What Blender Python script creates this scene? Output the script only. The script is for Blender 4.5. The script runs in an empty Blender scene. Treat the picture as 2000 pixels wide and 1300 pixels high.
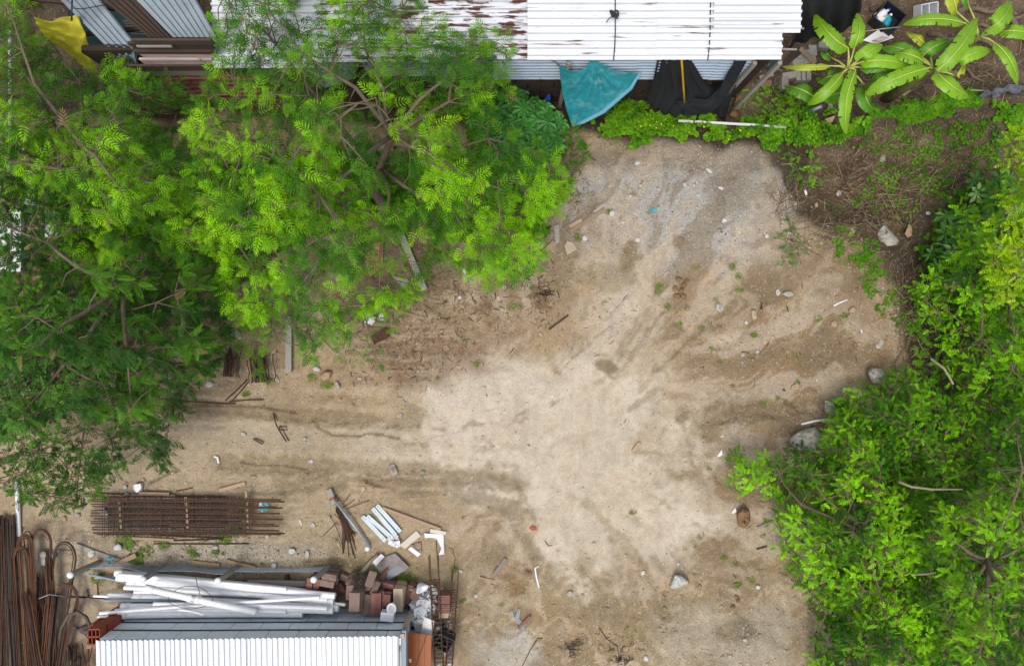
import bpy, bmesh, math, random
import numpy as np
from mathutils import Vector, Matrix, Euler

scene = bpy.context.scene
col = scene.collection

# ---------------------------------------------------------------- camera, sky, sun, exposure
H = 18.0            # flying height of the camera above the sandy yard (m)
S = 0.0125          # metres of yard per measured unit of the survey plan
cam_d = bpy.data.cameras.new('camera')
cam_d.sensor_width = 36.0
cam_d.lens = 36.0 * H / (2000 * S)
cam_d.clip_start = 0.1
cam_d.clip_end = 500
cam = bpy.data.objects.new('camera', cam_d)
col.objects.link(cam)
cam.location = (0, 0, H)
cam.rotation_euler = (0, 0, 0)
scene.camera = cam

SUN_EL, SUN_AZ = 70.0, 212.0        # degrees; azimuth clockwise from +y
world = bpy.data.worlds.new("World")
scene.world = world
world.use_nodes = True
nt = world.node_tree
nt.nodes.clear()
w_out = nt.nodes.new('ShaderNodeOutputWorld')
w_bg = nt.nodes.new('ShaderNodeBackground')
w_sky = nt.nodes.new('ShaderNodeTexSky')
w_sky.sky_type = 'NISHITA'
w_sky.sun_disc = False
w_sky.sun_elevation = math.radians(SUN_EL)
w_sky.sun_rotation = math.radians(SUN_AZ)
w_sky.dust_density = 3.0
w_hs = nt.nodes.new('ShaderNodeHueSaturation')   # thin overcast: the blue is mostly greyed out
w_hs.inputs['Saturation'].default_value = 0.42
w_bg.inputs['Strength'].default_value = 0.15
nt.links.new(w_sky.outputs['Color'], w_hs.inputs['Color'])
nt.links.new(w_hs.outputs['Color'], w_bg.inputs['Color'])
nt.links.new(w_bg.outputs['Background'], w_out.inputs['Surface'])

sun_d = bpy.data.lights.new('sun', 'SUN')
sun_d.energy = 1.15
sun_d.angle = math.radians(18)
sun_d.color = (1.0, 0.95, 0.86)
sun = bpy.data.objects.new('sun', sun_d)
col.objects.link(sun)
el, az = math.radians(SUN_EL), math.radians(SUN_AZ)
sdir = Vector((math.sin(az) * math.cos(el), math.cos(az) * math.cos(el), math.sin(el)))
sun.rotation_euler = sdir.to_track_quat('Z', 'Y').to_euler()

scene.view_settings.view_transform = 'Standard'
scene.view_settings.look = 'None'
scene.view_settings.gamma = 1.0
scene.view_settings.use_curve_mapping = False
scene.view_settings.exposure = 0.70
EX = 1.58           # how bright a level white surface shows under this light

scene.render.engine = 'CYCLES'
scene.cycles.max_bounces = 6
scene.cycles.diffuse_bounces = 3
scene.cycles.glossy_bounces = 2
scene.cycles.transmission_bounces = 4
scene.cycles.transparent_max_bounces = 4
scene.cycles.caustics_reflective = False
scene.cycles.caustics_refractive = False
scene.cycles.use_denoising = True

rng = np.random.default_rng(11)
random.seed(11)


# ---------------------------------------------------------------- measuring
def lin1(c):
    c = c / 255.0
    return c / 12.92 if c <= 0.04045 else ((c + 0.055) / 1.055) ** 2.4


def A(r, g, b):
    """base colour of a surface that shows as (r, g, b) lying level in this light"""
    return tuple(min(0.88, lin1(v) / EX) for v in (r, g, b))


def P(u, v, z=0.0):
    """the place with plan position (u, v) surveyed at height z"""
    k = S * (H - z) / H
    return Vector(((u - 1000.0) * k, (650.0 - v) * k, z))


def in_poly(u, v, poly):
    u = np.asarray(u, float); v = np.asarray(v, float)
    inside = np.zeros(u.shape, bool)
    n = len(poly)
    for i in range(n):
        x0, y0 = poly[i]; x1, y1 = poly[(i + 1) % n]
        if y0 == y1:
            continue
        c = ((y0 > v) != (y1 > v)) & (u < (x1 - x0) * (v - y0) / (y1 - y0) + x0)
        inside ^= c
    return inside


def seg_dist(u, v, pts, closed=False):
    u = np.asarray(u, float); v = np.asarray(v, float)
    d = np.full(u.shape, 1e9)
    n = len(pts)
    for i in range(n if closed else n - 1):
        x0, y0 = pts[i][:2]; x1, y1 = pts[(i + 1) % n][:2]
        dx, dy = x1 - x0, y1 - y0
        L = dx * dx + dy * dy + 1e-9
        t = np.clip(((u - x0) * dx + (v - y0) * dy) / L, 0, 1)
        d = np.minimum(d, np.hypot(u - x0 - t * dx, v - y0 - t * dy))
    return d


def sdf(u, v, poly):
    d = seg_dist(u, v, poly, True)
    return np.where(in_poly(u, v, poly), -d, d)


def sstep(a, b, x):
    t = np.clip((np.asarray(x, float) - a) / (b - a), 0, 1)
    return t * t * (3 - 2 * t)


def _hash(ix, iy, seed):
    n = (ix * 374761393 + iy * 668265263 + seed * 1442695041) & 0xffffffff
    n = ((n ^ (n >> 13)) * 1274126177) & 0xffffffff
    return ((n ^ (n >> 16)) & 0xffff) / 65535.0


def vnoise(x, y, seed=0):
    x = np.asarray(x, float); y = np.asarray(y, float)
    ix = np.floor(x).astype(np.int64); iy = np.floor(y).astype(np.int64)
    fx = x - ix; fy = y - iy
    fx = fx * fx * (3 - 2 * fx); fy = fy * fy * (3 - 2 * fy)
    a = _hash(ix, iy, seed); b = _hash(ix + 1, iy, seed)
    c = _hash(ix, iy + 1, seed); d = _hash(ix + 1, iy + 1, seed)
    return (a * (1 - fx) + b * fx) * (1 - fy) + (c * (1 - fx) + d * fx) * fy


def fbm(x, y, seed=0, octaves=4, gain=0.5):
    t = 0.0; amp = 1.0; s = 0.0
    x = np.asarray(x, float); y = np.asarray(y, float)
    for o in range(octaves):
        t = t + amp * vnoise(x, y, seed + o * 17); s += amp
        x = x * 2.03 + 11.3; y = y * 2.03 + 5.7; amp *= gain
    return t / s


# ---------------------------------------------------------------- terrain
PAD = [(-6000, 236), (400, 240), (1100, 262), (1180, 284), (1480, 288), (1520, 340), (1545, 430), (1600, 452), (1690, 478),
       (1745, 560), (1772, 640), (1774, 715), (1745, 800), (1720, 1000), (1690, 1400), (1690, 6000), (-6000, 6000)]
RUTS = [([(330, 796), (460, 795), (560, 806), (700, 818), (810, 822)], 20, .05),
        ([(440, 902), (560, 905), (660, 906), (780, 918), (900, 926), (1000, 936)], 22, .05),
        ([(560, 950), (700, 935), (860, 950), (1000, 990), (1040, 1080)], 16, .03),
        ([(1370, 815), (1500, 800), (1620, 790)], 20, .07),
        ([(1180, 640), (1120, 690), (1090, 720)], 9, .05), ([(1240, 560), (1180, 620)], 8, .04),
        ([(1290, 600), (1230, 680), (1200, 730)], 12, .06), ([(1420, 600), (1340, 660), (1280, 720)], 10, .05)]


def streak(u, v):
    """gullies washed out from the middle of the yard"""
    du, dv = np.asarray(u, float) - 1085, np.asarray(v, float) - 815
    r = np.hypot(du, dv) + 1
    th = np.arctan2(dv, du)
    wob = (fbm(u / 90., v / 90., 5, 3) - .5) * .22
    n = fbm((th + wob) * 9.0, np.log(r) * 2.2, 21, 4, .55)
    return n, r, th


def wash(u, v):
    """fine wash marks: broken fans round the middle of the yard, long ruts on the access track"""
    u = np.asarray(u, float); v = np.asarray(v, float)
    uu = u + (fbm(u / 130., v / 130., 17, 3) - .5) * 260; vv = v + (fbm(u / 130., v / 130., 18, 3) - .5) * 260
    du, dv = uu - 1085, vv - 800
    r = np.hypot(du, dv) + 30
    th = np.arctan2(dv, du)
    fan = fbm(th * 17.0, np.log(r) * 5.0, 121, 4, .62)
    run = fbm(u / 120., v / 7.5 + 3.5 * fbm(u / 170., v / 170., 41, 3), 131, 4, .62)
    lt = 1 - sstep(760, 980, u)
    patch = sstep(.44, .60, fbm(u / 80., v / 80., 19, 3))
    return fan * (1 - lt) + run * lt, patch * sstep(70, 240, np.hypot(u - 1085, v - 815))


def terrain(u, v):
    u = np.asarray(u, float); v = np.asarray(v, float)
    d = sdf(u, v, PAD)
    wob = (fbm(u / 70., v / 70., 31, 3) - .5) * 46
    drop = sstep(-8, 92, d + wob)
    z = -1.0 * drop
    z = z + 0.50 * np.exp(-(((u - 1380) / 260.) ** 2 + ((v - 430) / 170.) ** 2)) * (1 - drop)
    z = z + (fbm(u / 120., v / 120., 3, 3) - .5) * .10 + (fbm(u / 26., v / 26., 4, 3) - .5) * .045
    n, r, th = streak(u, v)
    z = z - .05 * sstep(.52, .72, n) * sstep(220, 380, r) * (1 - sstep(560, 720, r)) * sstep(860, 960, u) * (1 - drop)
    wf, wp = wash(u, v)
    z = z + .05 * (wf - .5) * wp * (1 - drop)
    for pts, w, dep in RUTS:
        dd = seg_dist(u, v, pts) + (fbm(u / 14., v / 14., 8, 2) - .5) * 8
        z = z - dep * (1 - sstep(w * .3, w, dd)) + dep * .35 * np.exp(-((dd - w * 1.15) / (w * .3)) ** 2)
    # low berm under the vines behind the far bank
    z = z + .55 * np.exp(-(seg_dist(u, v, [(1640, 240), (1760, 215), (1880, 203), (2010, 185)]) / 22.) ** 2)
    z = z + .22 * np.exp(-(seg_dist(u, v, [(1530, 425), (1548, 470), (1540, 510)]) / 14.) ** 2)
    return z


def gz(u, v):
    return float(terrain(np.array([u]), np.array([v]))[0])


def G(u, v, dz=0.0):
    return P(u, v, gz(u, v) + dz)


# ---------------------------------------------------------------- materials
def mk(name, rgb, rough=0.8, var=0.18, nscale=6.0, bump=0.15, metallic=0.0, stretch=(1, 1, 1), stain=None, tint=0.0, spec=0.3):
    m = bpy.data.materials.new(name)
    m.use_nodes = True
    t = m.node_tree; L = t.links
    b = t.nodes['Principled BSDF']
    b.inputs['Roughness'].default_value = rough
    b.inputs['Metallic'].default_value = metallic
    b.inputs['Specular IOR Level'].default_value = spec
    tc = t.nodes.new('ShaderNodeTexCoord')
    mp = t.nodes.new('ShaderNodeMapping'); mp.inputs['Scale'].default_value = stretch
    L.new(tc.outputs['Object'], mp.inputs['Vector'])
    oi = t.nodes.new('ShaderNodeObjectInfo')
    add = t.nodes.new('ShaderNodeVectorMath'); add.operation = 'ADD'
    sc_ = t.nodes.new('ShaderNodeMath'); sc_.operation = 'MULTIPLY'; sc_.inputs[1].default_value = 37.0
    L.new(oi.outputs['Random'], sc_.inputs[0])
    L.new(mp.outputs['Vector'], add.inputs[0]); L.new(sc_.outputs[0], add.inputs[1])
    n = t.nodes.new('ShaderNodeTexNoise'); n.inputs['Scale'].default_value = nscale
    n.inputs['Detail'].default_value = 6; n.inputs['Roughness'].default_value = 0.65
    L.new(add.outputs['Vector'], n.inputs['Vector'])
    mr = t.nodes.new('ShaderNodeMapRange')
    mr.inputs['From Min'].default_value = .25; mr.inputs['From Max'].default_value = .75
    mr.inputs['To Min'].default_value = 1 - var * 1.4; mr.inputs['To Max'].default_value = 1 + var
    L.new(n.outputs['Fac'], mr.inputs['Value'])
    val = mr.outputs['Result']
    if tint:
        mr2 = t.nodes.new('ShaderNodeMapRange')
        mr2.inputs['To Min'].default_value = 1 - tint; mr2.inputs['To Max'].default_value = 1 + tint
        L.new(oi.outputs['Random'], mr2.inputs['Value'])
        mu = t.nodes.new('ShaderNodeMath'); mu.operation = 'MULTIPLY'
        L.new(val, mu.inputs[0]); L.new(mr2.outputs['Result'], mu.inputs[1]); val = mu.outputs[0]
    sc = t.nodes.new('ShaderNodeVectorMath'); sc.operation = 'SCALE'
    sc.inputs[0].default_value = rgb[:3]
    L.new(val, sc.inputs['Scale'])
    out = sc.outputs['Vector']
    if stain:
        srgb, lo, hi, ss = stain[:4]
        n2 = t.nodes.new('ShaderNodeTexNoise'); n2.inputs['Scale'].default_value = ss
        n2.inputs['Detail'].default_value = 7; n2.inputs['Roughness'].default_value = .6
        if len(stain) > 4:
            mp2 = t.nodes.new('ShaderNodeMapping'); mp2.inputs['Scale'].default_value = stain[4]
            L.new(tc.outputs['Object'], mp2.inputs['Vector'])
            add2 = t.nodes.new('ShaderNodeVectorMath'); add2.operation = 'ADD'
            L.new(mp2.outputs['Vector'], add2.inputs[0]); L.new(sc_.outputs[0], add2.inputs[1])
            L.new(add2.outputs['Vector'], n2.inputs['Vector'])
        else:
            L.new(add.outputs['Vector'], n2.inputs['Vector'])
        r2 = t.nodes.new('ShaderNodeMapRange'); r2.inputs['From Min'].default_value = lo; r2.inputs['From Max'].default_value = hi
        L.new(n2.outputs['Fac'], r2.inputs['Value'])
        mix = t.nodes.new('ShaderNodeMix'); mix.data_type = 'RGBA'
        L.new(r2.outputs['Result'], mix.inputs['Factor']); L.new(out, mix.inputs['A'])
        mix.inputs['B'].default_value = (*srgb[:3], 1)
        out = mix.outputs['Result']
    L.new(out, b.inputs['Base Color'])
    if bump:
        bp = t.nodes.new('ShaderNodeBump'); bp.inputs['Strength'].default_value = bump; bp.inputs['Distance'].default_value = .02
        L.new(n.outputs['Fac'], bp.inputs['Height']); L.new(bp.outputs['Normal'], b.inputs['Normal'])
    return m


def mk_attr(name, rough=.8, translucent=0.0, spec=.25):
    """base colour from the mesh's own colour attribute (leaf age, stone kind)"""
    m = bpy.data.materials.new(name)
    m.use_nodes = True
    t = m.node_tree; L = t.links
    b = t.nodes['Principled BSDF']
    b.inputs['Roughness'].default_value = rough
    b.inputs['Specular IOR Level'].default_value = spec
    a = t.nodes.new('ShaderNodeAttribute'); a.attribute_name = 'tone'
    L.new(a.outputs['Color'], b.inputs['Base Color'])
    if translucent:
        tr = t.nodes.new('ShaderNodeBsdfTranslucent')
        g = t.nodes.new('ShaderNodeVectorMath'); g.operation = 'MULTIPLY'
        g.inputs[1].default_value = (1.25, 1.1, .6)
        L.new(a.outputs['Color'], g.inputs[0]); L.new(g.outputs['Vector'], tr.inputs['Color'])
        mx = t.nodes.new('ShaderNodeMixShader'); mx.inputs['Fac'].default_value = translucent
        o = t.nodes['Material Output']
        L.new(b.outputs['BSDF'], mx.inputs[1]); L.new(tr.outputs['BSDF'], mx.inputs[2]); L.new(mx.outputs['Shader'], o.inputs['Surface'])
    return m


M = {}
M['leaf'] = mk_attr('leaf', .6, .20, .12)
M['dry'] = mk_attr('dry_litter', .9)
M['stone_bits'] = mk_attr('stone_bits', .85)
M['bark'] = mk('bark', A(128, 112, 92), .9, .3, 9, .5)
M['bark_pale'] = mk('pale_bark', A(165, 152, 128), .9, .25, 9, .4)
M['white_roof'] = mk('white_metal', (.565, .585, .62), .42, .03, 2.5, .0, stain=((.47, .47, .47), .52, .78, 1.0, (.7, 6.0, 2.0)), spec=.4)
M['new_roof'] = mk('new_white_metal', (.565, .585, .62), .42, .03, 2.5, .0, stain=((.46, .48, .52), .5, .8, 1.0, (7.0, .5, 1.0)), spec=.4)
M['white_rust'] = mk('white_metal_flaking', (.54, .555, .585), .45, .06, 3, .02,
                     stain=(A(104, 66, 52), .525, .548, 1.0, (1.4, 10.0, 2.0)), spec=.4)
M['white_worn'] = mk('white_metal_worn', (.575, .59, .615), .45, .04, 3, .02,
                     stain=(A(128, 98, 82), .60, .66, 1.0, (.8, 14.0, 2.0)), spec=.4)
M['blue_zinc'] = mk('zinc_siding', A(178, 196, 216), .4, .10, 3, .02, stain=(A(110, 84, 70), .66, .74, 4.0), spec=.5)
M['grey_zinc'] = mk('grey_zinc', A(142, 156, 166), .5, .10, 2.5, .03, stain=(A(112, 118, 120), .5, .8, 2.0), spec=.4)
M['maroon_sheet'] = mk('maroon_sheet', A(158, 100, 90), .6, .2, 3, .03, stain=(A(84, 52, 42), .5, .7, 2.5))
M['dark_boards'] = mk('dark_boards', A(84, 68, 58), .9, .3, 4, .3, stretch=(1, 12, 12), tint=.25)
M['grey_boards'] = mk('grey_boards', A(165, 158, 148), .9, .25, 4, .3, stretch=(1, 12, 12), tint=.2)
M['pink_boards'] = mk('pinkish_boards', A(225, 200, 196), .8, .2, 4, .2, stretch=(1, 12, 12), stain=(A(92, 60, 48), .55, .62, 2.2), tint=.1)
M['wood'] = mk('weathered_wood', A(176, 152, 122), .85, .25, 3, .3, stretch=(1.2, 14, 14), tint=.15)
M['wood_pink'] = mk('pale_timber', A(196, 166, 138), .85, .2, 3, .3, stretch=(1.2, 14, 14), tint=.12)
M['wood_grey'] = mk('grey_timber', A(190, 180, 168), .85, .2, 3, .3, stretch=(1.2, 14, 14), tint=.1)
M['plywood'] = mk('plywood', A(190, 148, 108), .8, .2, 4, .2, stain=(A(140, 104, 74), .5, .7, 5))
M['orange_wood'] = mk('orange_wood', A(178, 98, 36), .5, .25, 3, .15, stretch=(14, 1.2, 14), tint=.12)
M['concrete'] = mk('concrete', A(176, 172, 164), .9, .15, 9, .3, stain=(A(140, 134, 122), .5, .75, 4))
M['block'] = mk('grey_block', (.60, .67, .72), .85, .08, 5, .15, tint=.07, stain=((.52, .60, .64), .45, .8, 1.5))
M['mortar'] = mk('mortar', (.20, .17, .15), .95, .2, 9, .2)
M['plaster'] = mk('plaster', (.45, .47, .49), .9, .1, 4, .1)
M['terracotta'] = mk('terracotta', A(176, 92, 66), .85, .15, 6, .2, tint=.12)
M['paver'] = mk('paver', A(150, 104, 94), .85, .15, 8, .2, tint=.14, stain=(A(160, 140, 122), .52, .75, 2.2))
M['paver_dusty'] = mk('dusty_paver', A(150, 128, 117), .95, .18, 8, .3, tint=.12, stain=(A(120, 90, 78), .55, .75, 2))
M['beige_slab'] = mk('beige_slab', A(196, 178, 150), .9, .12, 6, .2)
M['pvc'] = mk('white_pvc', (.80, .81, .82), .4, .05, 3, .0, stain=((.60, .58, .54), .56, .8, 2.5), spec=.5)
M['pvc_cream'] = mk('cream_pvc', (.66, .64, .56), .45, .05, 3, .0, spec=.5)
M['pvc_grey'] = mk('grey_conduit', A(150, 164, 172), .45, .08, 3, .0, spec=.5)
M['galv'] = mk('galvanised', A(164, 180, 188), .45, .12, 5, .05, metallic=.25, spec=.5)
M['rust'] = mk('rust', A(100, 70, 54), .9, .3, 12, .2, tint=.2)
M['rust_orange'] = mk('rust_orange', A(122, 82, 56), .9, .3, 12, .2, tint=.2)
M['rust_dark'] = mk('rust_dark', A(84, 72, 64), .85, .3, 12, .2, tint=.22)
M['rust_hose'] = mk('brown_hose', A(98, 84, 74), .7, .15, 6, .1)
M['teal'] = mk('teal_tarp', A(42, 156, 168), .5, .25, 7, .7, stain=(A(128, 196, 206), .52, .72, 2.6), spec=.35)
M['teal_hem'] = mk('pale_teal_hem', A(120, 184, 204), .5, .1, 4, .1)
M['yellow_tarp'] = mk('yellow_tarp', A(230, 220, 64), .55, .2, 7, .6, stain=(A(168, 150, 40), .5, .8, 2))
M['black_net'] = mk('black_net', (.012, .013, .015), .85, .4, 40, .3)
M['yellow_strap'] = mk('yellow_strap', A(226, 176, 30), .5, .08, 5, .05)
M['blue'] = mk('blue_plastic', A(20, 84, 178), .4, .12, 4, .05)
M['cyan'] = mk('cyan_plastic', A(30, 176, 196), .4, .1, 4, .05)
M['white_plastic'] = mk('white_plastic', (.62, .63, .64), .45, .05, 6, .05, spec=.4)
M['ceramic'] = mk('white_ceramic', (.62, .63, .65), .25, .06, 4, .0, spec=.5)
M['ceramic_dirty'] = mk('dusty_ceramic', (.52, .52, .51), .4, .12, 5, .05, stain=(A(150, 138, 122), .5, .75, 4))
M['black_plastic'] = mk('black_plastic', A(42, 48, 54), .5, .15, 5, .05)
M['rope'] = mk('dark_cable', (.03, .03, .032), .7, .1, 5, .0)
M['cardboard'] = mk('wet_cardboard', A(158, 150, 146), .8, .2, 6, .1, stain=(A(150, 116, 88), .52, .62, 7))
M['paper'] = mk('paper_brown', A(176, 150, 118), .85, .2, 8, .1, stain=(A(110, 104, 104), .5, .6, 6))
M['cream_board'] = mk('cream_board', A(228, 220, 200), .7, .06, 5, .05)
M['white_board'] = mk('white_board', (.64, .64, .65), .6, .05, 5, .03)
M['grey_panel'] = mk('grey_panel', A(150, 156, 162), .6, .1, 5, .05)
M['dark_void'] = mk('dark_earth_wall', A(70, 56, 46), .95, .3, 4, .3)
M['teal_wall'] = mk('dark_teal_paint', A(36, 66, 66), .7, .2, 3, .1)
M['rock_white'] = mk('white_rock', A(212, 211, 205), .85, .12, 5, .5, stain=(A(160, 158, 150), .5, .75, 4))
M['rock_grey'] = mk('grey_rock', A(196, 190, 178), .9, .16, 5, .6, stain=(A(134, 122, 104), .5, .75, 3))
M['rock_tan'] = mk('tan_rock', A(192, 164, 130), .9, .15, 5, .5, stain=(A(160, 130, 98), .5, .75, 3))
M['rock_brown'] = mk('brown_rock', A(150, 116, 82), .9, .18, 5, .5, stain=(A(122, 92, 66), .5, .75, 3))
M['rock_dark'] = mk('dark_rock', A(104, 94, 96), .9, .2, 5, .5)
M['midrib'] = mk('banana_midrib', A(205, 214, 110), .5, .06, 5, .0)
M['banana_stem'] = mk('banana_stem', A(120, 124, 70), .6, .3, 4, .2, stain=(A(96, 74, 48), .5, .65, 5))


# ---------------------------------------------------------------- builders
def tag(o, label=None, cat=None, group=None, kind=None):
    if label: o['label'] = label
    if cat: o['category'] = cat
    if group: o['group'] = group
    if kind: o['kind'] = kind
    return o


def empty(name, loc, label, cat, group=None):
    o = bpy.data.objects.new(name, None)
    o.empty_display_size = .2
    col.objects.link(o)
    o.location = loc
    return tag(o, label, cat, group)


def adopt(o, parent):
    if parent is not None:
        o.parent = parent
        m = Matrix.Identity(4)
        q = parent
        chain = []
        while q is not None:
            chain.append(q); q = q.parent
        for q in reversed(chain):
            m = m @ (q.matrix_parent_inverse if q.parent else Matrix.Identity(4)) @ q.matrix_basis
        o.matrix_parent_inverse = m.inverted()
    return o


def mesh_obj(name, verts, faces, mat, parent=None, smooth=False, sol=0.0):
    me = bpy.data.meshes.new(name)
    me.from_pydata([tuple(v) for v in verts], [], faces)
    me.update()
    if mat: me.materials.append(mat)
    if smooth:
        me.polygons.foreach_set('use_smooth', [True] * len(me.polygons))
    o = bpy.data.objects.new(name, me)
    col.objects.link(o)
    if sol:
        md = o.modifiers.new('solid', 'SOLIDIFY'); md.thickness = sol; md.offset = -1
    return adopt(o, parent)


def recentre(o):
    """origin to the middle of the mesh (for a top-level thing that is one mesh)"""
    me = o.data
    n = len(me.vertices)
    a = np.empty(n * 3, np.float32); me.vertices.foreach_get('co', a); a = a.reshape(-1, 3)
    c = (a.max(0) + a.min(0)) / 2; c[2] = a[:, 2].min()
    me.vertices.foreach_set('co', (a - c).ravel()); me.update()
    o.location = Vector(c.tolist()) + o.location
    return o


class MB:
    def __init__(s):
        s.v = []; s.f = []

    def add(s, vs, fs):
        n = len(s.v)
        s.v += [Vector(v) for v in vs]
        s.f += [tuple(i + n for i in f) for f in fs]
        return s

    def box(s, c, size, rot=None):
        R = rot if rot is not None else Matrix.Identity(3)
        hx, hy, hz = size[0] / 2, size[1] / 2, size[2] / 2
        vs = [Vector(c) + R @ Vector((x * hx, y * hy, z * hz)) for x in (-1, 1) for y in (-1, 1) for z in (-1, 1)]
        return s.add(vs, [(0, 1, 3, 2), (4, 6, 7, 5), (0, 4, 5, 1), (2, 3, 7, 6), (0, 2, 6, 4), (1, 5, 7, 3)])

    def tube(s, pts, r, n=6, cap=True, r2=None):
        pts = [Vector(p) for p in pts]
        k = len(pts)
        rs = r if isinstance(r, (list, tuple)) else [r + ((r2 if r2 is not None else r) - r) * i / max(1, k - 1) for i in range(k)]
        rings = []
        prev = None
        for i, p in enumerate(pts):
            d = (pts[min(i + 1, k - 1)] - pts[max(i - 1, 0)])
            d = d.normalized() if d.length > 1e-7 else Vector((0, 0, 1))
            if prev is None:
                a = d.cross(Vector((0, 0, 1)))
                if a.length < 1e-3: a = d.cross(Vector((1, 0, 0)))
                a.normalize()
            else:
                a = prev - d * prev.dot(d)
                a = a.normalized() if a.length > 1e-6 else d.orthogonal().normalized()
            prev = a
            b = d.cross(a)
            rings.append([p + (a * math.cos(2 * math.pi * j / n) + b * math.sin(2 * math.pi * j / n)) * rs[i] for j in range(n)])
        vs = [q for ring in rings for q in ring]
        fs = [(i * n + j, i * n + (j + 1) % n, (i + 1) * n + (j + 1) % n, (i + 1) * n + j) for i in range(k - 1) for j in range(n)]
        if cap:
            fs.append(tuple(range(n - 1, -1, -1)))
            fs.append(tuple((k - 1) * n + j for j in range(n)))
        return s.add(vs, fs)

    def build(s, name, mat, parent=None, smooth=False, sol=0.0):
        return mesh_obj(name, s.v, s.f, mat, parent, smooth, sol)


# a bevelled unit box whose data alike pieces share
def _unit_box(bev=.035):
    bm = bmesh.new()
    bmesh.ops.create_cube(bm, size=1.0)
    bmesh.ops.bevel(bm, geom=list(bm.edges), offset=bev, segments=1, affect='EDGES', profile=.5)
    me = bpy.data.meshes.new('box_piece')
    bm.to_mesh(me); bm.free()
    me.materials.append(M['concrete'])
    return me


BOX = _unit_box()


def piece(name, c, size, mat, R=None, parent=None, me=None):
    o = bpy.data.objects.new(name, me or BOX)
    col.objects.link(o)
    Rm = (R if R is not None else Matrix.Identity(3)).to_4x4()
    o.matrix_basis = Matrix.Translation(Vector(c)) @ Rm @ Matrix.Diagonal((*size, 1))
    o.material_slots[0].link = 'OBJECT'
    o.material_slots[0].material = mat
    return adopt(o, parent)


def frame_of(a, b, up=Vector((0, 0, 1))):
    x = (b - a).normalized()
    y = up.cross(x)
    y = y.normalized() if y.length > 1e-5 else Vector((0, 1, 0))
    z = x.cross(y)
    return Matrix((x, y, z)).transposed()


def plank(name, a, b, w, th, mat, parent=None, roll=0.0):
    """a board from a to b (its middle line), w wide, th thick"""
    a, b = Vector(a), Vector(b)
    R = frame_of(a, b) @ Matrix.Rotation(roll, 3, 'X')
    return piece(name, (a + b) / 2, ((b - a).length, w, th), mat, R, parent)


def corrugated(name, c00, c10, c11, c01, ribs, hgt, mat, parent=None, style='trap', sol=.004, nlen=1):
    """ribs run from c00 to c10; the profile steps across from c00 to c01"""
    c00, c10, c11, c01 = map(Vector, (c00, c10, c11, c01))
    prof = []
    for i in range(ribs):
        if style == 'trap':
            for t, h in ((.0, 0), (.46, 0), (.56, 1), (.84, 1), (.94, 0)):
                prof.append(((i + t) / ribs, h))
        else:
            for k in range(6):
                prof.append(((i + k / 6) / ribs, .5 - .5 * math.cos(2 * math.pi * k / 6)))
    prof.append((1.0, 0))
    nrm = (c10 - c00).cross(c01 - c00).normalized()
    if nrm.z < 0: nrm = -nrm
    vs = []; fs = []
    for t, h in prof:
        for k in range(nlen + 1):
            s_ = k / nlen
            a = c00.lerp(c10, s_); b = c01.lerp(c11, s_)
            vs.append(a.lerp(b, t) + nrm * h * hgt)
    m = nlen + 1
    for i in range(len(prof) - 1):
        for k in range(nlen):
            fs.append((i * m + k, i * m + k + 1, (i + 1) * m + k + 1, (i + 1) * m + k))
    o = mesh_obj(name, vs, fs, mat, parent, False, sol)
    return o


def coons(top, bottom, left, right, nu, nv, fold=None):
    """cloth between four edge curves (lists of points)"""
    def cur(pts, t):
        pts = [Vector(p) for p in pts]
        x = t * (len(pts) - 1); i = min(int(x), len(pts) - 2); f = x - i
        p0 = pts[max(i - 1, 0)]; p1 = pts[i]; p2 = pts[i + 1]; p3 = pts[min(i + 2, len(pts) - 1)]
        return .5 * ((2 * p1) + (p2 - p0) * f + (2 * p0 - 5 * p1 + 4 * p2 - p3) * f * f + (3 * p1 - p0 - 3 * p2 + p3) * f ** 3)
    vs = []; fs = []
    c00, c10, c01, c11 = Vector(top[0]), Vector(top[-1]), Vector(bottom[0]), Vector(bottom[-1])
    for j in range(nv + 1):
        v = j / nv
        for i in range(nu + 1):
            u = i / nu
            p = cur(top, u) * (1 - v) + cur(bottom, u) * v + cur(left, v) * (1 - u) + cur(right, v) * u \
                - (c00 * (1 - u) * (1 - v) + c10 * u * (1 - v) + c01 * (1 - u) * v + c11 * u * v)
            if fold: p = p + fold(u, v)
            vs.append(p)
    for j in range(nv):
        for i in range(nu):
            a = j * (nu + 1) + i
            fs.append((a, a + 1, a + nu + 2, a + nu + 1))
    return vs, fs


def slab(name, poly, dz, th, mat, parent=None, tilt=None):
    """flat board with the outline poly (plan units), lying dz above the ground"""
    cu = sum(p[0] for p in poly) / len(poly); cv = sum(p[1] for p in poly) / len(poly)
    z0 = gz(cu, cv) + dz
    top = []
    for (u, v) in poly:
        zz = z0 + ((u - cu) * tilt[0] + (v - cv) * tilt[1] if tilt else 0)
        top.append(P(u, v, zz))
    n = len(poly)
    vs = top + [p - Vector((0, 0, th)) for p in top]
    ar = sum((top[i].x * top[(i + 1) % n].y - top[(i + 1) % n].x * top[i].y) for i in range(n))
    idx = list(range(n)) if ar > 0 else list(range(n - 1, -1, -1))
    fs = [tuple(idx), tuple(i + n for i in reversed(idx))]
    for k in range(n):
        a, b = idx[k], idx[(k + 1) % n]
        fs.append((a, a + n, b + n, b))
    return mesh_obj(name, vs, fs, mat, parent)


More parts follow.
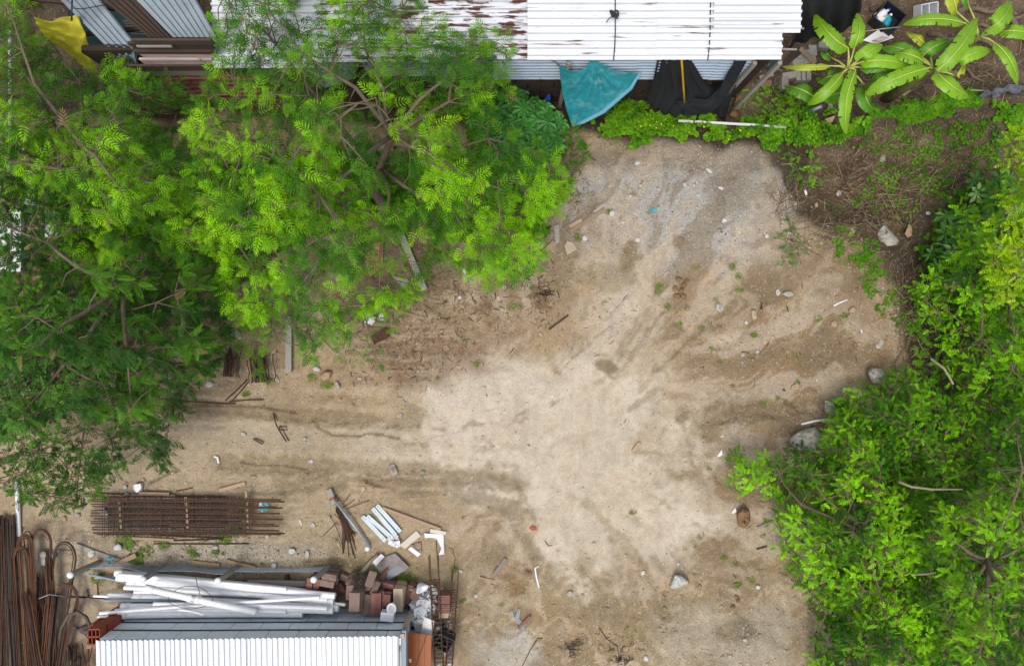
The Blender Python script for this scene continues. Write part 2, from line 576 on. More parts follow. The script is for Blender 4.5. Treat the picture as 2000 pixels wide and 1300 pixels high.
# ---------------------------------------------------------------- many small alike pieces in one mesh
def scatter_mesh(name, tv, tf, pos, rot, scale, tone, mat, parent=None, jitter=0.0, smooth=False):
    """tv (V,3), tf (F,k) template; pos (N,3), rot (N,3,3), scale (N,) or (N,3), tone (N,3)"""
    tv = np.asarray(tv, np.float32); tf = np.asarray(tf, np.int32)
    N, V, F, K = len(pos), len(tv), len(tf), tf.shape[1]
    sc3 = scale if scale.ndim == 2 else np.repeat(scale[:, None], 3, 1)
    loc = tv[None] * sc3[:, None, :]
    if jitter:
        loc = loc * (1 + (rng.random((N, V, 1)) - .5) * 2 * jitter)
    w = np.einsum('nij,nvj->nvi', rot, loc) + pos[:, None, :]
    me = bpy.data.meshes.new(name)
    me.vertices.add(N * V)
    me.vertices.foreach_set('co', w.astype(np.float32).ravel())
    me.loops.add(N * F * K)
    idx = (tf[None] + (np.arange(N, dtype=np.int32) * V)[:, None, None]).astype(np.int32)
    me.loops.foreach_set('vertex_index', idx.ravel())
    me.polygons.add(N * F)
    me.polygons.foreach_set('loop_start', np.arange(0, N * F * K, K, dtype=np.int32))
    if smooth:
        me.polygons.foreach_set('use_smooth', np.ones(N * F, bool))
    at = me.attributes.new('tone', 'FLOAT_COLOR', 'POINT')
    c4 = np.ones((N, V, 4), np.float32); c4[:, :, :3] = np.clip(tone, 0, 1)[:, None, :]
    at.data.foreach_set('color', c4.ravel())
    me.update(calc_edges=True)
    me.materials.append(mat)
    o = bpy.data.objects.new(name, me)
    col.objects.link(o)
    return adopt(o, parent)


def rots(az, pitch, roll):
    ca, sa, cp, sp, cr, sr = np.cos(az), np.sin(az), np.cos(pitch), np.sin(pitch), np.cos(roll), np.sin(roll)
    z = np.zeros_like(ca); o = np.ones_like(ca)
    Rz = np.stack([np.stack([ca, -sa, z], -1), np.stack([sa, ca, z], -1), np.stack([z, z, o], -1)], -2)
    Ry = np.stack([np.stack([cp, z, -sp], -1), np.stack([z, o, z], -1), np.stack([sp, z, cp], -1)], -2)   # pitch up
    Rx = np.stack([np.stack([o, z, z], -1), np.stack([z, cr, -sr], -1), np.stack([z, sr, cr], -1)], -2)
    return Rz @ Ry @ Rx


class Leafy:
    """template of leaflets on a drooping stalk of length 1 along +x"""
    def __init__(s):
        s.v = []; s.f = []

    def leaflet(s, base, ang, L, W, droop=.25, fold=.12, six=False):
        b = np.array(base, float); d = np.array([math.cos(ang), math.sin(ang), 0]); q = np.array([-d[1], d[0], 0])
        up = np.array([0, 0, 1.0])
        n = len(s.v)
        if six:
            s.v += [b, b + d * L * .33 + q * W * .5 + up * fold * L * .5, b + d * L * .72 + q * W * .42 + up * (fold * .5 - droop * .5) * L,
                    b + d * L - up * droop * L, b + d * L * .72 - q * W * .42 + up * (fold * .5 - droop * .5) * L, b + d * L * .33 - q * W * .5 + up * fold * L * .5]
            s.f += [(n, n + 1, n + 2, n + 3), (n, n + 3, n + 4, n + 5)]
        else:
            s.v += [b, b + d * L * .45 + q * W * .5 + up * fold * L * .5, b + d * L - up * droop * L, b + d * L * .45 - q * W * .5 + up * fold * L * .5]
            s.f += [(n, n + 1, n + 2, n + 3)]
        return s

    def arrays(s):
        return np.array(s.v, np.float32), np.array(s.f, np.int32)


def tpl_pinnate(pairs, L, W, ang0, ang1, droop, six=False, start=.15, terminal=True, prof=1.0):
    t = Leafy()
    for i in range(pairs):
        x = start + (1 - start) * i / max(1, pairs - .4)
        k = 1 - prof * abs((i / max(1, pairs - 1)) - .45) * .9
        for sgn in (1, -1):
            a = ang0 + (ang1 - ang0) * i / max(1, pairs - 1)
            t.leaflet((x, 0, -droop * x * x), sgn * math.radians(a), L * k, W, .3, .1, six)
    if terminal:
        t.leaflet((.97, 0, -droop), 0, L * .8, W, .3, .1, six)
    n = len(t.v)      # the stalk
    t.v += [np.array((0, .012, 0)), np.array((0, -.012, 0)), np.array((1, -.004, -droop)), np.array((1, .004, -droop))]
    t.f += [(n, n + 1, n + 2, n + 3)]
    return t.arrays()


TPL = {
    'feather': tpl_pinnate(5, .52, .085, 74, 30, .42, prof=.35),
    'neem': tpl_pinnate(6, .36, .10, 58, 30, .30, prof=.6),
    'round': tpl_pinnate(4, .34, .15, 64, 36, .22, six=True, prof=.3),
    'rosette': (lambda t: [t.leaflet((0, 0, 0), a * 2 * math.pi / 5 + .2 * (a % 2), 1.0 - .15 * (a % 3), .62, .1, .12, True) for a in range(5)] and t.arrays())(Leafy()),
}

# ================================================================ THE GROUND
MOSS = [(440, 1050, 16), (400, 1052, 8), (250, 1056, 20), (285, 1078, 16), (322, 1064, 10), (372, 1074, 10), (380, 1086, 10), (420, 1078, 10), (435, 1080, 5), (262, 1096, 18), (232, 1060, 10), (470, 1000, 8), (458, 1032, 14), (440, 1022, 8), (190, 1130, 14), (744, 1002, 7), (770, 1128, 20), (800, 1130, 14), (740, 1112, 16), (885, 1110, 8),
        (900, 1172, 8), (735, 1125, 12), (655, 1050, 6), (525, 745, 9), (480, 768, 8), (610, 738, 8), (1005, 598, 9), (910, 662, 6), (930, 710, 5), (855, 738, 4), (860, 620, 5), (1180, 590, 4), (1290, 560, 10), (1285, 570, 7), (1305, 598, 7), (1340, 602, 6), (1325, 635, 6), (1370, 640, 6), (1398, 585, 4), (1470, 630, 4), (1474, 655, 7), (1390, 680, 5),
        (1640, 622, 6), (1650, 616, 5), (1602, 622, 5), (1558, 748, 6), (1490, 787, 5), (1518, 778, 6), (1560, 694, 8), (1405, 705, 5), (1238, 380, 5), (1190, 415, 5), (1360, 520, 7), (1430, 520, 5), (1445, 540, 5), (1445, 565, 8), (1480, 402, 4), (1412, 1088, 6), (1440, 1100, 5), (1470, 1133, 8), (1440, 1140, 7), (1234, 998, 5), (1020, 1155, 5), (1090, 1075, 3),
        (980, 1180, 5), (1230, 1220, 4), (1240, 1228, 3), (1330, 930, 5), (1385, 915, 4), (1490, 1045, 8), (1500, 1020, 6), (1545, 1110, 14), (1590, 1180, 12), (1565, 1140, 12), (1675, 480, 12), (1665, 475, 8), (1650, 510, 8), (1700, 520, 8), (1600, 480, 6), (1580, 470, 5), (1125, 500, 4), (1128, 462, 8), (1190, 410, 4), (905, 1010, 4), (800, 1010, 5), (1090, 960, 3), (40, 1128, 8), (62, 1115, 4),
        (1370, 1050, 4), (1340, 900, 4), (1570, 870, 8), (1750, 430, 10), (1730, 470, 12), (640, 750, 10), (870, 690, 4), (880, 870, 4), (650, 925, 3)]


def build_ground():
    def axis(a, b, step):
        core = list(np.arange(a, b + 1, step))
        lo, hi, s = [], [], step
        x = core[0]
        while x > -6200: s *= 1.35; x -= s; lo.append(x)
        x, s = core[-1], step
        while x < 7500: s *= 1.35; x += s; hi.append(x)
        return np.array(lo[::-1] + core + hi)
    us = axis(-50, 2050, 3.4); vs = axis(-50, 1350, 3.4)
    U, V = np.meshgrid(us, vs)
    Z = terrain(U, V)
    k = S * (H - Z) / H
    X = (U - 1000) * k; Y = (650 - V) * k
    ny, nx = U.shape
    me = bpy.data.meshes.new('ground')
    me.vertices.add(nx * ny)
    me.vertices.foreach_set('co', np.stack([X, Y, Z], -1).astype(np.float32).ravel())
    a = (np.arange(ny - 1)[:, None] * nx + np.arange(nx - 1)[None]).astype(np.int32)
    q = np.stack([a + nx, a + nx + 1, a + 1, a], -1).reshape(-1)
    nf = (nx - 1) * (ny - 1)
    me.loops.add(nf * 4); me.loops.foreach_set('vertex_index', q)
    me.polygons.add(nf); me.polygons.foreach_set('loop_start', np.arange(0, nf * 4, 4, dtype=np.int32))
    me.polygons.foreach_set('use_smooth', np.ones(nf, bool))

    # ---- which soil lies where
    Cc = np.empty(U.shape + (3,))
    def lay(rgb, m):
        nonlocal Cc
        m = np.clip(m, 0, 1)[..., None]
        Cc = Cc * (1 - m) + np.array(A(*rgb)) * m
    def blob(cx, cy, rx, ry, soft=.6, wob=.5, seed=1, rot=0.0):
        du, dv = U - cx, V - cy
        cr, sr = math.cos(rot), math.sin(rot)
        du, dv = du * cr + dv * sr, -du * sr + dv * cr
        r = np.hypot(du / rx, dv / ry) + (fbm(U / 60., V / 60., seed, 6, .66) - .5) * wob * 2.6
        return 1 - sstep(1 - soft * .75, 1 + soft * .25, r)
    d_pad = sdf(U, V, PAD)
    f1 = fbm(U / 150., V / 150., 41, 6, .6); f2 = fbm(U / 30., V / 30., 42, 4, .6); f3 = fbm(U / 9., V / 9., 43, 3, .6)
    Cc[:] = A(197, 174, 141)
    lay((176, 151, 116), sstep(.42, .62, f1) * .7)
    # greyer hard-packed soil of the lower left, reddish brown to the right
    lay((200, 182, 152), blob(420, 980, 420, 260, .8, .4, 2) * .7)
    lay((158, 133, 99), blob(1570, 690, 240, 200, .7, .5, 3) * .85)
    lay((160, 136, 106), blob(1480, 900, 200, 120, .7, .5, 4) * .7)
    lay((192, 168, 132), blob(1150, 1200, 420, 140, .8, .5, 5) * .7)
    # grey gravelly top of the pad
    lay((194, 189, 181), blob(1330, 400, 250, 140, .6, .5, 6) * .95)
    lay((150, 136, 118), blob(1330, 305, 240, 36, .6, .5, 7) * .8)
    lay((168, 160, 148), blob(1460, 370, 90, 80, .6, .5, 8) * .6)
    # gullies
    n, r, th = streak(U, V)
    n = n + (f2 - .5) * .22 + (f3 - .5) * .12
    win = sstep(150, 290, r) * (1 - sstep(520, 720, r)) * sstep(820, 930, U)
    lay((148, 130, 104), sstep(.51, .57, n) * win * .62)
    lay((206, 188, 164), (1 - sstep(.39, .46, n)) * win * .75)
    # pale dry sand in the middle
    sand = np.maximum.reduce([blob(1080, 850, 300, 165, .55, .45, 9), blob(1190, 1000, 200, 150, .6, .5, 10), blob(970, 790, 170, 110, .6, .5, 11) * .9,
                              blob(1190, 700, 90, 160, .7, .6, 12, .5) * .6, blob(800, 870, 140, 60, .8, .5, 13) * .5])
    lay((220, 205, 183), sand * .95)
    lay((232, 218, 197), sand * sstep(.42, .62, f1) * .8)
    lay((198, 172, 142), sand * sstep(.55, .75, f2) * .35)
    # tyre passes and drag marks fanning out of the access track
    for pts, w, rgb, op in [([(330, 830), (560, 838), (760, 846), (960, 862), (1120, 900)], 7, (208, 190, 166), .7), ([(330, 872), (560, 880), (760, 880), (960, 880), (1140, 850)], 8, (206, 188, 164), .7),
                            ([(520, 820), (700, 832), (860, 836), (1000, 822), (1120, 770)], 4, (168, 148, 120), .6), ([(480, 895), (700, 890), (880, 905), (1010, 950), (1060, 1040)], 4, (170, 150, 122), .6),
                            ([(600, 868), (800, 866), (960, 872)], 3, (172, 152, 124), .5), ([(760, 930), (900, 945), (1000, 1000), (1060, 1090), (1100, 1200)], 6, (206, 186, 160), .6), ([(820, 912), (930, 935), (1040, 1010), (1090, 1120)], 4, (166, 146, 116), .5),
                            ([(1130, 760), (1180, 660), (1230, 560), (1260, 480)], 7, (214, 200, 182), .6), ([(1160, 770), (1230, 660), (1290, 570), (1340, 480)], 6, (160, 140, 114), .5), ([(1200, 780), (1290, 690), (1380, 620), (1450, 560)], 7, (212, 196, 174), .6),
                            ([(1230, 800), (1330, 720), (1430, 660), (1500, 620)], 5, (158, 138, 110), .5), ([(1100, 740), (1130, 640), (1160, 560)], 5, (162, 142, 116), .5), ([(1180, 960), (1300, 1060), (1420, 1160), (1500, 1240)], 7, (206, 186, 158), .6),
                            ([(1150, 980), (1240, 1090), (1300, 1200), (1340, 1290)], 6, (160, 138, 106), .5), ([(1110, 1000), (1150, 1100), (1200, 1200), (1220, 1290)], 6, (206, 186, 158), .6), ([(1230, 940), (1360, 1020), (1460, 1110)], 5, (164, 142, 112), .5),
                            ([(1240, 880), (1360, 890), (1450, 900)], 6, (178, 158, 130), .5), ([(1290, 840), (1400, 830), (1520, 815)], 6, (160, 140, 112), .5)]:
        dd = seg_dist(U, V, pts) + (f2 - .5) * 22 + (f3 - .5) * 9 + (f1 - .5) * 30
        lay(rgb, (1 - sstep(w * .5, w * 1.5, np.abs(dd))) * op * sstep(.38, .52, fbm(U / 34., V / 34., 91, 3)))
    # mottled damp crust with pale veins along the lower edge
    vein = np.abs(fbm(U / 46. + .5 * f2, V / 46., 61, 4) - .5)
    low = blob(1180, 1220, 420, 170, .5, .5, 14) * (1 - sand)
    lay((166, 145, 110), low * sstep(.02, .06, vein) * (.35 + .5 * sstep(.4, .6, f1)))
    lay((206, 182, 150), low * (1 - sstep(.012, .035, vein)) * .8)
    lay((190, 179, 158), blob(1440, 1250, 190, 80, .7, .6, 15) * .75)
    lay((204, 198, 186), blob(990, 1270, 80, 60, .7, .6, 16) * .8)
    lay((146, 130, 104), blob(1450, 1240, 60, 26, .5, .6, 17) * .8)
    lay((138, 110, 74), blob(1000, 1140, 60, 40, .8, .5, 18) * .8)
    lay((112, 84, 58), blob(1030, 1117, 12, 10, .6, .3, 19))
    for (cx, cy, rx, ry, ro) in [(1186, 716, 26, 12, .4), (1332, 806, 16, 22, .4), (1232, 482, 30, 20, -.6), (1302, 1200, 34, 18, .9), (1228, 500, 18, 34, .2),
                                 (1325, 470, 12, 16, 0), (1190, 540, 60, 26, 0), (1440, 520, 40, 12, .5), (1285, 1100, 40, 12, .9), (1190, 1180, 50, 20, .7),
                                 (1000, 950, 50, 22, 0), (905, 930, 90, 16, 0)]:
        lay((152, 134, 105), blob(cx, cy, rx, ry, .45, .6, int(cx), ro) * (.85 if rx < 35 else .5))
    # wheel tracks
    for pts, w, dep in RUTS[:4]:
        dd = seg_dist(U, V, pts) + (f2 - .5) * 44 + (f3 - .5) * 14
        lay((150, 131, 102), (1 - sstep(w * .3, w * 1.3, dd)) * .55)
    lay((196, 180, 156), (1 - sstep(6, 34, seg_dist(U, V, [(360, 850), (560, 860), (760, 860)]) + (f2 - .5) * 40)) * .6)
    for pts, w in [([(330, 789), (430, 792), (500, 794), (580, 806)], 3), ([(470, 903), (500, 908), (560, 910), (600, 916)], 2.2), ([(612, 820), (622, 836), (650, 850), (700, 852), (720, 846), (780, 856)], 2.6),
                   ([(290, 945), (330, 925), (350, 918)], 3), ([(706, 936), (740, 950), (770, 956)], 3.2), ([(1530, 782), (1556, 800)], 4)]:
        dd = seg_dist(U, V, pts) + (f3 - .5) * 3
        lay((112, 90, 64), (1 - sstep(w * .4, w * 1.6, dd)) * .75)
    # rubble-grey earth around the stores
    lay((190, 180, 164), blob(430, 1085, 260, 34, .6, .5, 21) * .85)
    lay((196, 180, 156), blob(120, 1130, 130, 140, .6, .4, 22) * .7)
    lay((150, 130, 104), blob(365, 1008, 190, 44, .35, .2, 23) * .85)
    lay((120, 98, 72), blob(365, 985, 190, 18, .5, .3, 24) * .6)
    lay((138, 122, 84), blob(720, 1110, 110, 30, .6, .5, 25) * .7)
    # leaf litter and humus under the trees
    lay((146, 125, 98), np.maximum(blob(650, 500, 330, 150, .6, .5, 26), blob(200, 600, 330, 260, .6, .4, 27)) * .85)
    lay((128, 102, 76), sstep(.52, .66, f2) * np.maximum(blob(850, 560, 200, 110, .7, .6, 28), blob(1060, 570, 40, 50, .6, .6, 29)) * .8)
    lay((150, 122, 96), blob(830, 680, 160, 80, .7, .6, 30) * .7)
    # the bank and what lies behind it: dark humus, plus a painted tree shadow
    d = sdf(U, V, PAD) + (fbm(U / 70., V / 70., 31, 3) - .5) * 46
    lay((104, 89, 72), sstep(-2, 16, d))
    lay((186, 166, 138), np.exp(-((d + 16) / 9.) ** 2) * sstep(.42, .55, f2) * .7)
    lay((126, 108, 86), sstep(10, 40, d) * sstep(.46, .6, f2) * .9)
    lay((128, 110, 84), blob(1830, 290, 70, 44, .6, .6, 33) * .9)
    lay((146, 130, 104), blob(1825, 285, 30, 22, .6, .6, 34) * .9)
    lay((118, 96, 72), blob(1760, 60, 260, 60, .6, .5, 35) * .6)
    lay((150, 128, 98), blob(1650, 530, 90, 60, .6, .5, 36) * .7)
    lay((70, 56, 41), blob(1812, 650, 56, 120, .5, .5, 37) * .85)  # shadow of the trees on the right bank, painted into the soil colour
    lay((118, 102, 60), blob(1690, 500, 50, 60, .7, .6, 38) * .5)
    lay((210, 206, 198), blob(10, 470, 40, 60, .4, .3, 39) * .9)
    # fine wash marks: they fan out from the middle, and run along the track on the left
    fine, fw = wash(U, V)
    fw = fw * (1 - sstep(-30, 0, d_pad))
    lay((216, 198, 170), sstep(.54, .66, fine) * fw * .36)
    lay((142, 120, 90), (1 - sstep(.33, .46, fine)) * fw * .36)
    for (cu_, cv_, r_) in MOSS:
        m_ = 1 - sstep(.5, 1.15, np.hypot(U - cu_, (V - cv_) * 1.2) / (r_ * 1.3) + (f2 - .5) * 1.6 + (f3 - .5) * .8)
        lay((122, 122, 66), m_ * .55)
    Cc *= (1 + (f3 - .5)[..., None] * .34 + (f2 - .5)[..., None] * .22)
    grav = np.clip(np.maximum.reduce([blob(1330, 400, 250, 140, .7, .5, 6) * .9, blob(430, 1085, 270, 50, .6, .4, 21), blob(470, 700, 120, 120, .7, .5, 3) * .8,
                                      blob(1440, 1230, 240, 110, .7, .5, 2) * .7, blob(1560, 700, 260, 200, .8, .5, 9) * .5, (1 - sand) * .35]), 0, 1) * (1 - sand * .7)
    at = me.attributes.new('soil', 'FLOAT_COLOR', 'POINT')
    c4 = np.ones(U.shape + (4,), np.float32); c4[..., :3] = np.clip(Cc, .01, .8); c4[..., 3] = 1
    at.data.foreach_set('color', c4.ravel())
    ag = me.attributes.new('grit', 'FLOAT', 'POINT'); ag.data.foreach_set('value', grav.astype(np.float32).ravel())
    me.update(calc_edges=True)

    m = bpy.data.materials.new('soil'); m.use_nodes = True
    t = m.node_tree; L = t.links; b = t.nodes['Principled BSDF']
    b.inputs['Roughness'].default_value = .95; b.inputs['Specular IOR Level'].default_value = .12
    ca = t.nodes.new('ShaderNodeAttribute'); ca.attribute_name = 'soil'
    ga = t.nodes.new('ShaderNodeAttribute'); ga.attribute_name = 'grit'
    tc = t.nodes.new('ShaderNodeTexCoord')
    def noise(scale, detail=5, rough=.6):
        n_ = t.nodes.new('ShaderNodeTexNoise'); n_.inputs['Scale'].default_value = scale
        n_.inputs['Detail'].default_value = detail; n_.inputs['Roughness'].default_value = rough
        L.new(tc.outputs['Object'], n_.inputs['Vector']); return n_.outputs['Fac']
    def rng_(v, a, b_, c, d_):
        n_ = t.nodes.new('ShaderNodeMapRange')
        for q_, w_ in zip(('From Min', 'From Max', 'To Min', 'To Max'), (a, b_, c, d_)): n_.inputs[q_].default_value = w_
        L.new(v, n_.inputs['Value']); return n_.outputs['Result']
    def mul(a, b_):
        n_ = t.nodes.new('ShaderNodeMath'); n_.operation = 'MULTIPLY'; L.new(a, n_.inputs[0]); L.new(b_, n_.inputs[1]); return n_.outputs[0]
    n1 = noise(7, 8, .7); n2 = noise(28, 6, .7); n3 = noise(70, 3, .6)
    val = mul(mul(rng_(n1, .3, .7, .86, 1.12), rng_(n2, .3, .7, .74, 1.22)), rng_(n3, .3, .7, .80, 1.16))
    sc = t.nodes.new('ShaderNodeVectorMath'); sc.operation = 'SCALE'
    amt = rng_(ga.outputs['Fac'], .0, .5, .45, 1.0)
    vm = t.nodes.new('ShaderNodeMix'); vm.data_type = 'FLOAT'
    L.new(amt, vm.inputs['Factor']); vm.inputs['A'].default_value = 1.0; L.new(val, vm.inputs['B'])
    L.new(ca.outputs['Color'], sc.inputs[0]); L.new(vm.outputs['Result'], sc.inputs['Scale'])
    # grains: pale and dark specks where the soil is gritty
    def cells(scale, lo, hi, rgb, amt, src):
        vo = t.nodes.new('ShaderNodeTexVoronoi'); vo.inputs['Scale'].default_value = scale
        L.new(tc.outputs['Object'], vo.inputs['Vector'])
        near = rng_(vo.outputs['Distance'], .18, .34, 1, 0)
        sx = t.nodes.new('ShaderNodeSeparateColor'); L.new(vo.outputs['Color'], sx.inputs['Color'])
        pick = rng_(sx.outputs['Red'], lo, hi, 0, 1)
        f = mul(mul(near, pick), rng_(ga.outputs['Fac'], 0, 1, amt * .35, amt))
        mx = t.nodes.new('ShaderNodeMix'); mx.data_type = 'RGBA'
        L.new(f, mx.inputs['Factor']); L.new(src, mx.inputs['A']); mx.inputs['B'].default_value = (*rgb, 1)
        return mx.outputs['Result'], f
    c1, fa = cells(19, .70, .76, A(222, 212, 196), .9, sc.outputs['Vector'])
    c2, fb = cells(29, .66, .74, A(104, 86, 66), .8, c1)
    c3, fc = cells(9, .90, .93, A(206, 200, 190), .8, c2)
    L.new(c3, b.inputs['Base Color'])
    hsum = t.nodes.new('ShaderNodeMath'); hsum.operation = 'MULTIPLY_ADD'; hsum.inputs[1].default_value = .6
    L.new(n2, hsum.inputs[0]); L.new(n1, hsum.inputs[2])
    h2 = t.nodes.new('ShaderNodeMath'); h2.operation = 'MULTIPLY_ADD'; h2.inputs[1].default_value = .9
    L.new(fc, h2.inputs[0]); L.new(hsum.outputs[0], h2.inputs[2])
    bp = t.nodes.new('ShaderNodeBump'); bp.inputs['Strength'].default_value = .8; bp.inputs['Distance'].default_value = .045
    L.new(h2.outputs[0], bp.inputs['Height']); L.new(bp.outputs['Normal'], b.inputs['Normal'])
    me.materials.append(m)
    build_ground.map = (us, vs, np.clip(Cc, .01, .8), grav)
    o = bpy.data.objects.new('ground', me); col.objects.link(o)
    tag(o, 'pale sandy building plot with wheel tracks and washed gullies', None, None, 'structure')


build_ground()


# ================================================================ MAIN SHED along the far edge
YW = (650 - 113) * S * (H - 2.6) / H          # plane of its front wall
def wall_pt(u_at_z, z, dy=0.0):
    """point on the front wall plane: plan position u at height z"""
    return Vector(((u_at_z - 1000) * S * (H - z) / H, YW + dy, z))


def vz(v):
    """height on the front wall that is surveyed at plan row v"""
    return H - YW * H / (S * (650 - v))


shed = empty('metal_shed', wall_pt(1000, -1.0), 'long shed with flaking white corrugated roof and zinc front wall', 'shed')
ridge_y = YW + 3.2
def roof_sheet(u0, u1, z_eave, v_rows, mat, dz, name='roof_sheet', y0=YW - .06, y1=None, rib=.15):
    y1 = y1 or ridge_y
    k = S * (H - z_eave) / H
    x0, x1 = (u0 - 1000) * k, (u1 - 1000) * k
    n = max(2, int(round((y1 - y0) / rib)))
    rise = .09 * (y1 - y0)
    return corrugated(name, (x0, y0, z_eave + dz), (x1, y0, z_eave + dz), (x1, y1, z_eave + dz + rise), (x0, y1, z_eave + dz + rise), n, .065, mat, shed)


# eave heights follow the survey: left half hangs a little lower and further out
yl = (650 - 133) * S * (H - 2.5) / H
roof_sheet(418, 640, 2.5, None, M['white_roof'], .0, y0=yl)
roof_sheet(622, 850, 2.5, None, M['white_rust'], .012, y0=yl + .12)
roof_sheet(838, 1040, 2.55, None, M['white_rust'], .02, y0=YW - .02)
roof_sheet(1030, 1290, 2.6, None, M['white_worn'], .045)
roof_sheet(1280, 1524, 2.6, None, M['white_worn'], .062)
roof_sheet(1390, 1560, 2.66, None, M['white_roof'], .085, y0=(650 - 64) * S * (H - 2.75) / H)
# front siding: zinc sheets with ribs along the wall
zb = vz(159)
def siding(u0, u1, z0, z1, mat, dy, ribs, name='siding_sheet'):
    a = wall_pt(u0, z1, dy); b_ = wall_pt(u1, z1, dy)
    a0 = Vector((a.x, YW + dy, z0)); b0 = Vector((b_.x, YW + dy, z0))
    # profile stepping down the wall
    vs, fs = [], []
    prof = []
    for i in range(ribs):
        for t_, h_ in ((0, 0), (.5, 0), (.6, 1), (.88, 1), (.98, 0)): prof.append(((i + t_) / ribs, h_))
    prof.append((1, 0))
    for t_, h_ in prof:
        for p_, q_ in ((a, a0), (b_, b0)):
            p = p_.lerp(q_, t_); vs.append(p + Vector((0, -.03 * h_, 0)))
    for i in range(len(prof) - 1):
        fs.append((2 * i, 2 * i + 2, 2 * i + 3, 2 * i + 1))
    return mesh_obj(name, vs, fs, mat, shed, False, .004)


siding(960, 1105, zb, 2.52, M['blue_zinc'], .06, 8)
siding(1102, 1250, zb + .02, 2.52, M['blue_zinc'], .05, 8)
siding(1246, 1420, zb, 2.52, M['blue_zinc'], .06, 8)
siding(1415, 1478, zb, 2.52, M['blue_zinc'], .05, 8)
siding(700, 965, zb + .1, 2.42, M['grey_zinc'], .10, 8)
# dark earth-stained block base under the siding
for i in range(14):
    for j in range(5):
        x0 = wall_pt(660, 0).x + i * .62 + (.3 if j % 2 else 0)
        piece('block', (x0 + .3, YW + .2, -1.0 + j * .42 + .2), (.6, .18, .40), M['dark_void'], parent=shed)
piece('wall_core', (wall_pt(1000, 0).x + .4, YW + .32, .7), (10.6, .1, 3.4), M['dark_void'], parent=shed)
# timber posts of the frame
for (u, ) in ((1100,), (1428,), (1472,)):
    piece('post', wall_pt(u, .75, -.05), (.09, .08, 3.4), M['grey_boards'], parent=shed)
# a grey sheet hanging askew under the left half
slab_v = [wall_pt(636, 1.9, -.4), wall_pt(695, 1.95, -.2), wall_pt(690, 2.35, .0), wall_pt(560, 2.3, .0)]
mesh_obj('hanging_sheet', slab_v, [(0, 1, 2, 3)], M['grey_zinc'], shed, False, .004)

# cables over the roof
def tube_thing(name, pts, r, mat, label, cat, group=None, n=6, smooth=True, kind=None):
    mb = MB().tube(pts, r, n)
    o = mb.build(name, mat, None, smooth)
    recentre(o)
    return tag(o, label, cat, group, kind)


def roofz(y, z0=2.6): return z0 + .12 + .09 * max(0, y - YW)
for (u0, u1, lab) in ((1198, 1205, 'dark cable lying across the white roof behind the teal tarp'), (1382, 1391, 'dark cable lying across the white roof behind the black net')):
    pts = [Vector(((u0 + (u1 - u0) * t + 1.5 * math.sin(t * 9) - 1000) * S * (H - 2.7) / H, YW - .1 + 2.4 * t, roofz(YW - .1 + 2.4 * t))) for t in np.linspace(0, 1, 9)]
    tube_thing('cable', pts, .012, M['rope'], lab, 'cable', 'cables over the shed roof')
mb = MB()
for i in range(7):
    c = P(1200 + 4 * math.cos(i), 28 + 4 * math.sin(i * 1.7), 2.95)
    mb.tube([c + Vector((.05 * math.cos(a * 1.3 + i), .05 * math.sin(a * 1.1 + i), .02 * math.sin(a))) for a in range(7)], .014, 5)
mb.tube([P(1200, 30, 2.94), P(1190, 36, 2.93), P(1184, 44, 2.92)], .010, 5)
o = mb.build('rag', M['rope']); recentre(o); tag(o, 'black knotted rag caught on the cable over the white roof', 'rag')

# ---- teal tarp hung from the eave
lft = P(1092, 128, 2.25); tp = P(1155, 114, 2.42); rgt = P(1250, 143, 1.9); bot = P(1117, 246, .35)
def fold_teal(u, v):
    a = math.atan2(v + .02, u + .02)
    r = math.hypot(u, v)
    w = min(1, 3.0 * min(u, 1 - u) + .0) * min(1, 3 * min(v, 1 - v))
    return Vector((0, -.4, .9)) * (.075 * math.sin(a * 15 + 2 * r) * r * (1.2 - r * .6) + .03 * math.sin(a * 41 + 5 * u) + .05 * abs(math.sin(a * 7.5 + 1.3 * r))) * w
vs, fs = coons([tp, P(1175, 125, 2.28), P(1205, 139, 2.08), rgt], [lft, P(1098, 178, 1.35), P(1107, 216, .75), bot],
               [tp, P(1142, 134, 2.22), P(1118, 139, 2.18), lft], [rgt, P(1232, 172, 1.4), P(1178, 218, .8), bot], 44, 44, fold_teal)
tarp = mesh_obj('tarp', vs, fs, M['teal'], None, True, .004); recentre(tarp)
tag(tarp, 'teal tarpaulin hung by its corners below the white roof eave', 'tarp')
mb = MB()
hv = [rgt, P(1232, 172, 1.4), P(1178, 218, .8), P(1140, 238, .5), bot]
mb.tube([p + Vector((0, 0, .02)) for p in hv], [.02, .05, .06, .05, .03], 8)
o = mb.build('hem', M['teal_hem'], tarp, True)
tube_thing('rope', [P(1070, 112, 2.5), P(1082, 121, 2.38), P(1092, 128, 2.27)], .018, M['grey_boards'], 'short pale rope tying the teal tarp corner to the eave', 'rope')

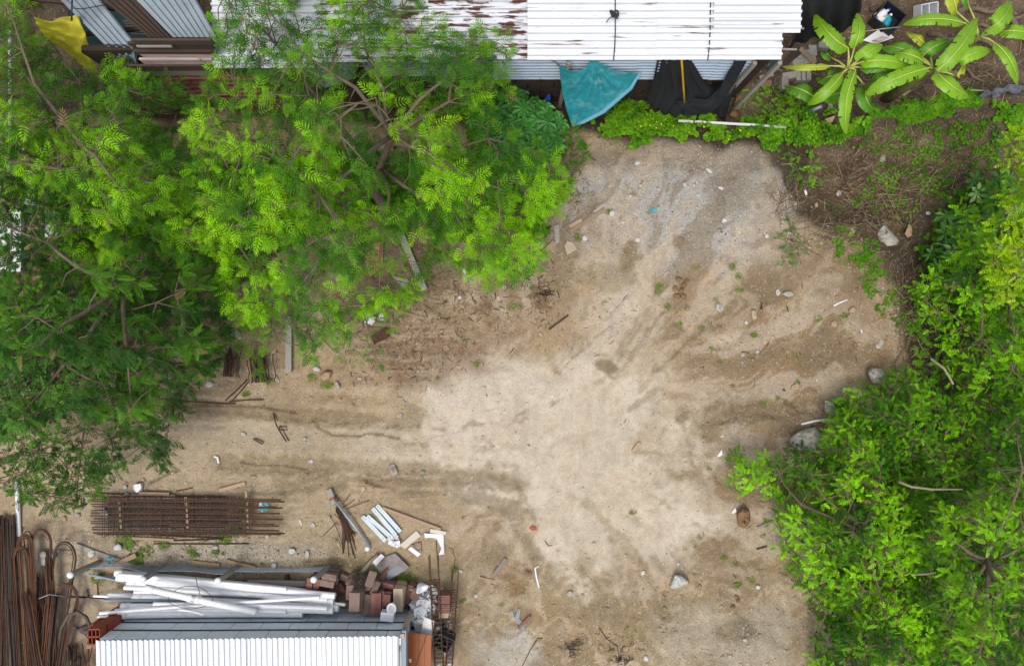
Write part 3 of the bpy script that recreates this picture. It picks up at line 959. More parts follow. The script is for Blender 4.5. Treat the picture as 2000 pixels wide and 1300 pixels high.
# ---- black shade net draped over the front
def fold_net(amp, n):
    return lambda u, v: Vector((0, -1, .3)) * amp * math.sin(u * n + 2 * math.sin(v * 3)) * min(1, 2.5 * v) + Vector((0, 0, 1)) * .03 * math.sin(v * 13 + u * 7)
net = empty('shade_net', P(1345, 190, 0), 'torn black shade net hanging in swags over the zinc wall', 'net')
vs, fs = coons([P(1284, 114, 2.45), P(1310, 113, 2.48), P(1345, 113, 2.48)], [P(1262, 200, .3), P(1300, 222, .1), P(1352, 226, .0)],
               [P(1284, 114, 2.45), P(1276, 150, 1.5), P(1262, 200, .3)], [P(1345, 113, 2.48), P(1378, 160, 1.3), P(1402, 190, .55), P(1352, 226, 0)], 26, 26, fold_net(.05, 30))
mesh_obj('net_panel', vs, fs, M['black_net'], net, True, .004)
vs, fs = coons([P(1352, 226, .0), P(1395, 216, .4), P(1430, 170, 1.3), P(1462, 114, 2.45)], [P(1320, 196, .62), P(1380, 192, .75), P(1412, 160, 1.45), P(1436, 114, 2.48)],
               [P(1352, 226, 0), P(1334, 212, .35), P(1320, 196, .62)], [P(1462, 114, 2.45), P(1448, 113, 2.48), P(1436, 114, 2.48)], 30, 10, fold_net(.03, 22))
mesh_obj('net_panel', vs, fs, M['black_net'], net, True, .004)
vs, fs = coons([P(1405, 195, .55), P(1424, 185, .8), P(1440, 160, 1.3)], [P(1390, 220, -.2), P(1412, 234, -.3), P(1416, 238, -.3)],
               [P(1405, 195, .55), P(1390, 220, -.2)], [P(1440, 160, 1.3), P(1424, 205, .3), P(1416, 238, -.3)], 12, 12, fold_net(.04, 20))
mesh_obj('net_panel', vs, fs, M['black_net'], net, True, .004)
tube_thing('strap', [P(1331, 114, 2.5), P(1333, 140, 1.9), P(1335, 170, 1.3), P(1337, 201, .72)], .024, M['yellow_strap'], 'yellow strap hanging down over the black shade net', 'strap')
# dark net wall at the shed's end
vs, fs = coons([P(1562, -30, 2.4), P(1620, -30, 2.2), P(1684, -30, 1.9)], [P(1540, 92, -.6), P(1600, 72, -.5), P(1672, 52, -.7)],
               [P(1562, -30, 2.4), P(1560, 40, 1.4), P(1540, 92, -.6)], [P(1684, -30, 1.9), P(1682, 10, .8), P(1672, 52, -.7)], 24, 20, fold_net(.06, 26))
o = mesh_obj('shade_net', vs, fs, M['black_net'], None, True, .004); recentre(o)
tag(o, 'black shade net closing the end of the shed above the concrete blocks', 'net')
tube_thing('pole', [P(1523, 96, 2.2), P(1556, 97, 2.2)], .025, M['grey_boards'], 'thin pale pole sticking out under the lower corner of the white roof', 'pole')
tube_thing('pole', [P(1558, 55, 2.45), P(1570, 56, 2.45)], .025, M['grey_boards'], 'thin pale pole stub at the upper corner of the white roof', 'pole')

# ---- lean-to at the left end of the shed: dark boards, grey sheets, maroon siding
lean = empty('lean_to', wall_pt(330, -1.0), 'patched lean-to of dark boards, grey zinc and maroon siding', 'shed')
def zrow(v): return vz(v)
def row(v0, v1, u0, u1, mat, name='board', dy=0.0, tilt=0.0):
    """a wall board spanning plan rows v0..v1 on the wall plane"""
    z1, z0 = zrow(v0), zrow(v1)
    zc = (z0 + z1) / 2
    a = wall_pt(u0, zc, dy); b_ = wall_pt(u1, zc, dy)
    R = Matrix.Rotation(tilt, 3, 'Y')
    return piece(name, (a + b_) / 2, ((b_ - a).length, .05, abs(z1 - z0)), mat, R, lean)
row(75, 84, 262, 416, M['dark_boards'], dy=-.02)
row(85.5, 97, 256, 414, M['dark_boards'], dy=.03, tilt=.006)
row(84, 86.5, 268, 336, M['grey_boards'], dy=-.05)
row(98, 103, 262, 416, M['dark_boards'], dy=-.01)
row(103.5, 111, 276, 418, M['pink_boards'], dy=.01)
row(112, 121, 277, 418, M['pink_boards'], dy=-.03)
row(121.5, 131, 248, 414, M['dark_boards'], dy=-.06, tilt=-.004)
row(132, 136, 250, 380, M['dark_boards'], dy=.0)
row(136.5, 146, 246, 424, M['grey_boards'], dy=.0)
for (u0, u1, dy) in ((246, 340, 0), (336, 425, .02), (420, 500, .0)):
    z1, z0 = zrow(147), zrow(196)
    a = wall_pt(u0, z1, dy); b_ = wall_pt(u1, z1, dy)
    vs, prof, fs = [], [], []
    for i in range(6):
        for t_, h_ in ((0, 0), (.62, 0), (.7, 1), (.88, 1), (.96, 0)): prof.append(((i + t_) / 6, h_))
    prof.append((1, 0))
    for t_, h_ in prof:
        z_ = z1 + (z0 - z1) * t_
        vs += [Vector((a.x, YW + dy - .03 * h_, z_)), Vector((b_.x, YW + dy - .03 * h_, z_))]
    fs = [(2 * i, 2 * i + 2, 2 * i + 3, 2 * i + 1) for i in range(len(prof) - 1)]
    mesh_obj('siding_sheet', vs, fs, M['maroon_sheet'], lean, False, .004)
piece('wall_core', (wall_pt(330, 0).x + .45, YW + .25, .8), (2.4, .12, 3.4), M['dark_void'], parent=lean)
# roof sheets with slanting ribs
corrugated('roof_sheet', P(418, 72, 2.75), P(345, 0, 2.85), P(345 - 60, -60, 2.9), P(418 - 60, 12, 2.8), 1, .0, M['grey_zinc'], lean) if False else None
def slant(name, a, b_, c, d, ribs, mat):
    return corrugated(name, a, b_, c, d, ribs, .035, mat, lean)
# big grey sheet: ribs run from upper left to lower right
slant('roof_sheet', P(338, 73, 2.82), P(262, -4, 3.0), P(350, -60, 3.1), P(424, 73, 2.90), 8, M['grey_zinc'])
slant('roof_sheet', P(291, 73, 2.70), P(192, -6, 2.9), P(262, -6, 2.9), P(336, 74, 2.72), 5, M['dark_boards'])
slant('roof_sheet', P(203, 86, 2.62), P(112, -6, 2.85), P(190, -6, 2.88), P(266, 88, 2.70), 5, M['grey_zinc'])
slant('roof_sheet', P(236, 146, 1.6), P(203, 87, 2.5), P(262, 88, 2.55), P(279, 160, 1.5), 4, M['grey_zinc'])
piece('rafter', P(140, 6, 2.5), (2.4, .1, .1), M['dark_boards'], Matrix.Rotation(-.12, 3, 'Z'), lean)
piece('rafter', P(235, 60, 2.3), (1.5, .08, .08), M['dark_boards'], Matrix.Rotation(.1, 3, 'Z'), lean)
for i in range(6):
    piece('slat', P(255 + i * 3, 42 + i * 5, 1.7), (.32, .035, .03), M['grey_boards'], Matrix.Rotation(-.05, 3, 'Z'), lean)
piece('floor_panel', P(240, 20, .2), (2.6, 2.2, .1), M['teal_wall'], None, lean)

# ---- yellow tarp
def fold_y(u, v):
    return Vector((0, 0, 1)) * (.05 * math.sin(u * 14 + 3 * v) * (1 - v) * min(1, 6 * v + .3) + .045 * math.sin((u + v) * 19) * v * min(1, 5 * u) + .03 * math.sin(v * 23 - u * 4))
vs, fs = coons([P(68, 34, 2.9), P(95, 40, 2.75), P(122, 33, 2.8), P(152, 31, 2.9)], [P(98, 84, 2.3), P(130, 100, 2.0), P(168, 135, 1.6), P(190, 142, 1.5)],
               [P(68, 34, 2.9), P(78, 56, 2.6), P(98, 84, 2.3)], [P(152, 31, 2.9), P(166, 62, 2.6), P(176, 98, 2.1), P(190, 142, 1.5)], 36, 36, fold_y)
o = mesh_obj('tarp', vs, fs, M['yellow_tarp'], None, True, .004); recentre(o)
tag(o, 'crumpled yellow tarpaulin slung beside the grey sheets of the lean-to', 'tarp')
tube_thing('cable', [P(141, -6, 3.2), P(140, 20, 3.15), P(140, 41, 3.0)], .02, M['rope'], 'dark cable hanging down to the yellow tarp', 'cable')
tube_thing('cable', [P(140, 16, 3.2), P(160, 18, 3.05), P(205, 10, 3.15)], .012, M['rope'], 'thin dark cable stretched across the narrow grey roof sheet', 'cable')

# pale painted slab and wall beyond the left trees
lw = empty('white_wall', P(12, 440, 0), 'whitewashed wall and slab glimpsed between the left trees', 'wall')
slabm = MB().box(P(8, 470, .12), (.9, 1.5, .14)).build('slab', M['white_plastic'], lw)
MB().box(P(72, 370, .35), (.25, .8, .5)).build('wall_stub', M['white_plastic'], lw)
MB().box(P(110, 440, .2), (.3, .6, .4)).build('wall_stub', M['white_plastic'], lw)
tube_thing('pole', [P(19, 60, 1.2), P(20, 190, 1.0), P(19, 335, .9)], .04, M['white_plastic'], 'white painted pole showing between the leaves at the far left edge', 'pole')
tube_thing('pole', [G(33, 940, .06), G(35, 985, .06), G(38, 1046, .06)], .055, M['white_plastic'], 'white painted pole lying on bare ground above the rusty rods', 'pole')

# ================================================================ BLOCK STORE at the lower edge
ZR = 1.8
k_r = S * (H - ZR) / H
xl, xr = (194 - 1000) * k_r, (784 - 1000) * k_r
yn = (650 - 1246) * k_r
store = empty('block_store', Vector(((xl + xr) / 2, yn - 1, 0)), 'low store of grey concrete blocks under a new white ribbed roof', 'building')
nb, course = 10, .45
bw = (xr - xl) / nb
for j in range(4):
    off = bw * (.45 if j % 2 else 0)
    for i in range(-1, nb + 1):
        x0 = max(xl, xl + i * bw + off); x1 = min(xr, xl + (i + 1) * bw + off)
        if x1 - x0 < .08: continue
        piece('block', ((x0 + x1) / 2, yn - .08, j * course + course / 2 + random.uniform(-.003, .003)), (x1 - x0 - .014, .16 + random.uniform(-.004, .004), course - .022), M['block'], parent=store)
piece('wall_core', ((xl + xr) / 2, yn - .1, .89), (xr - xl - .02, .13, 1.76), M['mortar'], parent=store)
piece('side_wall', (xr - .07, yn - 1.75, .88), (.14, 3.1, 1.74), M['plaster'], parent=store)
piece('side_wall', (xl + .07, yn - 1.75, .88), (.14, 3.1, 1.74), M['plaster'], parent=store)
# rods laid along the courses
for (v0, v1, z_) in ((1226.5, 1223, 1.37), (1206, 1204, .92)):
    MB().tube([Vector((xl + .05 + (xr - xl - .1) * t, yn + .012, z_ + .012 * math.sin(t * 7))) for t in np.linspace(0, 1, 12)], .016, 5).build('rod', M['rust'], store)
nsh = 4
for i in range(nsh):
    a = i / nsh; b_ = (i + 1) / nsh
    u0, u1 = 187 + 591 * a - (3 if i else 0), 187 + 591 * b_
    v0, v1 = 1250 - 9 * a, 1250 - 9 * b_
    z_ = ZR + .06 + .012 * (i % 2)
    c00 = P(u0, v0, z_); c01 = P(u1, v1, z_)
    c10 = c00 + Vector((0, -2.6, -.12)); c11 = c01 + Vector((0, -2.6, -.12))
    corrugated('roof_sheet', c00, c10, c11, c01, 14, .042, M['new_roof'], store)
piece('fascia_board', ((xr + .05), yn - 1.0, 1.62), (.10, 2.3, .28), M['grey_zinc'], parent=store)
piece('corner_post', (xr + .02, yn + .05, .9), (.10, .10, 1.8), M['wood_grey'], parent=store)

# hollow terracotta bricks piled at its corner
hb = MB()
for x in (-.5, -.17, .17, .5): hb.box((x * .94, 0, 0), (.05, 1, 1))
for y in (-.5, 0, .5): hb.box((0, y * .92, 0), (1, .08, 1))
hbm = hb.build('hollow_brick', M['terracotta'])
hbme = hbm.data
bpy.data.objects.remove(hbm)
hx0, hy0 = xl - .16, yn - .02
names = ['bottom', 'second', 'third', 'fourth', 'fifth', 'top']
for j in range(6):
    for i in range(2):
        o = piece('hollow_brick', (hx0 + i * .0 - (.29 if i else 0) + random.uniform(-.015, .015), hy0 + random.uniform(-.02, .02) - (.1 if i else 0), .15 + j * .285 - (.0 if not i else .0)), (.27, .36, .28), M['terracotta'], Matrix.Rotation(random.uniform(-.05, .05), 3, 'Z'), None, hbme)
        if i and j > 3:
            bpy.data.objects.remove(o); continue
        tag(o, f'{names[j]} hollow terracotta brick of the {"stack against the store" if not i else "lower outer stack by the store"}', 'brick', 'hollow bricks at the store corner')

# ---- white pipes piled behind the store
def pz(v): return .16 + (v - 1112) / 90. * .56
PIPES = [  # u0,v0,u1,v1, radius(plan), lift, mat, label
    (226, 1118, 622, 1158, 9, .00, 'pvc', 'thick white pipe along the fence side of the pile, outermost of the thick ones'),
    (229, 1127, 655, 1163, 9, .20, 'pvc', 'thick white pipe lying second from the fence side of the pile'),
    (249, 1139, 652, 1175, 9, .10, 'pvc', 'thick white pipe whose near end is set back under the wire loop'),
    (260, 1167, 662, 1187, 10, .02, 'pvc', 'thick white pipe in the middle of the pile with a square end'),
    (212, 1161, 640, 1168, 6, -.16, 'pvc', 'medium white pipe sunk low in the middle of the pile'),
    (237, 1184, 651, 1192, 9, .12, 'pvc', 'thick white pipe lying second from the store wall'),
    (233, 1203, 592, 1197, 11, .03, 'pvc', 'thickest white pipe lying against the store wall'),
    (250, 1176, 636, 1190, 6, -.2, 'pvc_cream', 'cream coloured pipe showing between the white ones'),
    (195, 1197, 624, 1166, 4, .33, 'pvc', 'thin white pipe laid slantwise over the thick ones'),
    (191, 1204, 500, 1192, 3, .10, 'pvc', 'thin white pipe beside the thickest one at the store wall'),
    (183, 1163, 500, 1180, 3, .06, 'pvc', 'thin white pipe sticking out furthest beyond the pile'),
    (348, 1190, 398, 1200, 2.2, .42, 'pvc', 'short thin white pipe lying on top near the store wall'),
    (186, 1127, 262, 1131, 4, -.1, 'pvc_grey', 'grey conduit poking out at the fence end of the pile'),
    (173, 1121, 300, 1152, 3, -.06, 'pvc_grey', 'dark grey conduit slanting under the white pipes'),
    (243, 1147, 640, 1171, 6, .16, 'pvc', 'slim white pipe lying along the set back thick one'),
    (232, 1122, 560, 1150, 5, .26, 'pvc', 'slim white pipe crossing the two outermost thick ones'),
    (255, 1173, 655, 1183, 6, -.02, 'pvc_cream', 'slim cream pipe left of the square ended thick one'),
    (225, 1192, 560, 1194, 6, .14, 'pvc', 'slim white pipe tucked above the thickest one'),
    (262, 1155, 648, 1167, 6, .05, 'pvc', 'slim white pipe under the one with couplings'),
    (300, 1179, 640, 1188, 5, .26, 'pvc', 'slim white pipe on top near the wire loop'),
    (205, 1172, 430, 1176, 4, .12, 'pvc_grey', 'slim grey conduit in the middle of the white pile'),
    (600, 1178, 675, 1180, 4, .05, 'pvc', 'narrow white pipe with its end by the brown pavers'),
    (560, 1192, 640, 1196, 7, -.2, 'pvc', 'short white pipe end next to the thickest one'),
]
for (u0, v0, u1, v1, r, lift, mt, lab) in PIPES:
    z0 = pz(v0) + lift; z1 = pz(v1) + lift
    rr = r * S * (.68 if r > 5 else .8)
    z0 = max(z0, rr + .05); z1 = max(z1, rr + .05)
    a, b_ = P(u0, v0, z0), P(u1, v1, z1)
    lim = yn - .0 + rr + .03
    a.y = max(a.y, lim); b_.y = max(b_.y, lim)
    pts = [a.lerp(b_, t) + Vector((0, 0, -.05 * math.sin(t * math.pi))) for t in np.linspace(0, 1, 8)]
    n = 14 if r > 5 else 8
    mb = MB()
    mb.tube(pts, rr, n, cap=False)
    d0 = (pts[1] - pts[0]).normalized()
    # open ends with wall thickness
    mb.tube([pts[-1], pts[-1] - (pts[-1] - pts[-2]).normalized() * .5], rr * .9, n, cap=False)
    mb.tube([pts[0], pts[0] + d0 * .5], rr * .9, n, cap=False)
    o = mb.build('pipe', M[mt], None, True)
    recentre(o); tag(o, lab, 'pipe', 'plastic pipes piled behind the block store')
    if r >= 9:   # socket end
        MB().tube([pts[0], pts[0] + d0 * .22], rr * 1.12, n).build('socket', M[mt], o, True)
a, b_ = P(288, 1149, .98), P(500, 1195, 1.0)
pipe = MB().tube([a, a.lerp(b_, .5), b_], .078, 12).build('pipe', M['pvc'], None, True); recentre(pipe)
tag(pipe, 'white pipe with two couplings lying slantwise on top of the pile', 'pipe', 'plastic pipes piled behind the block store')
for t in (.41, .45, .02):
    c = a.lerp(b_, t); d_ = (b_ - a).normalized()
    MB().tube([c - d_ * .1, c + d_ * .1], .095, 12).build('coupling', M['pvc'], pipe, True)
for i, (u, lab) in enumerate(((300, 'timber bearer under the flared ends of the white pipes'), (430, 'timber bearer under the middle of the white pipes'), (560, 'timber bearer under the square ends of the white pipes'))):
    o = plank('timber', P(u, 1122, .04), P(u + 4, 1180, .10), .1, .1, M['dark_boards'])
    tag(o, lab, 'timber', 'bearers under the pipes')
for j, (v0, v1, lab) in enumerate(((1134.5, 1136.5, 'pale square batten beyond the pipes beside the maroon pavers'), (1141, 1142, 'second pale batten, partly under the outer white pipe'))):
    o = plank('batten', P(484 + 22 * j, v0, .2), P(598 + 6 * j, v1, .22), .07, .05, M['wood_grey']); tag(o, lab, 'batten', 'battens by the pipe pile')
# loop of tying wire over the pipes
lp = [P(372 + 42 * math.cos(t) * (1 + .1 * math.sin(3 * t)), 1166 + 22 * math.sin(t), 1.02 + .02 * math.sin(5 * t)) for t in np.linspace(0, 2 * math.pi, 26)]
tube_thing('wire', lp, .007, M['rust_dark'], 'thin dark wire loop lying over the white pipes', 'wire', None, 4)
tube_thing('wire', [P(382, 1127, .55), P(386, 1144, .75), P(390, 1158, .98), P(388, 1176, .98)], .010, M['galv'], 'grey tie wire across the thick white pipes', 'wire', None, 5)
tube_thing('hose', [G(130, 1165, .03), G(170, 1166, .03), P(200, 1168, .3), P(224, 1171, .42)], .016, M['black_plastic'], 'thin dark hose running from the rod coils to the pipe pile', 'hose')
o = MB()
for k in range(16):
    c = P(272 + random.uniform(-8, 8), 1148 + random.uniform(-4, 4), .35)
    o.box(c, (.16, .10, .02), Euler((random.random(), random.random(), random.random() * 3)).to_matrix())
o = o.build('plastic_bag', M['blue']); recentre(o); tag(o, 'scrap of dark blue plastic stuffed between the white pipes', 'plastic bag')

# ---- chain-link fence with concrete posts
fence = empty('wire_fence', G(420, 1104), 'sagging chain link fence on four leaning grey posts behind the pipes', 'fence')
FP = [((195, 1097), (138, 1122), 1.05), ((320, 1105), (280, 1130), .95), ((465, 1107), (426, 1133), 1.15), ((643, 1106), (613, 1131), 1.2)]
tops = []
for (b0, t0, z_) in FP:
    a = G(*b0, 0); b_ = P(*t0, z_)
    plank('post', a, b_, .105, .10, M['concrete'], fence)
    MB().tube([b_ - Vector((0, 0, .01)), b_ + Vector((0, 0, .03)), b_ + Vector((0, 0, .055))], [.075, .075, .03], 12).build('cap', M['white_plastic'], fence, True)
    tops.append((a, b_))
for i in range(3):
    (a0, a1), (b0, b1) = tops[i], tops[i + 1]
    mb = MB()
    hgt = .5 if i < 2 else .4
    n = 26
    def fp(s_, h_):
        p = a0.lerp(b0, s_); q = a1.lerp(b1, s_)
        return p.lerp(q, h_ * hgt * (1 - .25 * math.sin(s_ * math.pi))) + Vector((0, .03 * math.sin(s_ * 5 + i), .03 * math.sin(s_ * 9)))
    for j in range(-8, n):
        for sg in (1, -1):
            pts = []
            for k in range(5):
                s_ = (j + 8 * k / 4) / n if sg > 0 else (j + 8 - 8 * k / 4) / n
                if 0 <= s_ <= 1: pts.append(fp(s_, k / 4))
            if len(pts) > 1: mb.tube(pts, .0035, 3, cap=False)
    o = mb.build('chain_link', M['galv'], fence); o['kind'] = 'stuff'
    MB().tube([fp(t, 1) for t in np.linspace(0, 1, 14)], .007, 5).build('rail_wire', M['galv'], fence, True)
    MB().tube([fp(t, .02) for t in np.linspace(0, 1, 14)], .007, 5).build('rail_wire', M['galv'], fence, True)

# ---- stacks of pavers at the corner of the store
PST = [  # centre u,v, w,l (plan), rot deg, layers, nx, ny, mat, label
    (613, 1140, 26, 26, -8, 6, 2, 1, 'paver', 'neat maroon paver stack under the last fence post'),
    (640, 1135, 30, 28, -10, 7, 1, 2, 'paver_dusty', 'dusty brown paver stack beside the last fence post'),
    (689, 1146, 18, 36, 35, 7, 1, 1, 'paver_dusty', 'stack of long dusty slabs turned askew'),
    (703, 1150, 20, 36, 35, 6, 1, 1, 'paver_dusty', 'second stack of long dusty slabs beside the askew one'),
    (694, 1178, 22, 38, 0, 12, 1, 1, 'paver_dusty', 'tall crumbling stack of thin brown tiles at the pipe ends'),
    (714, 1180, 18, 46, -2, 8, 1, 2, 'paver_dusty', 'grey dusty paver stack next to the crumbling tiles'),
    (735, 1180, 24, 44, 0, 9, 2, 1, 'paver', 'tallest maroon paver stack against the store wall'),
    (756, 1172, 17, 26, -4, 8, 1, 1, 'paver', 'narrow maroon paver stack behind the broken toilet'),
    (777, 1172, 20, 48, -4, 8, 1, 1, 'beige_slab', 'stack of beige slabs at the corner of the store'),
    (747, 1146, 30, 18, -8, 4, 1, 1, 'paver_dusty', 'low stack of grey brown slabs behind the maroon pavers'),
    (760, 1146, 24, 12, -8, 5, 1, 1, 'paver', 'low row of red pavers on the grey brown slabs'),
    (800, 1160, 14, 40, -18, 4, 1, 1, 'paver', 'maroon pavers leaning by the ceramic rubble'),
]
for (u, v, w, l, rot, lay_, nx, ny, mt, lab) in PST:
    th = .085
    ztop = lay_ * th
    c0 = P(u, v, ztop)
    if c0.y - l * S * .46 < yn + .02: c0.y = yn + .03 + l * S * .46
    stack = empty('paver_stack', (c0.x, c0.y, gz(u, v)), lab, 'pavers', 'paver stacks at the store corner')
    R0 = Matrix.Rotation(math.radians(rot), 3, 'Z')
    for q in range(lay_):
        for i in range(nx):
            for j in range(ny):
                sx, sy = w * S * .93 / nx, l * S * .93 / ny
                off = R0 @ Vector(((i - (nx - 1) / 2) * sx + random.uniform(-.03, .03), (j - (ny - 1) / 2) * sy + random.uniform(-.03, .03), 0))
                piece('paver', (c0.x + off.x, c0.y + off.y, th * q + th / 2), (sx - .012, sy - .012, th - .008), M[mt], R0 @ Euler((random.uniform(-.03, .03), random.uniform(-.03, .03), random.uniform(-.11, .11))).to_matrix(), stack)

R_ = random.Random(41)
for i in range(13):
    u, v = R_.uniform(600, 800), R_.uniform(1118, 1166)
    if i > 8: u, v = R_.uniform(676, 735), R_.uniform(1128, 1200)
    z_ = R_.uniform(.05, .3) if i <= 8 else R_.uniform(.5, .9)
    c_ = P(u, v, z_); c_.y = max(c_.y, yn + .2)
    o = piece('paver', c_, (R_.uniform(.2, .36), R_.uniform(.12, .22), .07), M[R_.choice(['paver', 'paver_dusty', 'paver_dusty'])], Euler((R_.uniform(-.5, .5), R_.uniform(-.5, .5), R_.uniform(0, 3.1))).to_matrix())
    tag(o, 'dusty paver toppled among the stacks at the store corner', 'paver', 'toppled pavers')

# broken toilet on the pavers
tc_ = P(759, 1196, .95)
toilet = empty('toilet', tc_ - Vector((0, 0, .25)), 'white toilet bowl lying beside the maroon paver stack', 'toilet')
MB().box(tc_ + Vector((-.02, -.06, 0)), (.30, .20, .22), Matrix.Rotation(-.1, 3, 'Z')).build('tank', M['ceramic'], toilet)
mb = MB(); n = 18
prof = [(.07, -.14), (.09, -.02), (.11, .05), (.115, .07), (.085, .07), (.06, .01), (.03, -.04), (.0, -.05)]
bc = tc_ + Vector((.08, .12, .02))
vs = [bc + Vector((r * math.cos(2 * math.pi * j / n), r * 1.2 * math.sin(2 * math.pi * j / n), z_)) for r, z_ in prof for j in range(n)]
fs = [(i * n + j, i * n + (j + 1) % n, (i + 1) * n + (j + 1) % n, (i + 1) * n + j) for i in range(len(prof) - 1) for j in range(n)]
mesh_obj('bowl', vs, fs, M['ceramic'], toilet, True)

# old washbasin on the rubble
bc = P(822, 1146, .62)
prof = [(.06, -.08), (.11, .0), (.14, .06), (.145, .075), (.11, .07), (.08, -.01), (.04, -.06), (.0, -.065)]
vs = [bc + Euler((.75, .35, .4)).to_matrix() @ Vector((r * (1.25 if math.cos(2 * math.pi * j / n) > 0 else 1.05) * math.cos(2 * math.pi * j / n), r * .8 * math.sin(2 * math.pi * j / n), z_)) for r, z_ in prof for j in range(n)]
o = mesh_obj('washbasin', vs, fs, M['ceramic'], None, True); recentre(o); tag(o, 'cracked white washbasin lying tilted at the far end of the rubble', 'washbasin')

# broken ceramic and plaster heaped beside the store
heap = MB()
vs_h, fs_h = [], []
hu = [(806, 1150), (848, 1148), (852, 1200), (845, 1240), (800, 1238), (794, 1195)]
NH = 13
for j in range(NH):
    for i in range(NH):
        a, b_ = i / (NH - 1), j / (NH - 1)
        u = 796 + 52 * a; v = 1146 + 96 * b_
        h = .40 * math.sin(math.pi * min(1, max(0, a * .9 + .05))) ** .6 * math.sin(math.pi * (b_ * .8 + .1)) ** .5 + .05 * vnoise(i * 1.7, j * 1.3, 9)
        vs_h.append(P(u, v, h - .02))
for j in range(NH - 1):
    for i in range(NH - 1):
        a = j * NH + i; fs_h.append((a, a + NH, a + NH + 1, a + 1))
o = mesh_obj('rubble_heap', vs_h, fs_h, M['rock_dark'], None, True); recentre(o)
tag(o, 'dark heap of fine rubble beside the store wall', 'rubble', kind='stuff')
def shard(u, v, z, r, mat, seed):
    rs = random.Random(seed)
    n_ = rs.randint(4, 6)
    poly = [(r * rs.uniform(.6, 1.1) * math.cos(2 * math.pi * k / n_ + rs.uniform(-.2, .2)), r * rs.uniform(.6, 1.1) * math.sin(2 * math.pi * k / n_)) for k in range(n_)]
    R = Euler((rs.uniform(-.6, .6), rs.uniform(-.6, .6), rs.uniform(0, 6))).to_matrix()
    th = rs.uniform(.02, .06)
    c = P(u, v, z)
    vs = [c + R @ Vector((x, y, th / 2)) for x, y in poly] + [c + R @ Vector((x * .96, y * .96, -th / 2)) for x, y in poly]
    fs = [tuple(range(n_)), tuple(range(2 * n_ - 1, n_ - 1, -1))] + [(k, k + n_, (k + 1) % n_ + n_, (k + 1) % n_) for k in range(n_)]
    return mesh_obj('ceramic_shard', vs, fs, mat)
rs = random.Random(4)
for i in range(96):
    a, b_ = rs.random(), rs.random()
    u = 800 + 48 * a; v = 1150 + 96 * b_
    h = .42 * math.sin(math.pi * (a * .9 + .05)) ** .6 * math.sin(math.pi * (b_ * .8 + .1)) ** .5
    o = shard(u, v, h + .04 + .06 * rs.random(), rs.uniform(.06, .17), M[rs.choice(['ceramic', 'ceramic', 'white_board', 'ceramic_dirty', 'galv'])], i)
    recentre(o); tag(o, 'broken white ceramic shard in the rubble heap beside the store', 'shard', 'ceramic shards in the rubble heap')
o = slab('panel', [(828, 1204), (848, 1212), (844, 1246), (822, 1238)], .62, .03, M['white_board'], tilt=(.003, -.002)); recentre(o)
tag(o, 'white rectangular panel lying over the ceramic rubble', 'panel')
o = slab('paver_board', [(806, 1150), (824, 1156), (812, 1178), (800, 1166)], .55, .05, M['paver']); recentre(o)
tag(o, 'broken maroon slab lying on the rubble under the washbasin', 'slab')

# orange boards
ob = empty('door_panel', P(820, 1275, .8), 'orange varnished door of upright boards lying by the rubble', 'door')
for i in range(4):
    u0 = 793 + i * 12.5
    plank('board', P(u0 + 6, 1234 + i * 1.6, .78), P(u0 + 5, 1345, .86), .145, .03, M['orange_wood'], ob)
for v in (1262, 1322):
    plank('batten', P(795, v, .70), P(842, v + 6, .70), .1, .05, M['orange_wood'], ob)
plank('batten', P(833, 1240, .83), P(812, 1300, .86), .012, .012, M['rope'], ob)
o = slab('paper_scrap', [(798, 1286), (803, 1285), (804, 1292), (800, 1293)], .86, .004, M['white_board']); recentre(o); tag(o, 'small white paper scrap on the orange door', 'paper')

# rusty column cages lying beside the rubble
def cage(name, p0, p1, w, n_st, ext0, ext1, r, mat, label, group, seed, zb=.1, nbar=4):
    rs_ = random.Random(seed)
    a, b_ = Vector(p0), Vector(p1)
    R = frame_of(a, b_)
    L_ = (b_ - a).length
    root = empty(name, a.lerp(b_, .5), label, 'rebar cage', group)
    hw = w / 2
    for (sy, sz) in ((-1, -1), (1, -1), (1, 1), (-1, 1))[:nbar]:
        pts = []
        e0, e1 = ext0 * rs_.uniform(.6, 1.1), ext1 * rs_.uniform(.6, 1.1)
        for t in np.linspace(-e0, L_ + e1, 9):
            pts.append(a + R @ Vector((t, sy * hw + rs_.uniform(-.008, .008), sz * hw + rs_.uniform(-.008, .008))))
        MB().tube(pts, r, 5).build('bar', mat, root, True)
    me = None
    for i in range(n_st):
        c = a.lerp(b_, (i + .5) / n_st)
        q = hw + r
        if me is None:
            mb = MB().tube([Vector((0, y * q, z * q)) for y, z in ((-1, -1), (1, -1), (1, 1), (-1, 1), (-1, -1))], r * .75, 4, False)
            me = bpy.data.meshes.new('stirrup'); me.from_pydata(mb.v, [], mb.f); me.materials.append(mat)
        o = bpy.data.objects.new('stirrup', me); col.objects.link(o)
        o.matrix_basis = Matrix.Translation(c) @ (R @ Matrix.Rotation(rs_.uniform(-.12, .12), 3, 'Z')).to_4x4()
        adopt(o, root)
    return root
cage('rebar_cage', P(849, 1130, .62), P(858, 1300, .55), .20, 22, .85, .1, .012, M['rust'], 'rusty column cage leaning between the ceramic rubble and the clay blocks', 'rusty column cages beside the store', 1)
cage('rebar_cage', P(887, 1150, .40), P(876, 1310, .50), .15, 20, .45, .1, .012, M['rust'], 'rusty column cage nearest the open sand, right of the clay blocks', 'rusty column cages beside the store', 2)
tube_thing('wire', [P(884, 1130, .4), P(889, 1090, .35), P(884, 1072, .25), P(876, 1068, .2)], .009, M['rust'], 'thin rusty wire curling above the column cage', 'wire', None, 5)
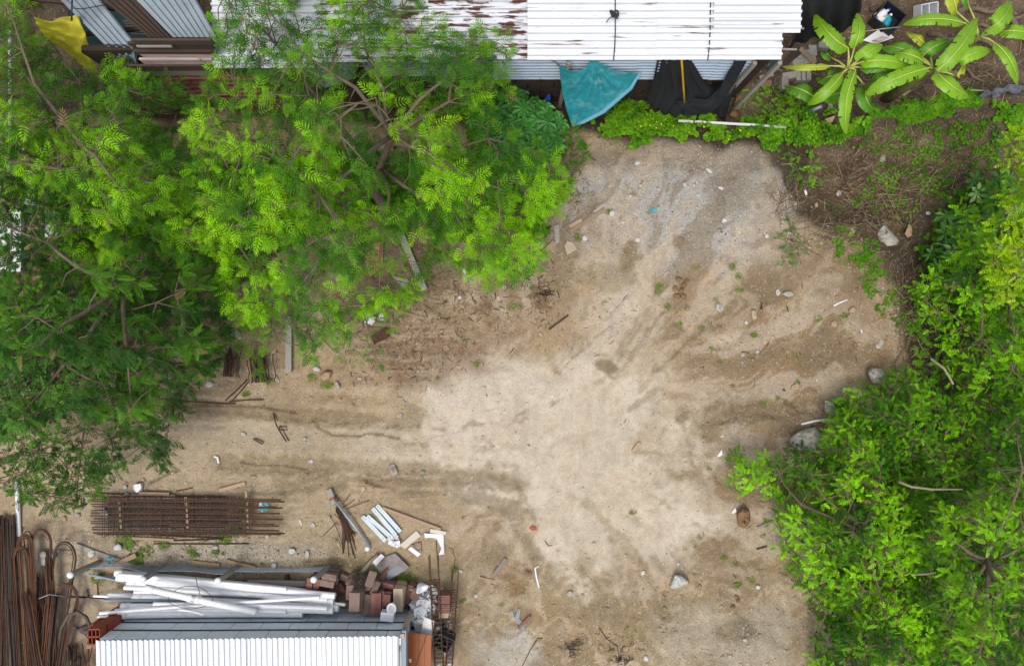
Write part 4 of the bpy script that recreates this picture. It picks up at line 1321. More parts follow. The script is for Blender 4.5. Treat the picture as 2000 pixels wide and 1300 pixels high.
for i, (du, lab) in enumerate(((0, 'broken red clay block between the two column cages, far one'), (1, 'broken red clay block between the two column cages, near one'))):
    root = empty('clay_block', P(869, 1164 + 18 * i, .3), lab, 'block', 'clay blocks between the cages')
    for k in range(5):
        piece('rib', P(869, 1158 + 18 * i + k * 3.4, .42), (.28, .034, .4), M['paver'], None, root)
    piece('body', P(869, 1165 + 18 * i, .36), (.26, .20, .34), M['paver'], None, root)
o = slab('slab', [(858, 1194), (880, 1194), (880, 1206), (858, 1206)], .5, .06, M['beige_slab']); recentre(o); tag(o, 'small beige slab just below the red clay blocks', 'slab')
# dark crate
cr = empty('plastic_crate', P(870, 1250, .35), 'dark grey plastic crate tipped among the cages and rubble', 'crate')
Rc = Euler((.25, .1, -.5)).to_matrix(); cc = P(868, 1248, .45)
for (x, y, sx, sy) in ((0, .19, .40, .03), (0, -.19, .40, .03), (.19, 0, .03, .36), (-.19, 0, .03, .36)):
    for zz in (-.09, .03, .12):
        piece('side_slat', cc + Rc @ Vector((x, y, zz)), (sx, sy, .06), M['black_plastic'], Rc, cr)
piece('base', cc + Rc @ Vector((0, 0, -.13)), (.38, .38, .02), M['black_plastic'], Rc, cr)
for i in range(26):
    u, v = rs.uniform(850, 880), rs.uniform(1205, 1300)
    o = shard(u, v, .12 + .25 * rs.random(), rs.uniform(.04, .09), M[rs.choice(['ceramic_dirty', 'white_board', 'wood', 'black_plastic'])], 300 + i)
    o.name = 'debris_scrap'; recentre(o); tag(o, 'small scrap lying under the rusty column cages', 'scrap', 'scraps under the column cages')

# ================================================================ THINGS LYING ABOUT THE YARD
# ---- large rebar mat with stirrups
mat_ = empty('rebar_mat', G(366, 1008), 'long rusty rebar cage lying flat on weedy ground with timber spacers', 'rebar cage')
R_ = random.Random(8)
TOPB = [(974, 180, 548), (978, 178, 556), (988, 182, 540), (991, 300, 552), (1001, 178, 546), (1012, 184, 553), (1022, 178, 536), (1026, 330, 545), (1034, 180, 545), (1040, 182, 556)]
for i, (v, u0, u1) in enumerate(TOPB):
    z_ = .30 + R_.uniform(-.015, .015)
    pts = [P(u0 + (u1 - u0) * t, v + (u1 - u0) * t * .004 + R_.uniform(-.5, .5), z_ + gz(366, 1008)) for t in np.linspace(0, 1, 8)]
    MB().tube(pts, .019, 5).build('bar', M['rust'], mat_, True)
for i, (v, u0, u1) in enumerate([(970, 180, 440), (984, 178, 440), (996, 179, 445), (1007, 177, 440), (1018, 178, 470), (1029, 180, 440), (1043, 190, 548)]):
    pts = [P(u0 + (u1 - u0) * t, v + R_.uniform(-.6, .6), .05 + gz(366, 1008)) for t in np.linspace(0, 1, 7)]
    MB().tube(pts, .017, 5).build('bar', M['rust_dark'], mat_, True)
ca, cb = P(205, 1008, .18 + gz(366, 1008)), P(482, 1008, .18 + gz(366, 1008))
stir = MB().tube([Vector((0, y, z_)) for y, z_ in ((-.47, -.13), (.47, -.13), (.47, .13), (-.47, .13), (-.47, -.13))], .009, 4, False)
sme = bpy.data.meshes.new('stirrup'); sme.from_pydata(stir.v, [], stir.f); sme.materials.append(M['rust_dark'])
for i in range(42):
    o = bpy.data.objects.new('stirrup', sme); col.objects.link(o)
    o.matrix_basis = Matrix.Translation(ca.lerp(cb, (i + R_.uniform(-.25, .25)) / 41)) @ Matrix.Rotation(R_.uniform(-.03, .03), 4, 'Z')
    adopt(o, mat_)
for u, v0, v1, lab in ((234, 972, 1034, 'leftmost timber spacer under the rusty rebar cage'), (364, 970, 1030, 'middle timber spacer under the rusty rebar cage'), (482, 957, 1041, 'longest timber spacer, sticking out beyond the rusty rebar cage')):
    o = plank('timber', G(u - 1, v0, .27), G(u + 3, v1, .27), .055, .05, M['wood']); tag(o, lab, 'timber', 'timber spacers of the rebar cage')
for (u0, v0, u1, v1, lab) in ((294, 1044, 440, 1050, 'rusty rod lying loose just below the rebar cage'), (300, 1056, 442, 1051, 'rusty rod lying second below the rebar cage'), (300, 1061, 486, 1061, 'thin rusty rod furthest below the rebar cage'),
                              (190, 962, 330, 966, 'thin rusty rod along the far side of the rebar cage'), (344, 958, 376, 952, 'short rusty rod lying beyond the rebar cage')):
    tube_thing('rod', [G(u0, v0, .03), G((u0 + u1) / 2, (v0 + v1) / 2 + 1, .035), G(u1, v1, .03)], .014, M['rust'], lab, 'rod', 'loose rods round the rebar cage', 5)

# ---- boards and timbers
BOARDS = [  # u0,v0,u1,v1,w,th,dz,mat,name,label
    (255, 968, 342, 969, 7, .05, .04, 'wood_grey', 'plank', 'pale plank along the far side of the rebar cage'),
    (272, 963, 331, 964, 6, .05, .10, 'wood_pink', 'plank', 'pinkish plank lying on the pale plank by the rebar cage'),
    (429, 957, 479, 943, 7, .05, .03, 'wood_pink', 'plank', 'short pinkish board lying alone above the rebar cage'),
    (258, 1050, 340, 1054, 5, .04, .03, 'wood', 'plank', 'thin board just below the rebar cage among weeds'),
    (148, 1064, 236, 1096, 9, .06, .04, 'wood_grey', 'plank', 'long pale board running from the rod coils to the fence'),
    (224, 1103, 266, 1083, 9, .06, .10, 'wood', 'plank', 'short brown board crossing the end of the long pale board'),
    (377, 1097, 430, 1103, 7, .05, .04, 'wood', 'plank', 'brown board lying in the gravel between two fence posts'),
    (442, 1094, 500, 1108, 6, .05, .05, 'wood', 'plank', 'brown board slanting in the gravel by the third fence post'),
    (747, 991, 861, 1033, 6, .06, .04, 'wood_pink', 'timber', 'long slim timber lying above the galvanised channels'),
    (564, 618, 564, 727, 11, .07, .10, 'concrete', 'beam', 'pale concrete beam lying under the tree edge'),
    (780, 450, 829, 566, 12, .06, .12, 'wood_grey', 'plank', 'long weathered plank slanting down under the feathery tree'),
    (1113, 452, 1180, 410, 6, .05, .05, 'wood', 'timber', 'long thin timber pointing from the tile pile toward the gravel'),
    (1160, 414, 1180, 400, 4, .03, .05, 'wood_grey', 'stick', 'thin grey stick beside the tip of the long thin timber'),
    (988, 1090, 965, 1122, 7, .05, .03, 'grey_boards', 'plank', 'short dark grey board lying alone on the lower sand'),
    (1072, 643, 1110, 615, 4, .04, .03, 'dark_boards', 'stick', 'dark stick lying alone above the pale sand'),
    (937, 1127, 966, 1133, 3, .03, .03, 'wood', 'stick', 'thin brown stick touching the short dark grey board'),
    (1236, 880, 1249, 864, 6, .06, .04, 'wood_pink', 'brick_piece', 'peach coloured brick piece lying alone on the pale sand'),
    (1012, 1226, 1036, 1202, 5, .05, .05, 'paver', 'stick', 'reddish stick crossing the torn grey sheet'),
    (1479, 1030, 1512, 1016, 4, .03, .03, 'grey_boards', 'stick', 'thin grey stick below the brown boulder'),
    (640, 536, 682, 543, 12, .05, .1, 'grey_boards', 'plank', 'short grey plank in the shade of the feathery tree'),
    (1478, 1072, 1498, 1066, 3, .02, .02, 'dark_boards', 'stick', 'small dark stick near the lower bushes'),
    (760, 604, 830, 622, 7, .05, .03, 'wood', 'plank', 'added brown plank over a dark soil stripe beneath the lowest fronds'),  # invented plank, stands in for a dark stripe of soil
]
for (u0, v0, u1, v1, w, th, dz, mt, nm, lab) in BOARDS:
    o = plank(nm, G(u0, v0, dz), G(u1, v1, dz), w * S, th, M[mt]); tag(o, lab, {'beam': 'beam', 'stick': 'stick', 'brick_piece': 'brick'}.get(nm, 'board'))
SLABS = [
    ([(704, 480), (722, 470), (722, 478), (748, 470), (748, 520), (722, 541)], .06, .03, 'plywood', 'rotting plywood sheet lying under the feathery tree'),
    ([(766, 538), (800, 546), (793, 566), (780, 556)], .05, .03, 'wood_grey', 'pale triangular board scrap beside the long weathered plank'),
    ([(1057, 492), (1080, 469), (1087, 476), (1066, 498)], .05, .05, 'wood_pink', 'pinkish board end at the edge of the feathery tree'),
    ([(1102, 480), (1108, 470), (1120, 474), (1127, 487), (1108, 498)], .03, .06, 'beige_slab', 'broken five sided tile next to the pinkish board end'),
    ([(1082, 440), (1092, 438), (1093, 472), (1085, 478)], .05, .04, 'wood_grey', 'upright grey board piece in the tile pile'),
    ([(1110, 440), (1136, 425), (1138, 432), (1114, 446)], .10, .05, 'wood_pink', 'pinkish tile lying on the long thin timber'),
    ([(728, 1100), (737, 1092), (772, 1080), (800, 1108), (756, 1134)], .06, .02, 'cardboard', 'wet grey cardboard sheet with torn edges'),
    ([(752, 1118), (784, 1098), (800, 1108), (757, 1133)], .09, .015, 'grey_panel', 'grey strip lying over the lower edge of the cardboard'),
    ([(727, 1097), (744, 1081), (751, 1086), (735, 1104)], .10, .012, 'white_board', 'white board scrap at the corner of the cardboard'),
    ([(780, 1064), (813, 1036), (822, 1046), (791, 1071)], .05, .03, 'cream_board', 'cream coloured board near the galvanised channels'),
    ([(790, 1070), (800, 1064), (822, 1058), (823, 1078), (808, 1092)], .04, .015, 'paper', 'brown stained paper sheet touching the cream board'),
    ([(797, 1072), (803, 1067), (822, 1081), (816, 1087)], .07, .012, 'white_board', 'white strip lying on the brown stained paper'),
    ([(828, 1041), (866, 1043), (868, 1082), (857, 1083), (862, 1070), (853, 1052), (843, 1049), (830, 1050)], .05, .04, 'white_board', 'white polystyrene packing piece with a curved cutout'),
    ([(841, 1032), (872, 1038), (870, 1044), (840, 1040)], .04, .03, 'cream_board', 'cream batten scrap beside the white packing piece'),
    ([(995, 1196), (1000, 1190), (1006, 1206), (1012, 1188), (1017, 1190), (1014, 1208), (1022, 1214), (1028, 1233), (1018, 1228), (1008, 1212)], .02, .006, 'grey_panel', 'torn grey plastic sheet with ragged arms on lower sand'),
    ([(1267, 412), (1272, 407), (1285, 404), (1284, 409), (1278, 415)], .03, .012, 'teal', 'crumpled green scrap on the grey gravel'),
    ([(1636, 1126), (1640, 1120), (1645, 1128)], .03, .02, 'white_board', 'tiny white scrap by the bushes'),
    ([(1401, 890), (1410, 877), (1411, 888), (1404, 892)], .03, .012, 'white_board', 'pointed white scrap left of the bright bush tip'),
    ([(1429, 1000), (1436, 991), (1439, 998), (1431, 1003)], .03, .03, 'white_board', 'small white chunk touching the brown boulder'),
    ([(1033, 1031), (1038, 1026), (1047, 1029), (1048, 1034), (1040, 1036)], .02, .03, 'terracotta', 'bright orange tile piece on pale sand'),
    ([(724, 656), (752, 640), (761, 648), (758, 660), (730, 672)], .12, .03, 'rust', 'rusty brown sheet piece under the drooping fronds'),
    ([(262, 946), (274, 944), (276, 953), (268, 962), (263, 958)], .08, .10, 'white_board', 'white plaster lump beyond the rebar cage'),
    ([(1484, 603), (1488, 590), (1490, 604)], .02, .02, 'dark_boards', 'dark sliver added as the shadow of the upright brick'),  # solid dark piece put where the brick casts its shadow
    ([(506, 984), (520, 978), (528, 990), (518, 999), (504, 996)], .05, .01, 'teal', 'faded teal bag piece at the end of the rebar cage'),
    ([(860, 596), (872, 585), (874, 590)], .02, .01, 'dark_boards', 'dark bark flake in the leaf litter'),
]
for poly, dz, th, mt, lab in SLABS:
    cat = 'scrap'
    for w_, c_ in (('plywood', 'board'), ('board', 'board'), ('tile', 'tile'), ('cardboard', 'cardboard'), ('paper', 'paper'), ('sheet', 'sheet'), ('packing', 'packing')):
        if w_ in lab.split(): cat = c_; break
    o = slab({'scrap': 'scrap'}.get(cat, cat), poly, dz + th * .5, th, M[mt], tilt=(random.uniform(-.0012, .0012), random.uniform(-.0012, .0012)))
    recentre(o); tag(o, lab, cat)

# ---- galvanised channels, pole, wire bundle, concrete stump
for (u0, v0, u1, v1, lab) in ((708, 1008, 753, 1056, 'galvanised channel nearest the rusty wire bundle'), (717, 1007, 766, 1050, 'galvanised channel second from the rusty wire bundle'),
                              (728, 992, 774, 1046, 'galvanised channel third from the rusty wire bundle'), (736, 986, 782, 1038, 'galvanised channel furthest from the rusty wire bundle')):
    a, b_ = G(u0, v0, .06), G(u1, v1, .06)
    R = frame_of(a, b_); L_ = (b_ - a).length
    mb = MB()
    mb.box((a + b_) / 2, (L_, .095, .008), R)
    for sg in (-1, 1): mb.box((a + b_) / 2 + R @ Vector((0, sg * .0495, -.025)), (L_, .006, .05), R)
    o = mb.build('channel', M['galv']); recentre(o); tag(o, lab, 'metal channel', 'galvanised channels on the sand')
    for t in (.05, .12, .9):
        c = a.lerp(b_, t); MB().tube([c + Vector((0, 0, .003)), c + Vector((0, 0, .008))], .012, 8).build('hole_rim', M['rope'], o)
pp = tube_thing('pole', [G(655, 978, .16), G(690, 1024, .14), G(722, 1067, .10)], .034, M['galv'], 'shiny galvanised pole lying beside the rusty wire bundle', 'pole', None, 10)
for t in (.3, .34):
    c = G(655, 978, .16).lerp(G(722, 1067, .10), t); d_ = (G(722, 1067, .1) - G(655, 978, .16)).normalized()
    MB().tube([c - d_ * .03, c + d_ * .03], .041, 10).build('coupling', M['galv'], pp, True)
o = MB().tube([G(717, 1071, .02), G(718, 1070, .10), G(719, 1069, .13)], [.07, .07, .02], 12).build('cap', M['white_plastic'], None, True); o.name = 'paint_tub'; recentre(o)
tag(o, 'round white plastic tub at the near end of the shiny pole', 'tub')
wb = empty('wire_bundle', G(672, 1030), 'fan of thin rusty tie wire beside the shiny pole', 'wire')
R_ = random.Random(3)
for i in range(26):
    a = (658 + R_.uniform(-5, 8), 992 + R_.uniform(-5, 12)); m_ = (668 + R_.uniform(-6, 10), 1020 + R_.uniform(-4, 6))
    e = (676 + R_.uniform(-8, 22), 1050 + R_.uniform(-12, 40))
    MB().tube([G(*a, .05 + .05 * R_.random()), G(*m_, .08 + .05 * R_.random()), G((m_[0] + e[0]) / 2, (m_[1] + e[1]) / 2, .06), G(*e, .02)], .009, 4).build('strand', M['rust'], wb, True)
for (u0, v0, u1, v1) in ((668, 984, 684, 964), (668, 992, 693, 975), (676, 994, 722, 976), (645, 1005, 670, 1068), (630, 1047, 656, 1020), (655, 1020, 706, 1045), (640, 1004, 646, 1012)):
    MB().tube([G(u0, v0, .06), G((u0 + u1) / 2 + 2, (v0 + v1) / 2 - 1, .09), G(u1, v1, .03)], .008, 4).build('strand', M['rust'], wb, True)
st = empty('concrete_stump', G(649, 968), 'broken concrete post stump with a red painted band', 'post stump')
a, b_ = G(643, 955, .05), G(655, 984, .12)
for i, (t0, t1, w, mt) in enumerate(((0, .55, .13, 'concrete'), (.55, .68, .15, 'terracotta'), (.68, 1, .12, 'concrete'))):
    plank('segment', a.lerp(b_, t0), a.lerp(b_, t1 - .01), w, w, M[mt], st, .2 * i)
slabp = slab('flake', [(641, 984), (650, 974), (653, 982), (643, 990)], .04, .03, M['concrete'], st)
tube_thing('branch', [G(696, 1128, .06), G(710, 1113, .08), G(722, 1098, .09), G(738, 1083, .07)], [.055, .06, .05, .045], M['bark_pale'], 'thick barkless branch lying by the cardboard', 'branch', None, 8)
mb = []
def crumple(name, u, v, r, mat, label, cat, seed, n_=9, dz=.05, parts=None):
    rs_ = random.Random(seed)
    m_ = MB()
    for k in range(n_):
        c = G(u + rs_.uniform(-r, r) * .7, v + rs_.uniform(-r, r) * .7, dz + rs_.uniform(0, .08))
        m_.box(c, (r * S * rs_.uniform(.5, 1.1), r * S * rs_.uniform(.3, .8), .012), Euler((rs_.uniform(-.7, .7), rs_.uniform(-.7, .7), rs_.uniform(0, 3))).to_matrix())
    o_ = m_.build(name, mat); recentre(o_); return tag(o_, label, cat)
crumple('plastic_bag', 771, 1056, 12, M['white_board'], 'crumpled white bag at the end of the galvanised channels', 'bag', 5, 14)
crumple('plastic_bag', 722, 620, 13, M['white_board'], 'crumpled white bag lying under the feathery tree', 'bag', 6, 14)
crumple('plastic_bag', 745, 619, 7, M['white_board'], 'smaller crumpled white scrap beside the white bag under the tree', 'bag', 7, 7)
crumple('plastic_bag', 514, 990, 9, M['white_board'], 'pale torn bag at the open end of the rebar cage', 'bag', 9, 8, .02)
crumple('cloth_scrap', 214, 1095, 9, M['teal_hem'], 'pale green cloth scrap caught on the first fence post', 'cloth', 10, 8, .1)
crumple('plastic_bag', 1416, 430, 5, M['white_board'], 'tiny pale wrapper on the grey gravel', 'wrapper', 12, 5, .01)

# ---- rusty rod heaps at the left edge
def rod_bundle(name, pts, spread, n_, r, mats, label, cat, group, seed, taper=None):
    rs_ = random.Random(seed)
    root = empty(name, Vector(pts[len(pts) // 2]) - Vector((0, 0, .05)), label, cat, group)
    pts = [Vector(p) for p in pts]
    for k in range(n_):
        ox, oz = rs_.gauss(0, spread), abs(rs_.gauss(0, spread * .7))
        ps = []
        for i, p in enumerate(pts):
            d = (pts[min(i + 1, len(pts) - 1)] - pts[max(i - 1, 0)]).normalized()
            q = Vector((0, 0, 1)).cross(d)
            q = q.normalized() if q.length > 1e-4 else Vector((1, 0, 0))
            f = taper[i] if taper else 1
            ps.append(p + q * (ox * f + rs_.gauss(0, spread * .13)) + Vector((0, 0, oz * f + rs_.gauss(0, spread * .08))))
        if taper is None:
            e = rs_.uniform(-.25, .15); ps[0] = ps[0] + (ps[0] - ps[1]).normalized() * e
        MB().tube(ps, r * rs_.uniform(.8, 1.15), 5).build('rod', M[rs_.choice(mats)], root, True)
    return root


def line(u0, v0, u1, v1, z0, z1, n_=6, bow=0.0):
    return [P(u0 + (u1 - u0) * t + bow * math.sin(math.pi * t), v0 + (v1 - v0) * t, z0 + (z1 - z0) * t) for t in np.linspace(0, 1, n_)]


rod_bundle('rod_bundle', line(4, 1012, -2, 1380, .12, .14), .075, 30, .013, ['rust', 'rust_dark'], 'thick bundle of straight dark rods along the photo edge', 'rods', 'straight rod bundles', 21)
rod_bundle('rod_bundle', line(21, 1010, 30, 1380, .12, .16), .065, 26, .013, ['rust_dark', 'rust_dark', 'rust'], 'straight grey brown rod bundle running beside the outermost one', 'rods', 'straight rod bundles', 22)
rod_bundle('rod_bundle', line(24, 1180, 36, 1380, .34, .34), .05, 16, .013, ['rust_dark'], 'grey rods lying on top of the straight bundles near the lower edge', 'rods', 'straight rod bundles', 23)


def loop(u0, u1, vtop, ua, ub, z, vend=1380, n_=16, apex=None):
    """hairpin: up from (ua, vend), round the bend between u0 and u1 at row vtop, back down to (ub, vend)"""
    r = (u1 - u0) / 2; cx = (u0 + u1) / 2
    pts = [P(ua, vend, z)]
    pts += [P(ua + (u0 - ua) * t, vend + (vtop + r * 1.7 - vend) * t, z + .05 * math.sin(t * 3)) for t in (.3, .6, .85)]
    pts += [P(cx - r * math.cos(a), vtop + r * 1.5 - r * 1.5 * math.sin(a), z + .18 * math.sin(a)) for a in np.linspace(0, math.pi, 13)]
    pts += [P(u1 + (ub - u1) * t, vtop + r * 1.7 + (vend - vtop - r * 1.7) * t, z + .05 * math.sin(t * 3)) for t in (.15, .4, .7, 1)]
    return pts


COILS = [  # args, spread, n, r, mats, label
    (loop(27, 56, 1068, 44, 70, .30), .035, 13, .012, ['rust_orange', 'rust_orange', 'rust'], 'bright rusty hairpin coil nearest the straight rods'),
    (loop(39, 60, 1046, 60, 78, .34), .03, 9, .012, ['rust_orange', 'rust'], 'second bright rusty hairpin coil reaching a little further out'),
    (loop(62, 99, 1034, 86, 92, .30), .014, 6, .013, ['rust'], 'tall narrow rusty loop rising above the coils'),
    (loop(105, 148, 1058, 66, 110, .26, 1330), .018, 7, .013, ['rust', 'rust_dark'], 'wide rusty loop bulging toward the wall boards'),
    (loop(112, 151, 1141, 92, 118, .22, 1300), .016, 6, .013, ['rust', 'rust_dark'], 'small rusty loop below the wide one'),
    (loop(46, 62, 1036, 60, 66, .2, 1200), .008, 3, .010, ['rust_dark'], 'thin dark loop behind the bright coils'),
]
for pts, sp, n_, r, mats, lab in COILS:
    rod_bundle('rod_coil', pts, sp, n_, r, mats, lab, 'rod coil', 'bent rusty rod coils', hash(lab) % 997 if False else len(lab), [1] * len(pts))
R_ = random.Random(77)
for i, (u0, v0, u1, v1, lab) in enumerate(((58, 1130, 44, 1380, 'rusty rods fanning down from the middle of the coils'), (78, 1120, 108, 1380, 'dark rods spreading down at the right of the coils'),
                                           (82, 1150, 62, 1380, 'rusty rods crossing the fan between the coils'), (96, 1090, 100, 1380, 'straight dark rods along the coils toward the sand'),
                                           (64, 1190, 92, 1380, 'lower rusty rods fanning over the heap'), (104, 1160, 84, 1380, 'outer rusty rods leaning over the heap'), (50, 1160, 88, 1390, 'rusty rods slanting across the coil heap'))):
    rod_bundle('rod_bundle', line(u0, v0, u1, v1, .16 + .05 * i, .14 + .04 * i, 6, R_.uniform(-8, 8)), .055, 15, .012, ['rust', 'rust_dark', 'rust_orange'], lab, 'rods', 'loose rod fans in the heap', 100 + i)
rod_bundle('rod_bundle', line(152, 1264, 152, 1390, .1, .1), .16, 32, .013, ['rust', 'rust_dark'], 'short rusty rod ends spread beside the white roof', 'rods', 'straight rod bundles', 61)
hp = [P(108, 1310, .15), P(112, 1270, .2), P(120, 1225, .3), P(134, 1201, .4), P(152, 1194, .45), P(168, 1204, .42), P(178, 1226, .35), P(186, 1252, .28), P(193, 1275, .2)]
tube_thing('hose', hp, .042, M['rust_hose'], 'thick brown hose arching over bare sand beside the store roof', 'hose', None, 10)
tube_thing('rod', [G(136, 1212, .05), G(160, 1234, .06), G(184, 1256, .04)], .010, M['rust_dark'], 'thin dark rod lying across the purple stone', 'rod', None, 5)
tube_thing('hose', [P(76, 1168, .5), P(96, 1160, .5), P(118, 1163, .3), P(140, 1166, .1)], .012, M['pvc_grey'], 'thin pale green hose arching over the coils', 'hose', None, 6)
for (u0, v0, u1, v1, r, lab) in ((115, 1072, 141, 1074, .008, 'thin dark wire across the wide rusty loop'), (142, 992, 168, 984, .03, 'dark branch lying near the end of the rebar cage'), (170, 1150, 172, 1166, .02, 'short rusty bar standing near the pipe ends')):
    tube_thing('stick', [G(u0, v0, .05), G((u0 + u1) / 2, (v0 + v1) / 2 + 1, .06), G(u1, v1, .05)], r, M['rust_dark'], lab, 'stick', None, 5)
o = plank('plank', G(187, 1138, .03), G(189, 1166, .03), .07, .05, M['wood_pink']); tag(o, 'short pinkish board upright among the pipe ends', 'board')
o = plank('plank', G(168, 1260, .04), G(186, 1263, .04), .12, .05, M['wood_pink']); tag(o, 'short pinkish board tucked beside the store roof corner', 'board')

# ---- rusty rod bundles and stirrups further up
for (u0, v0, u1, v1, sp, n_, lab) in ((454, 688, 452, 735, .14, 26, 'rusty bundle of short rods at the left, half under fronds'), (508, 690, 512, 746, .15, 30, 'rusty bundle of short rods next to the concrete beam')):
    rod_bundle('rod_bundle', line(u0, v0, u1, v1, .08, .08), sp, n_, .014, ['rust', 'rust_dark'], lab, 'rods', 'short rod bundles under the trees', u0)
for (pts, r, lab) in (([(330, 781), (420, 787), (460, 788)], .016, 'long dark rod along the upper wheel track'), ([(448, 784), (480, 781), (515, 780)], .016, 'dark rod continuing the upper wheel track line'),
                      ([(440, 782), (462, 762), (482, 742)], .018, 'dark rod leaning up from the wheel track to the short rods'), ([(452, 784), (470, 764), (484, 746)], .016, 'second dark rod beside the leaning one')):
    tube_thing('rod', [G(u, v, .04) for u, v in pts], r, M['rust'], lab, 'rod', 'dark rods along the upper wheel track', 5)
def stirrup(pts, lab):
    q = [G(u, v, .03) for u, v in pts]; q.append(q[0])
    tube_thing('stirrup', q, .012, M['rust'], lab, 'stirrup', 'rusty stirrups on the wheel track', 5, False)
stirrup([(494, 857), (498, 855), (516, 863), (512, 867)], 'small rusty rectangular stirrup lying flat on the track')
stirrup([(545, 833), (560, 833), (561, 839), (546, 839)], 'rusty rectangular stirrup across the long bent one')
stirrup([(533, 806), (538, 812), (564, 861), (559, 863), (540, 832)], 'long bent rusty stirrup standing on the track')

# ---- bits of white pipe
for pts, r, lab in (([(1628, 597), (1640, 591), (1655, 585)], .022, 'short white pipe piece lying on the brown soil'), ([(1612, 783), (1622, 786), (1634, 789)], .02, 'white pipe piece bent against the stone under the bush'),
                    ([(1612, 783), (1613, 790), (1615, 795)], .02, 'tiny white pipe stub beside the bent piece'), ([(1565, 828), (1590, 822), (1622, 817)], .03, 'long white pipe reaching under the bright bush'),
                    ([(1053, 1104), (1045, 1109), (1048, 1128), (1053, 1147)], .022, 'bent white pipe lying alone on the lower sand'), ([(1681, 643), (1684, 650)], .02, 'tiny white pipe bit near the plot edge'),
                    ([(1325, 236), (1400, 240), (1470, 244), (1534, 249)], .035, 'long white pipe lying on the vines below the black net'), ([(418, 890), (425, 893), (427, 904)], .03, 'curved white scrap lying on the sandy track'),
                    ([(1058, 987), (1064, 991)], .012, 'thin white sliver on the central sand'), ([(1408, 853), (1414, 850)], .015, 'thin white bit on the brown soil'), ([(566, 586), (600, 540), (660, 470)], .02, 'grey pipe running through the shade of the tree')):
    lift = .34 if pts[0][0] == 1325 else r
    tube_thing('pipe_piece', [G(u, v, lift) for u, v in pts], r, M['white_plastic'] if 'grey' not in lab else M['pvc_grey'], lab, 'pipe', 'loose bits of pipe', 8)

# ---- stones
def rock(outline, h, mat, label, seed=0, flat=.5, sub=2, name='rock'):
    rs_ = random.Random(seed)
    n_ = len(outline)
    pts = []
    m_ = max(2, int(20 / n_))
    for i in range(n_):
        a, b_ = outline[i], outline[(i + 1) % n_]
        for k in range(m_):
            t = k / m_; pts.append((a[0] + (b_[0] - a[0]) * t, a[1] + (b_[1] - a[1]) * t))
    # soften the corners a little
    N = len(pts)
    pts = [((pts[i - 1][0] + 6 * pts[i][0] + pts[(i + 1) % N][0]) / 8, (pts[i - 1][1] + 6 * pts[i][1] + pts[(i + 1) % N][1]) / 8) for i in range(N)]
    cu = sum(p[0] for p in pts) / N; cv = sum(p[1] for p in pts) / N
    z0 = gz(cu, cv)
    ou, ov = rs_.uniform(-.15, .15), rs_.uniform(-.15, .15)
    rings = [(1.0, -.25), (1.02, .20), (.99, .55), (.88, .85), (.55, .97 + .05 * rs_.random()), (.24, 1.0)]
    vs = []
    rr = max(abs(p[0] - cu) for p in pts)
    for s_, hh in rings:
        for (u, v) in pts:
            uu = cu + (u - cu) * s_ + ou * rr * (1 - s_); vv = cv + (v - cv) * s_ + ov * rr * (1 - s_)
            nz = (vnoise(uu * .22 + seed, vv * .22, 5) - .5) * .38 + (vnoise(uu * .09 + seed, vv * .09, 6) - .5) * .5
            vs.append(P(uu, vv, z0 + h * (hh + (nz * hh if hh > .3 else 0))))
    k = len(rings)
    fs = [(i * N + j, (i + 1) * N + j, (i + 1) * N + (j + 1) % N, i * N + (j + 1) % N) for i in range(k - 1) for j in range(N)]
    vs.append(P(cu + ou * rr, cv + ov * rr, z0 + h * 1.02)); c = len(vs) - 1
    fs += [((k - 1) * N + j, c, (k - 1) * N + (j + 1) % N) for j in range(N)]
    o_ = mesh_obj(name, vs, fs, mat)
    bm = bmesh.new(); bm.from_mesh(o_.data); bmesh.ops.recalc_face_normals(bm, faces=bm.faces); bm.to_mesh(o_.data); bm.free()
    o_.data.polygons.foreach_set('use_smooth', [rs_.random() < .4 for _ in o_.data.polygons])
    recentre(o_)
    return tag(o_, label, 'rock', 'stones about the yard')


def ell(cu, cv, ru, rv, rot=0, n_=8, seed=0, jit=.14):
    rs_ = random.Random(seed)
    r_ = math.radians(rot)
    out = []
    for i in range(n_):
        a = 2 * math.pi * i / n_; k = 1 + rs_.uniform(-jit, jit)
        x, y = ru * k * math.cos(a), rv * k * math.sin(a)
        out.append((cu + x * math.cos(r_) - y * math.sin(r_), cv + x * math.sin(r_) + y * math.cos(r_)))
    return out


rock([(1711, 456), (1726, 434), (1734, 446), (1744, 456), (1757, 470), (1752, 478), (1733, 483), (1714, 472)], .34, M['rock_grey'], 'pale angular boulder on the dark litter behind the pad', 1)
rock([(1766, 457), (1775, 434), (1782, 444), (1781, 461), (1772, 465)], .25, M['rock_tan'], 'tan pointed rock beside the pale angular boulder', 2)
rock([(1693, 726), (1703, 717), (1722, 719), (1731, 732), (1726, 748), (1713, 752), (1703, 748)], .36, M['rock_grey'], 'grey boulder at the plot edge touching the green bush', 3)
rock([(1541, 857), (1557, 843), (1592, 832), (1606, 848), (1614, 872), (1600, 880), (1562, 880), (1545, 872)], .4, M['rock_grey'], 'large grey boulder half hidden by the bright bush', 4)
rock([(1609, 788), (1640, 782), (1652, 800), (1634, 812), (1612, 806)], .2, M['rock_grey'], 'grey stone hidden under the bush beside the bent pipe', 44)
rock([(1438, 1003), (1452, 988), (1464, 996), (1466, 1016), (1456, 1032), (1442, 1026)], .3, M['rock_brown'], 'brown boulder on the sand left of the bushes', 5)
rock([(1308, 1146), (1317, 1121), (1334, 1124), (1346, 1135), (1334, 1143), (1318, 1150)], .26, M['rock_white'], 'large white three sided rock on the lower sand', 6)
rock([(1396, 594), (1406, 590), (1415, 604), (1406, 610), (1397, 604)], .12, M['rock_grey'], 'flat pale stone above the middle of the brown soil', 7)
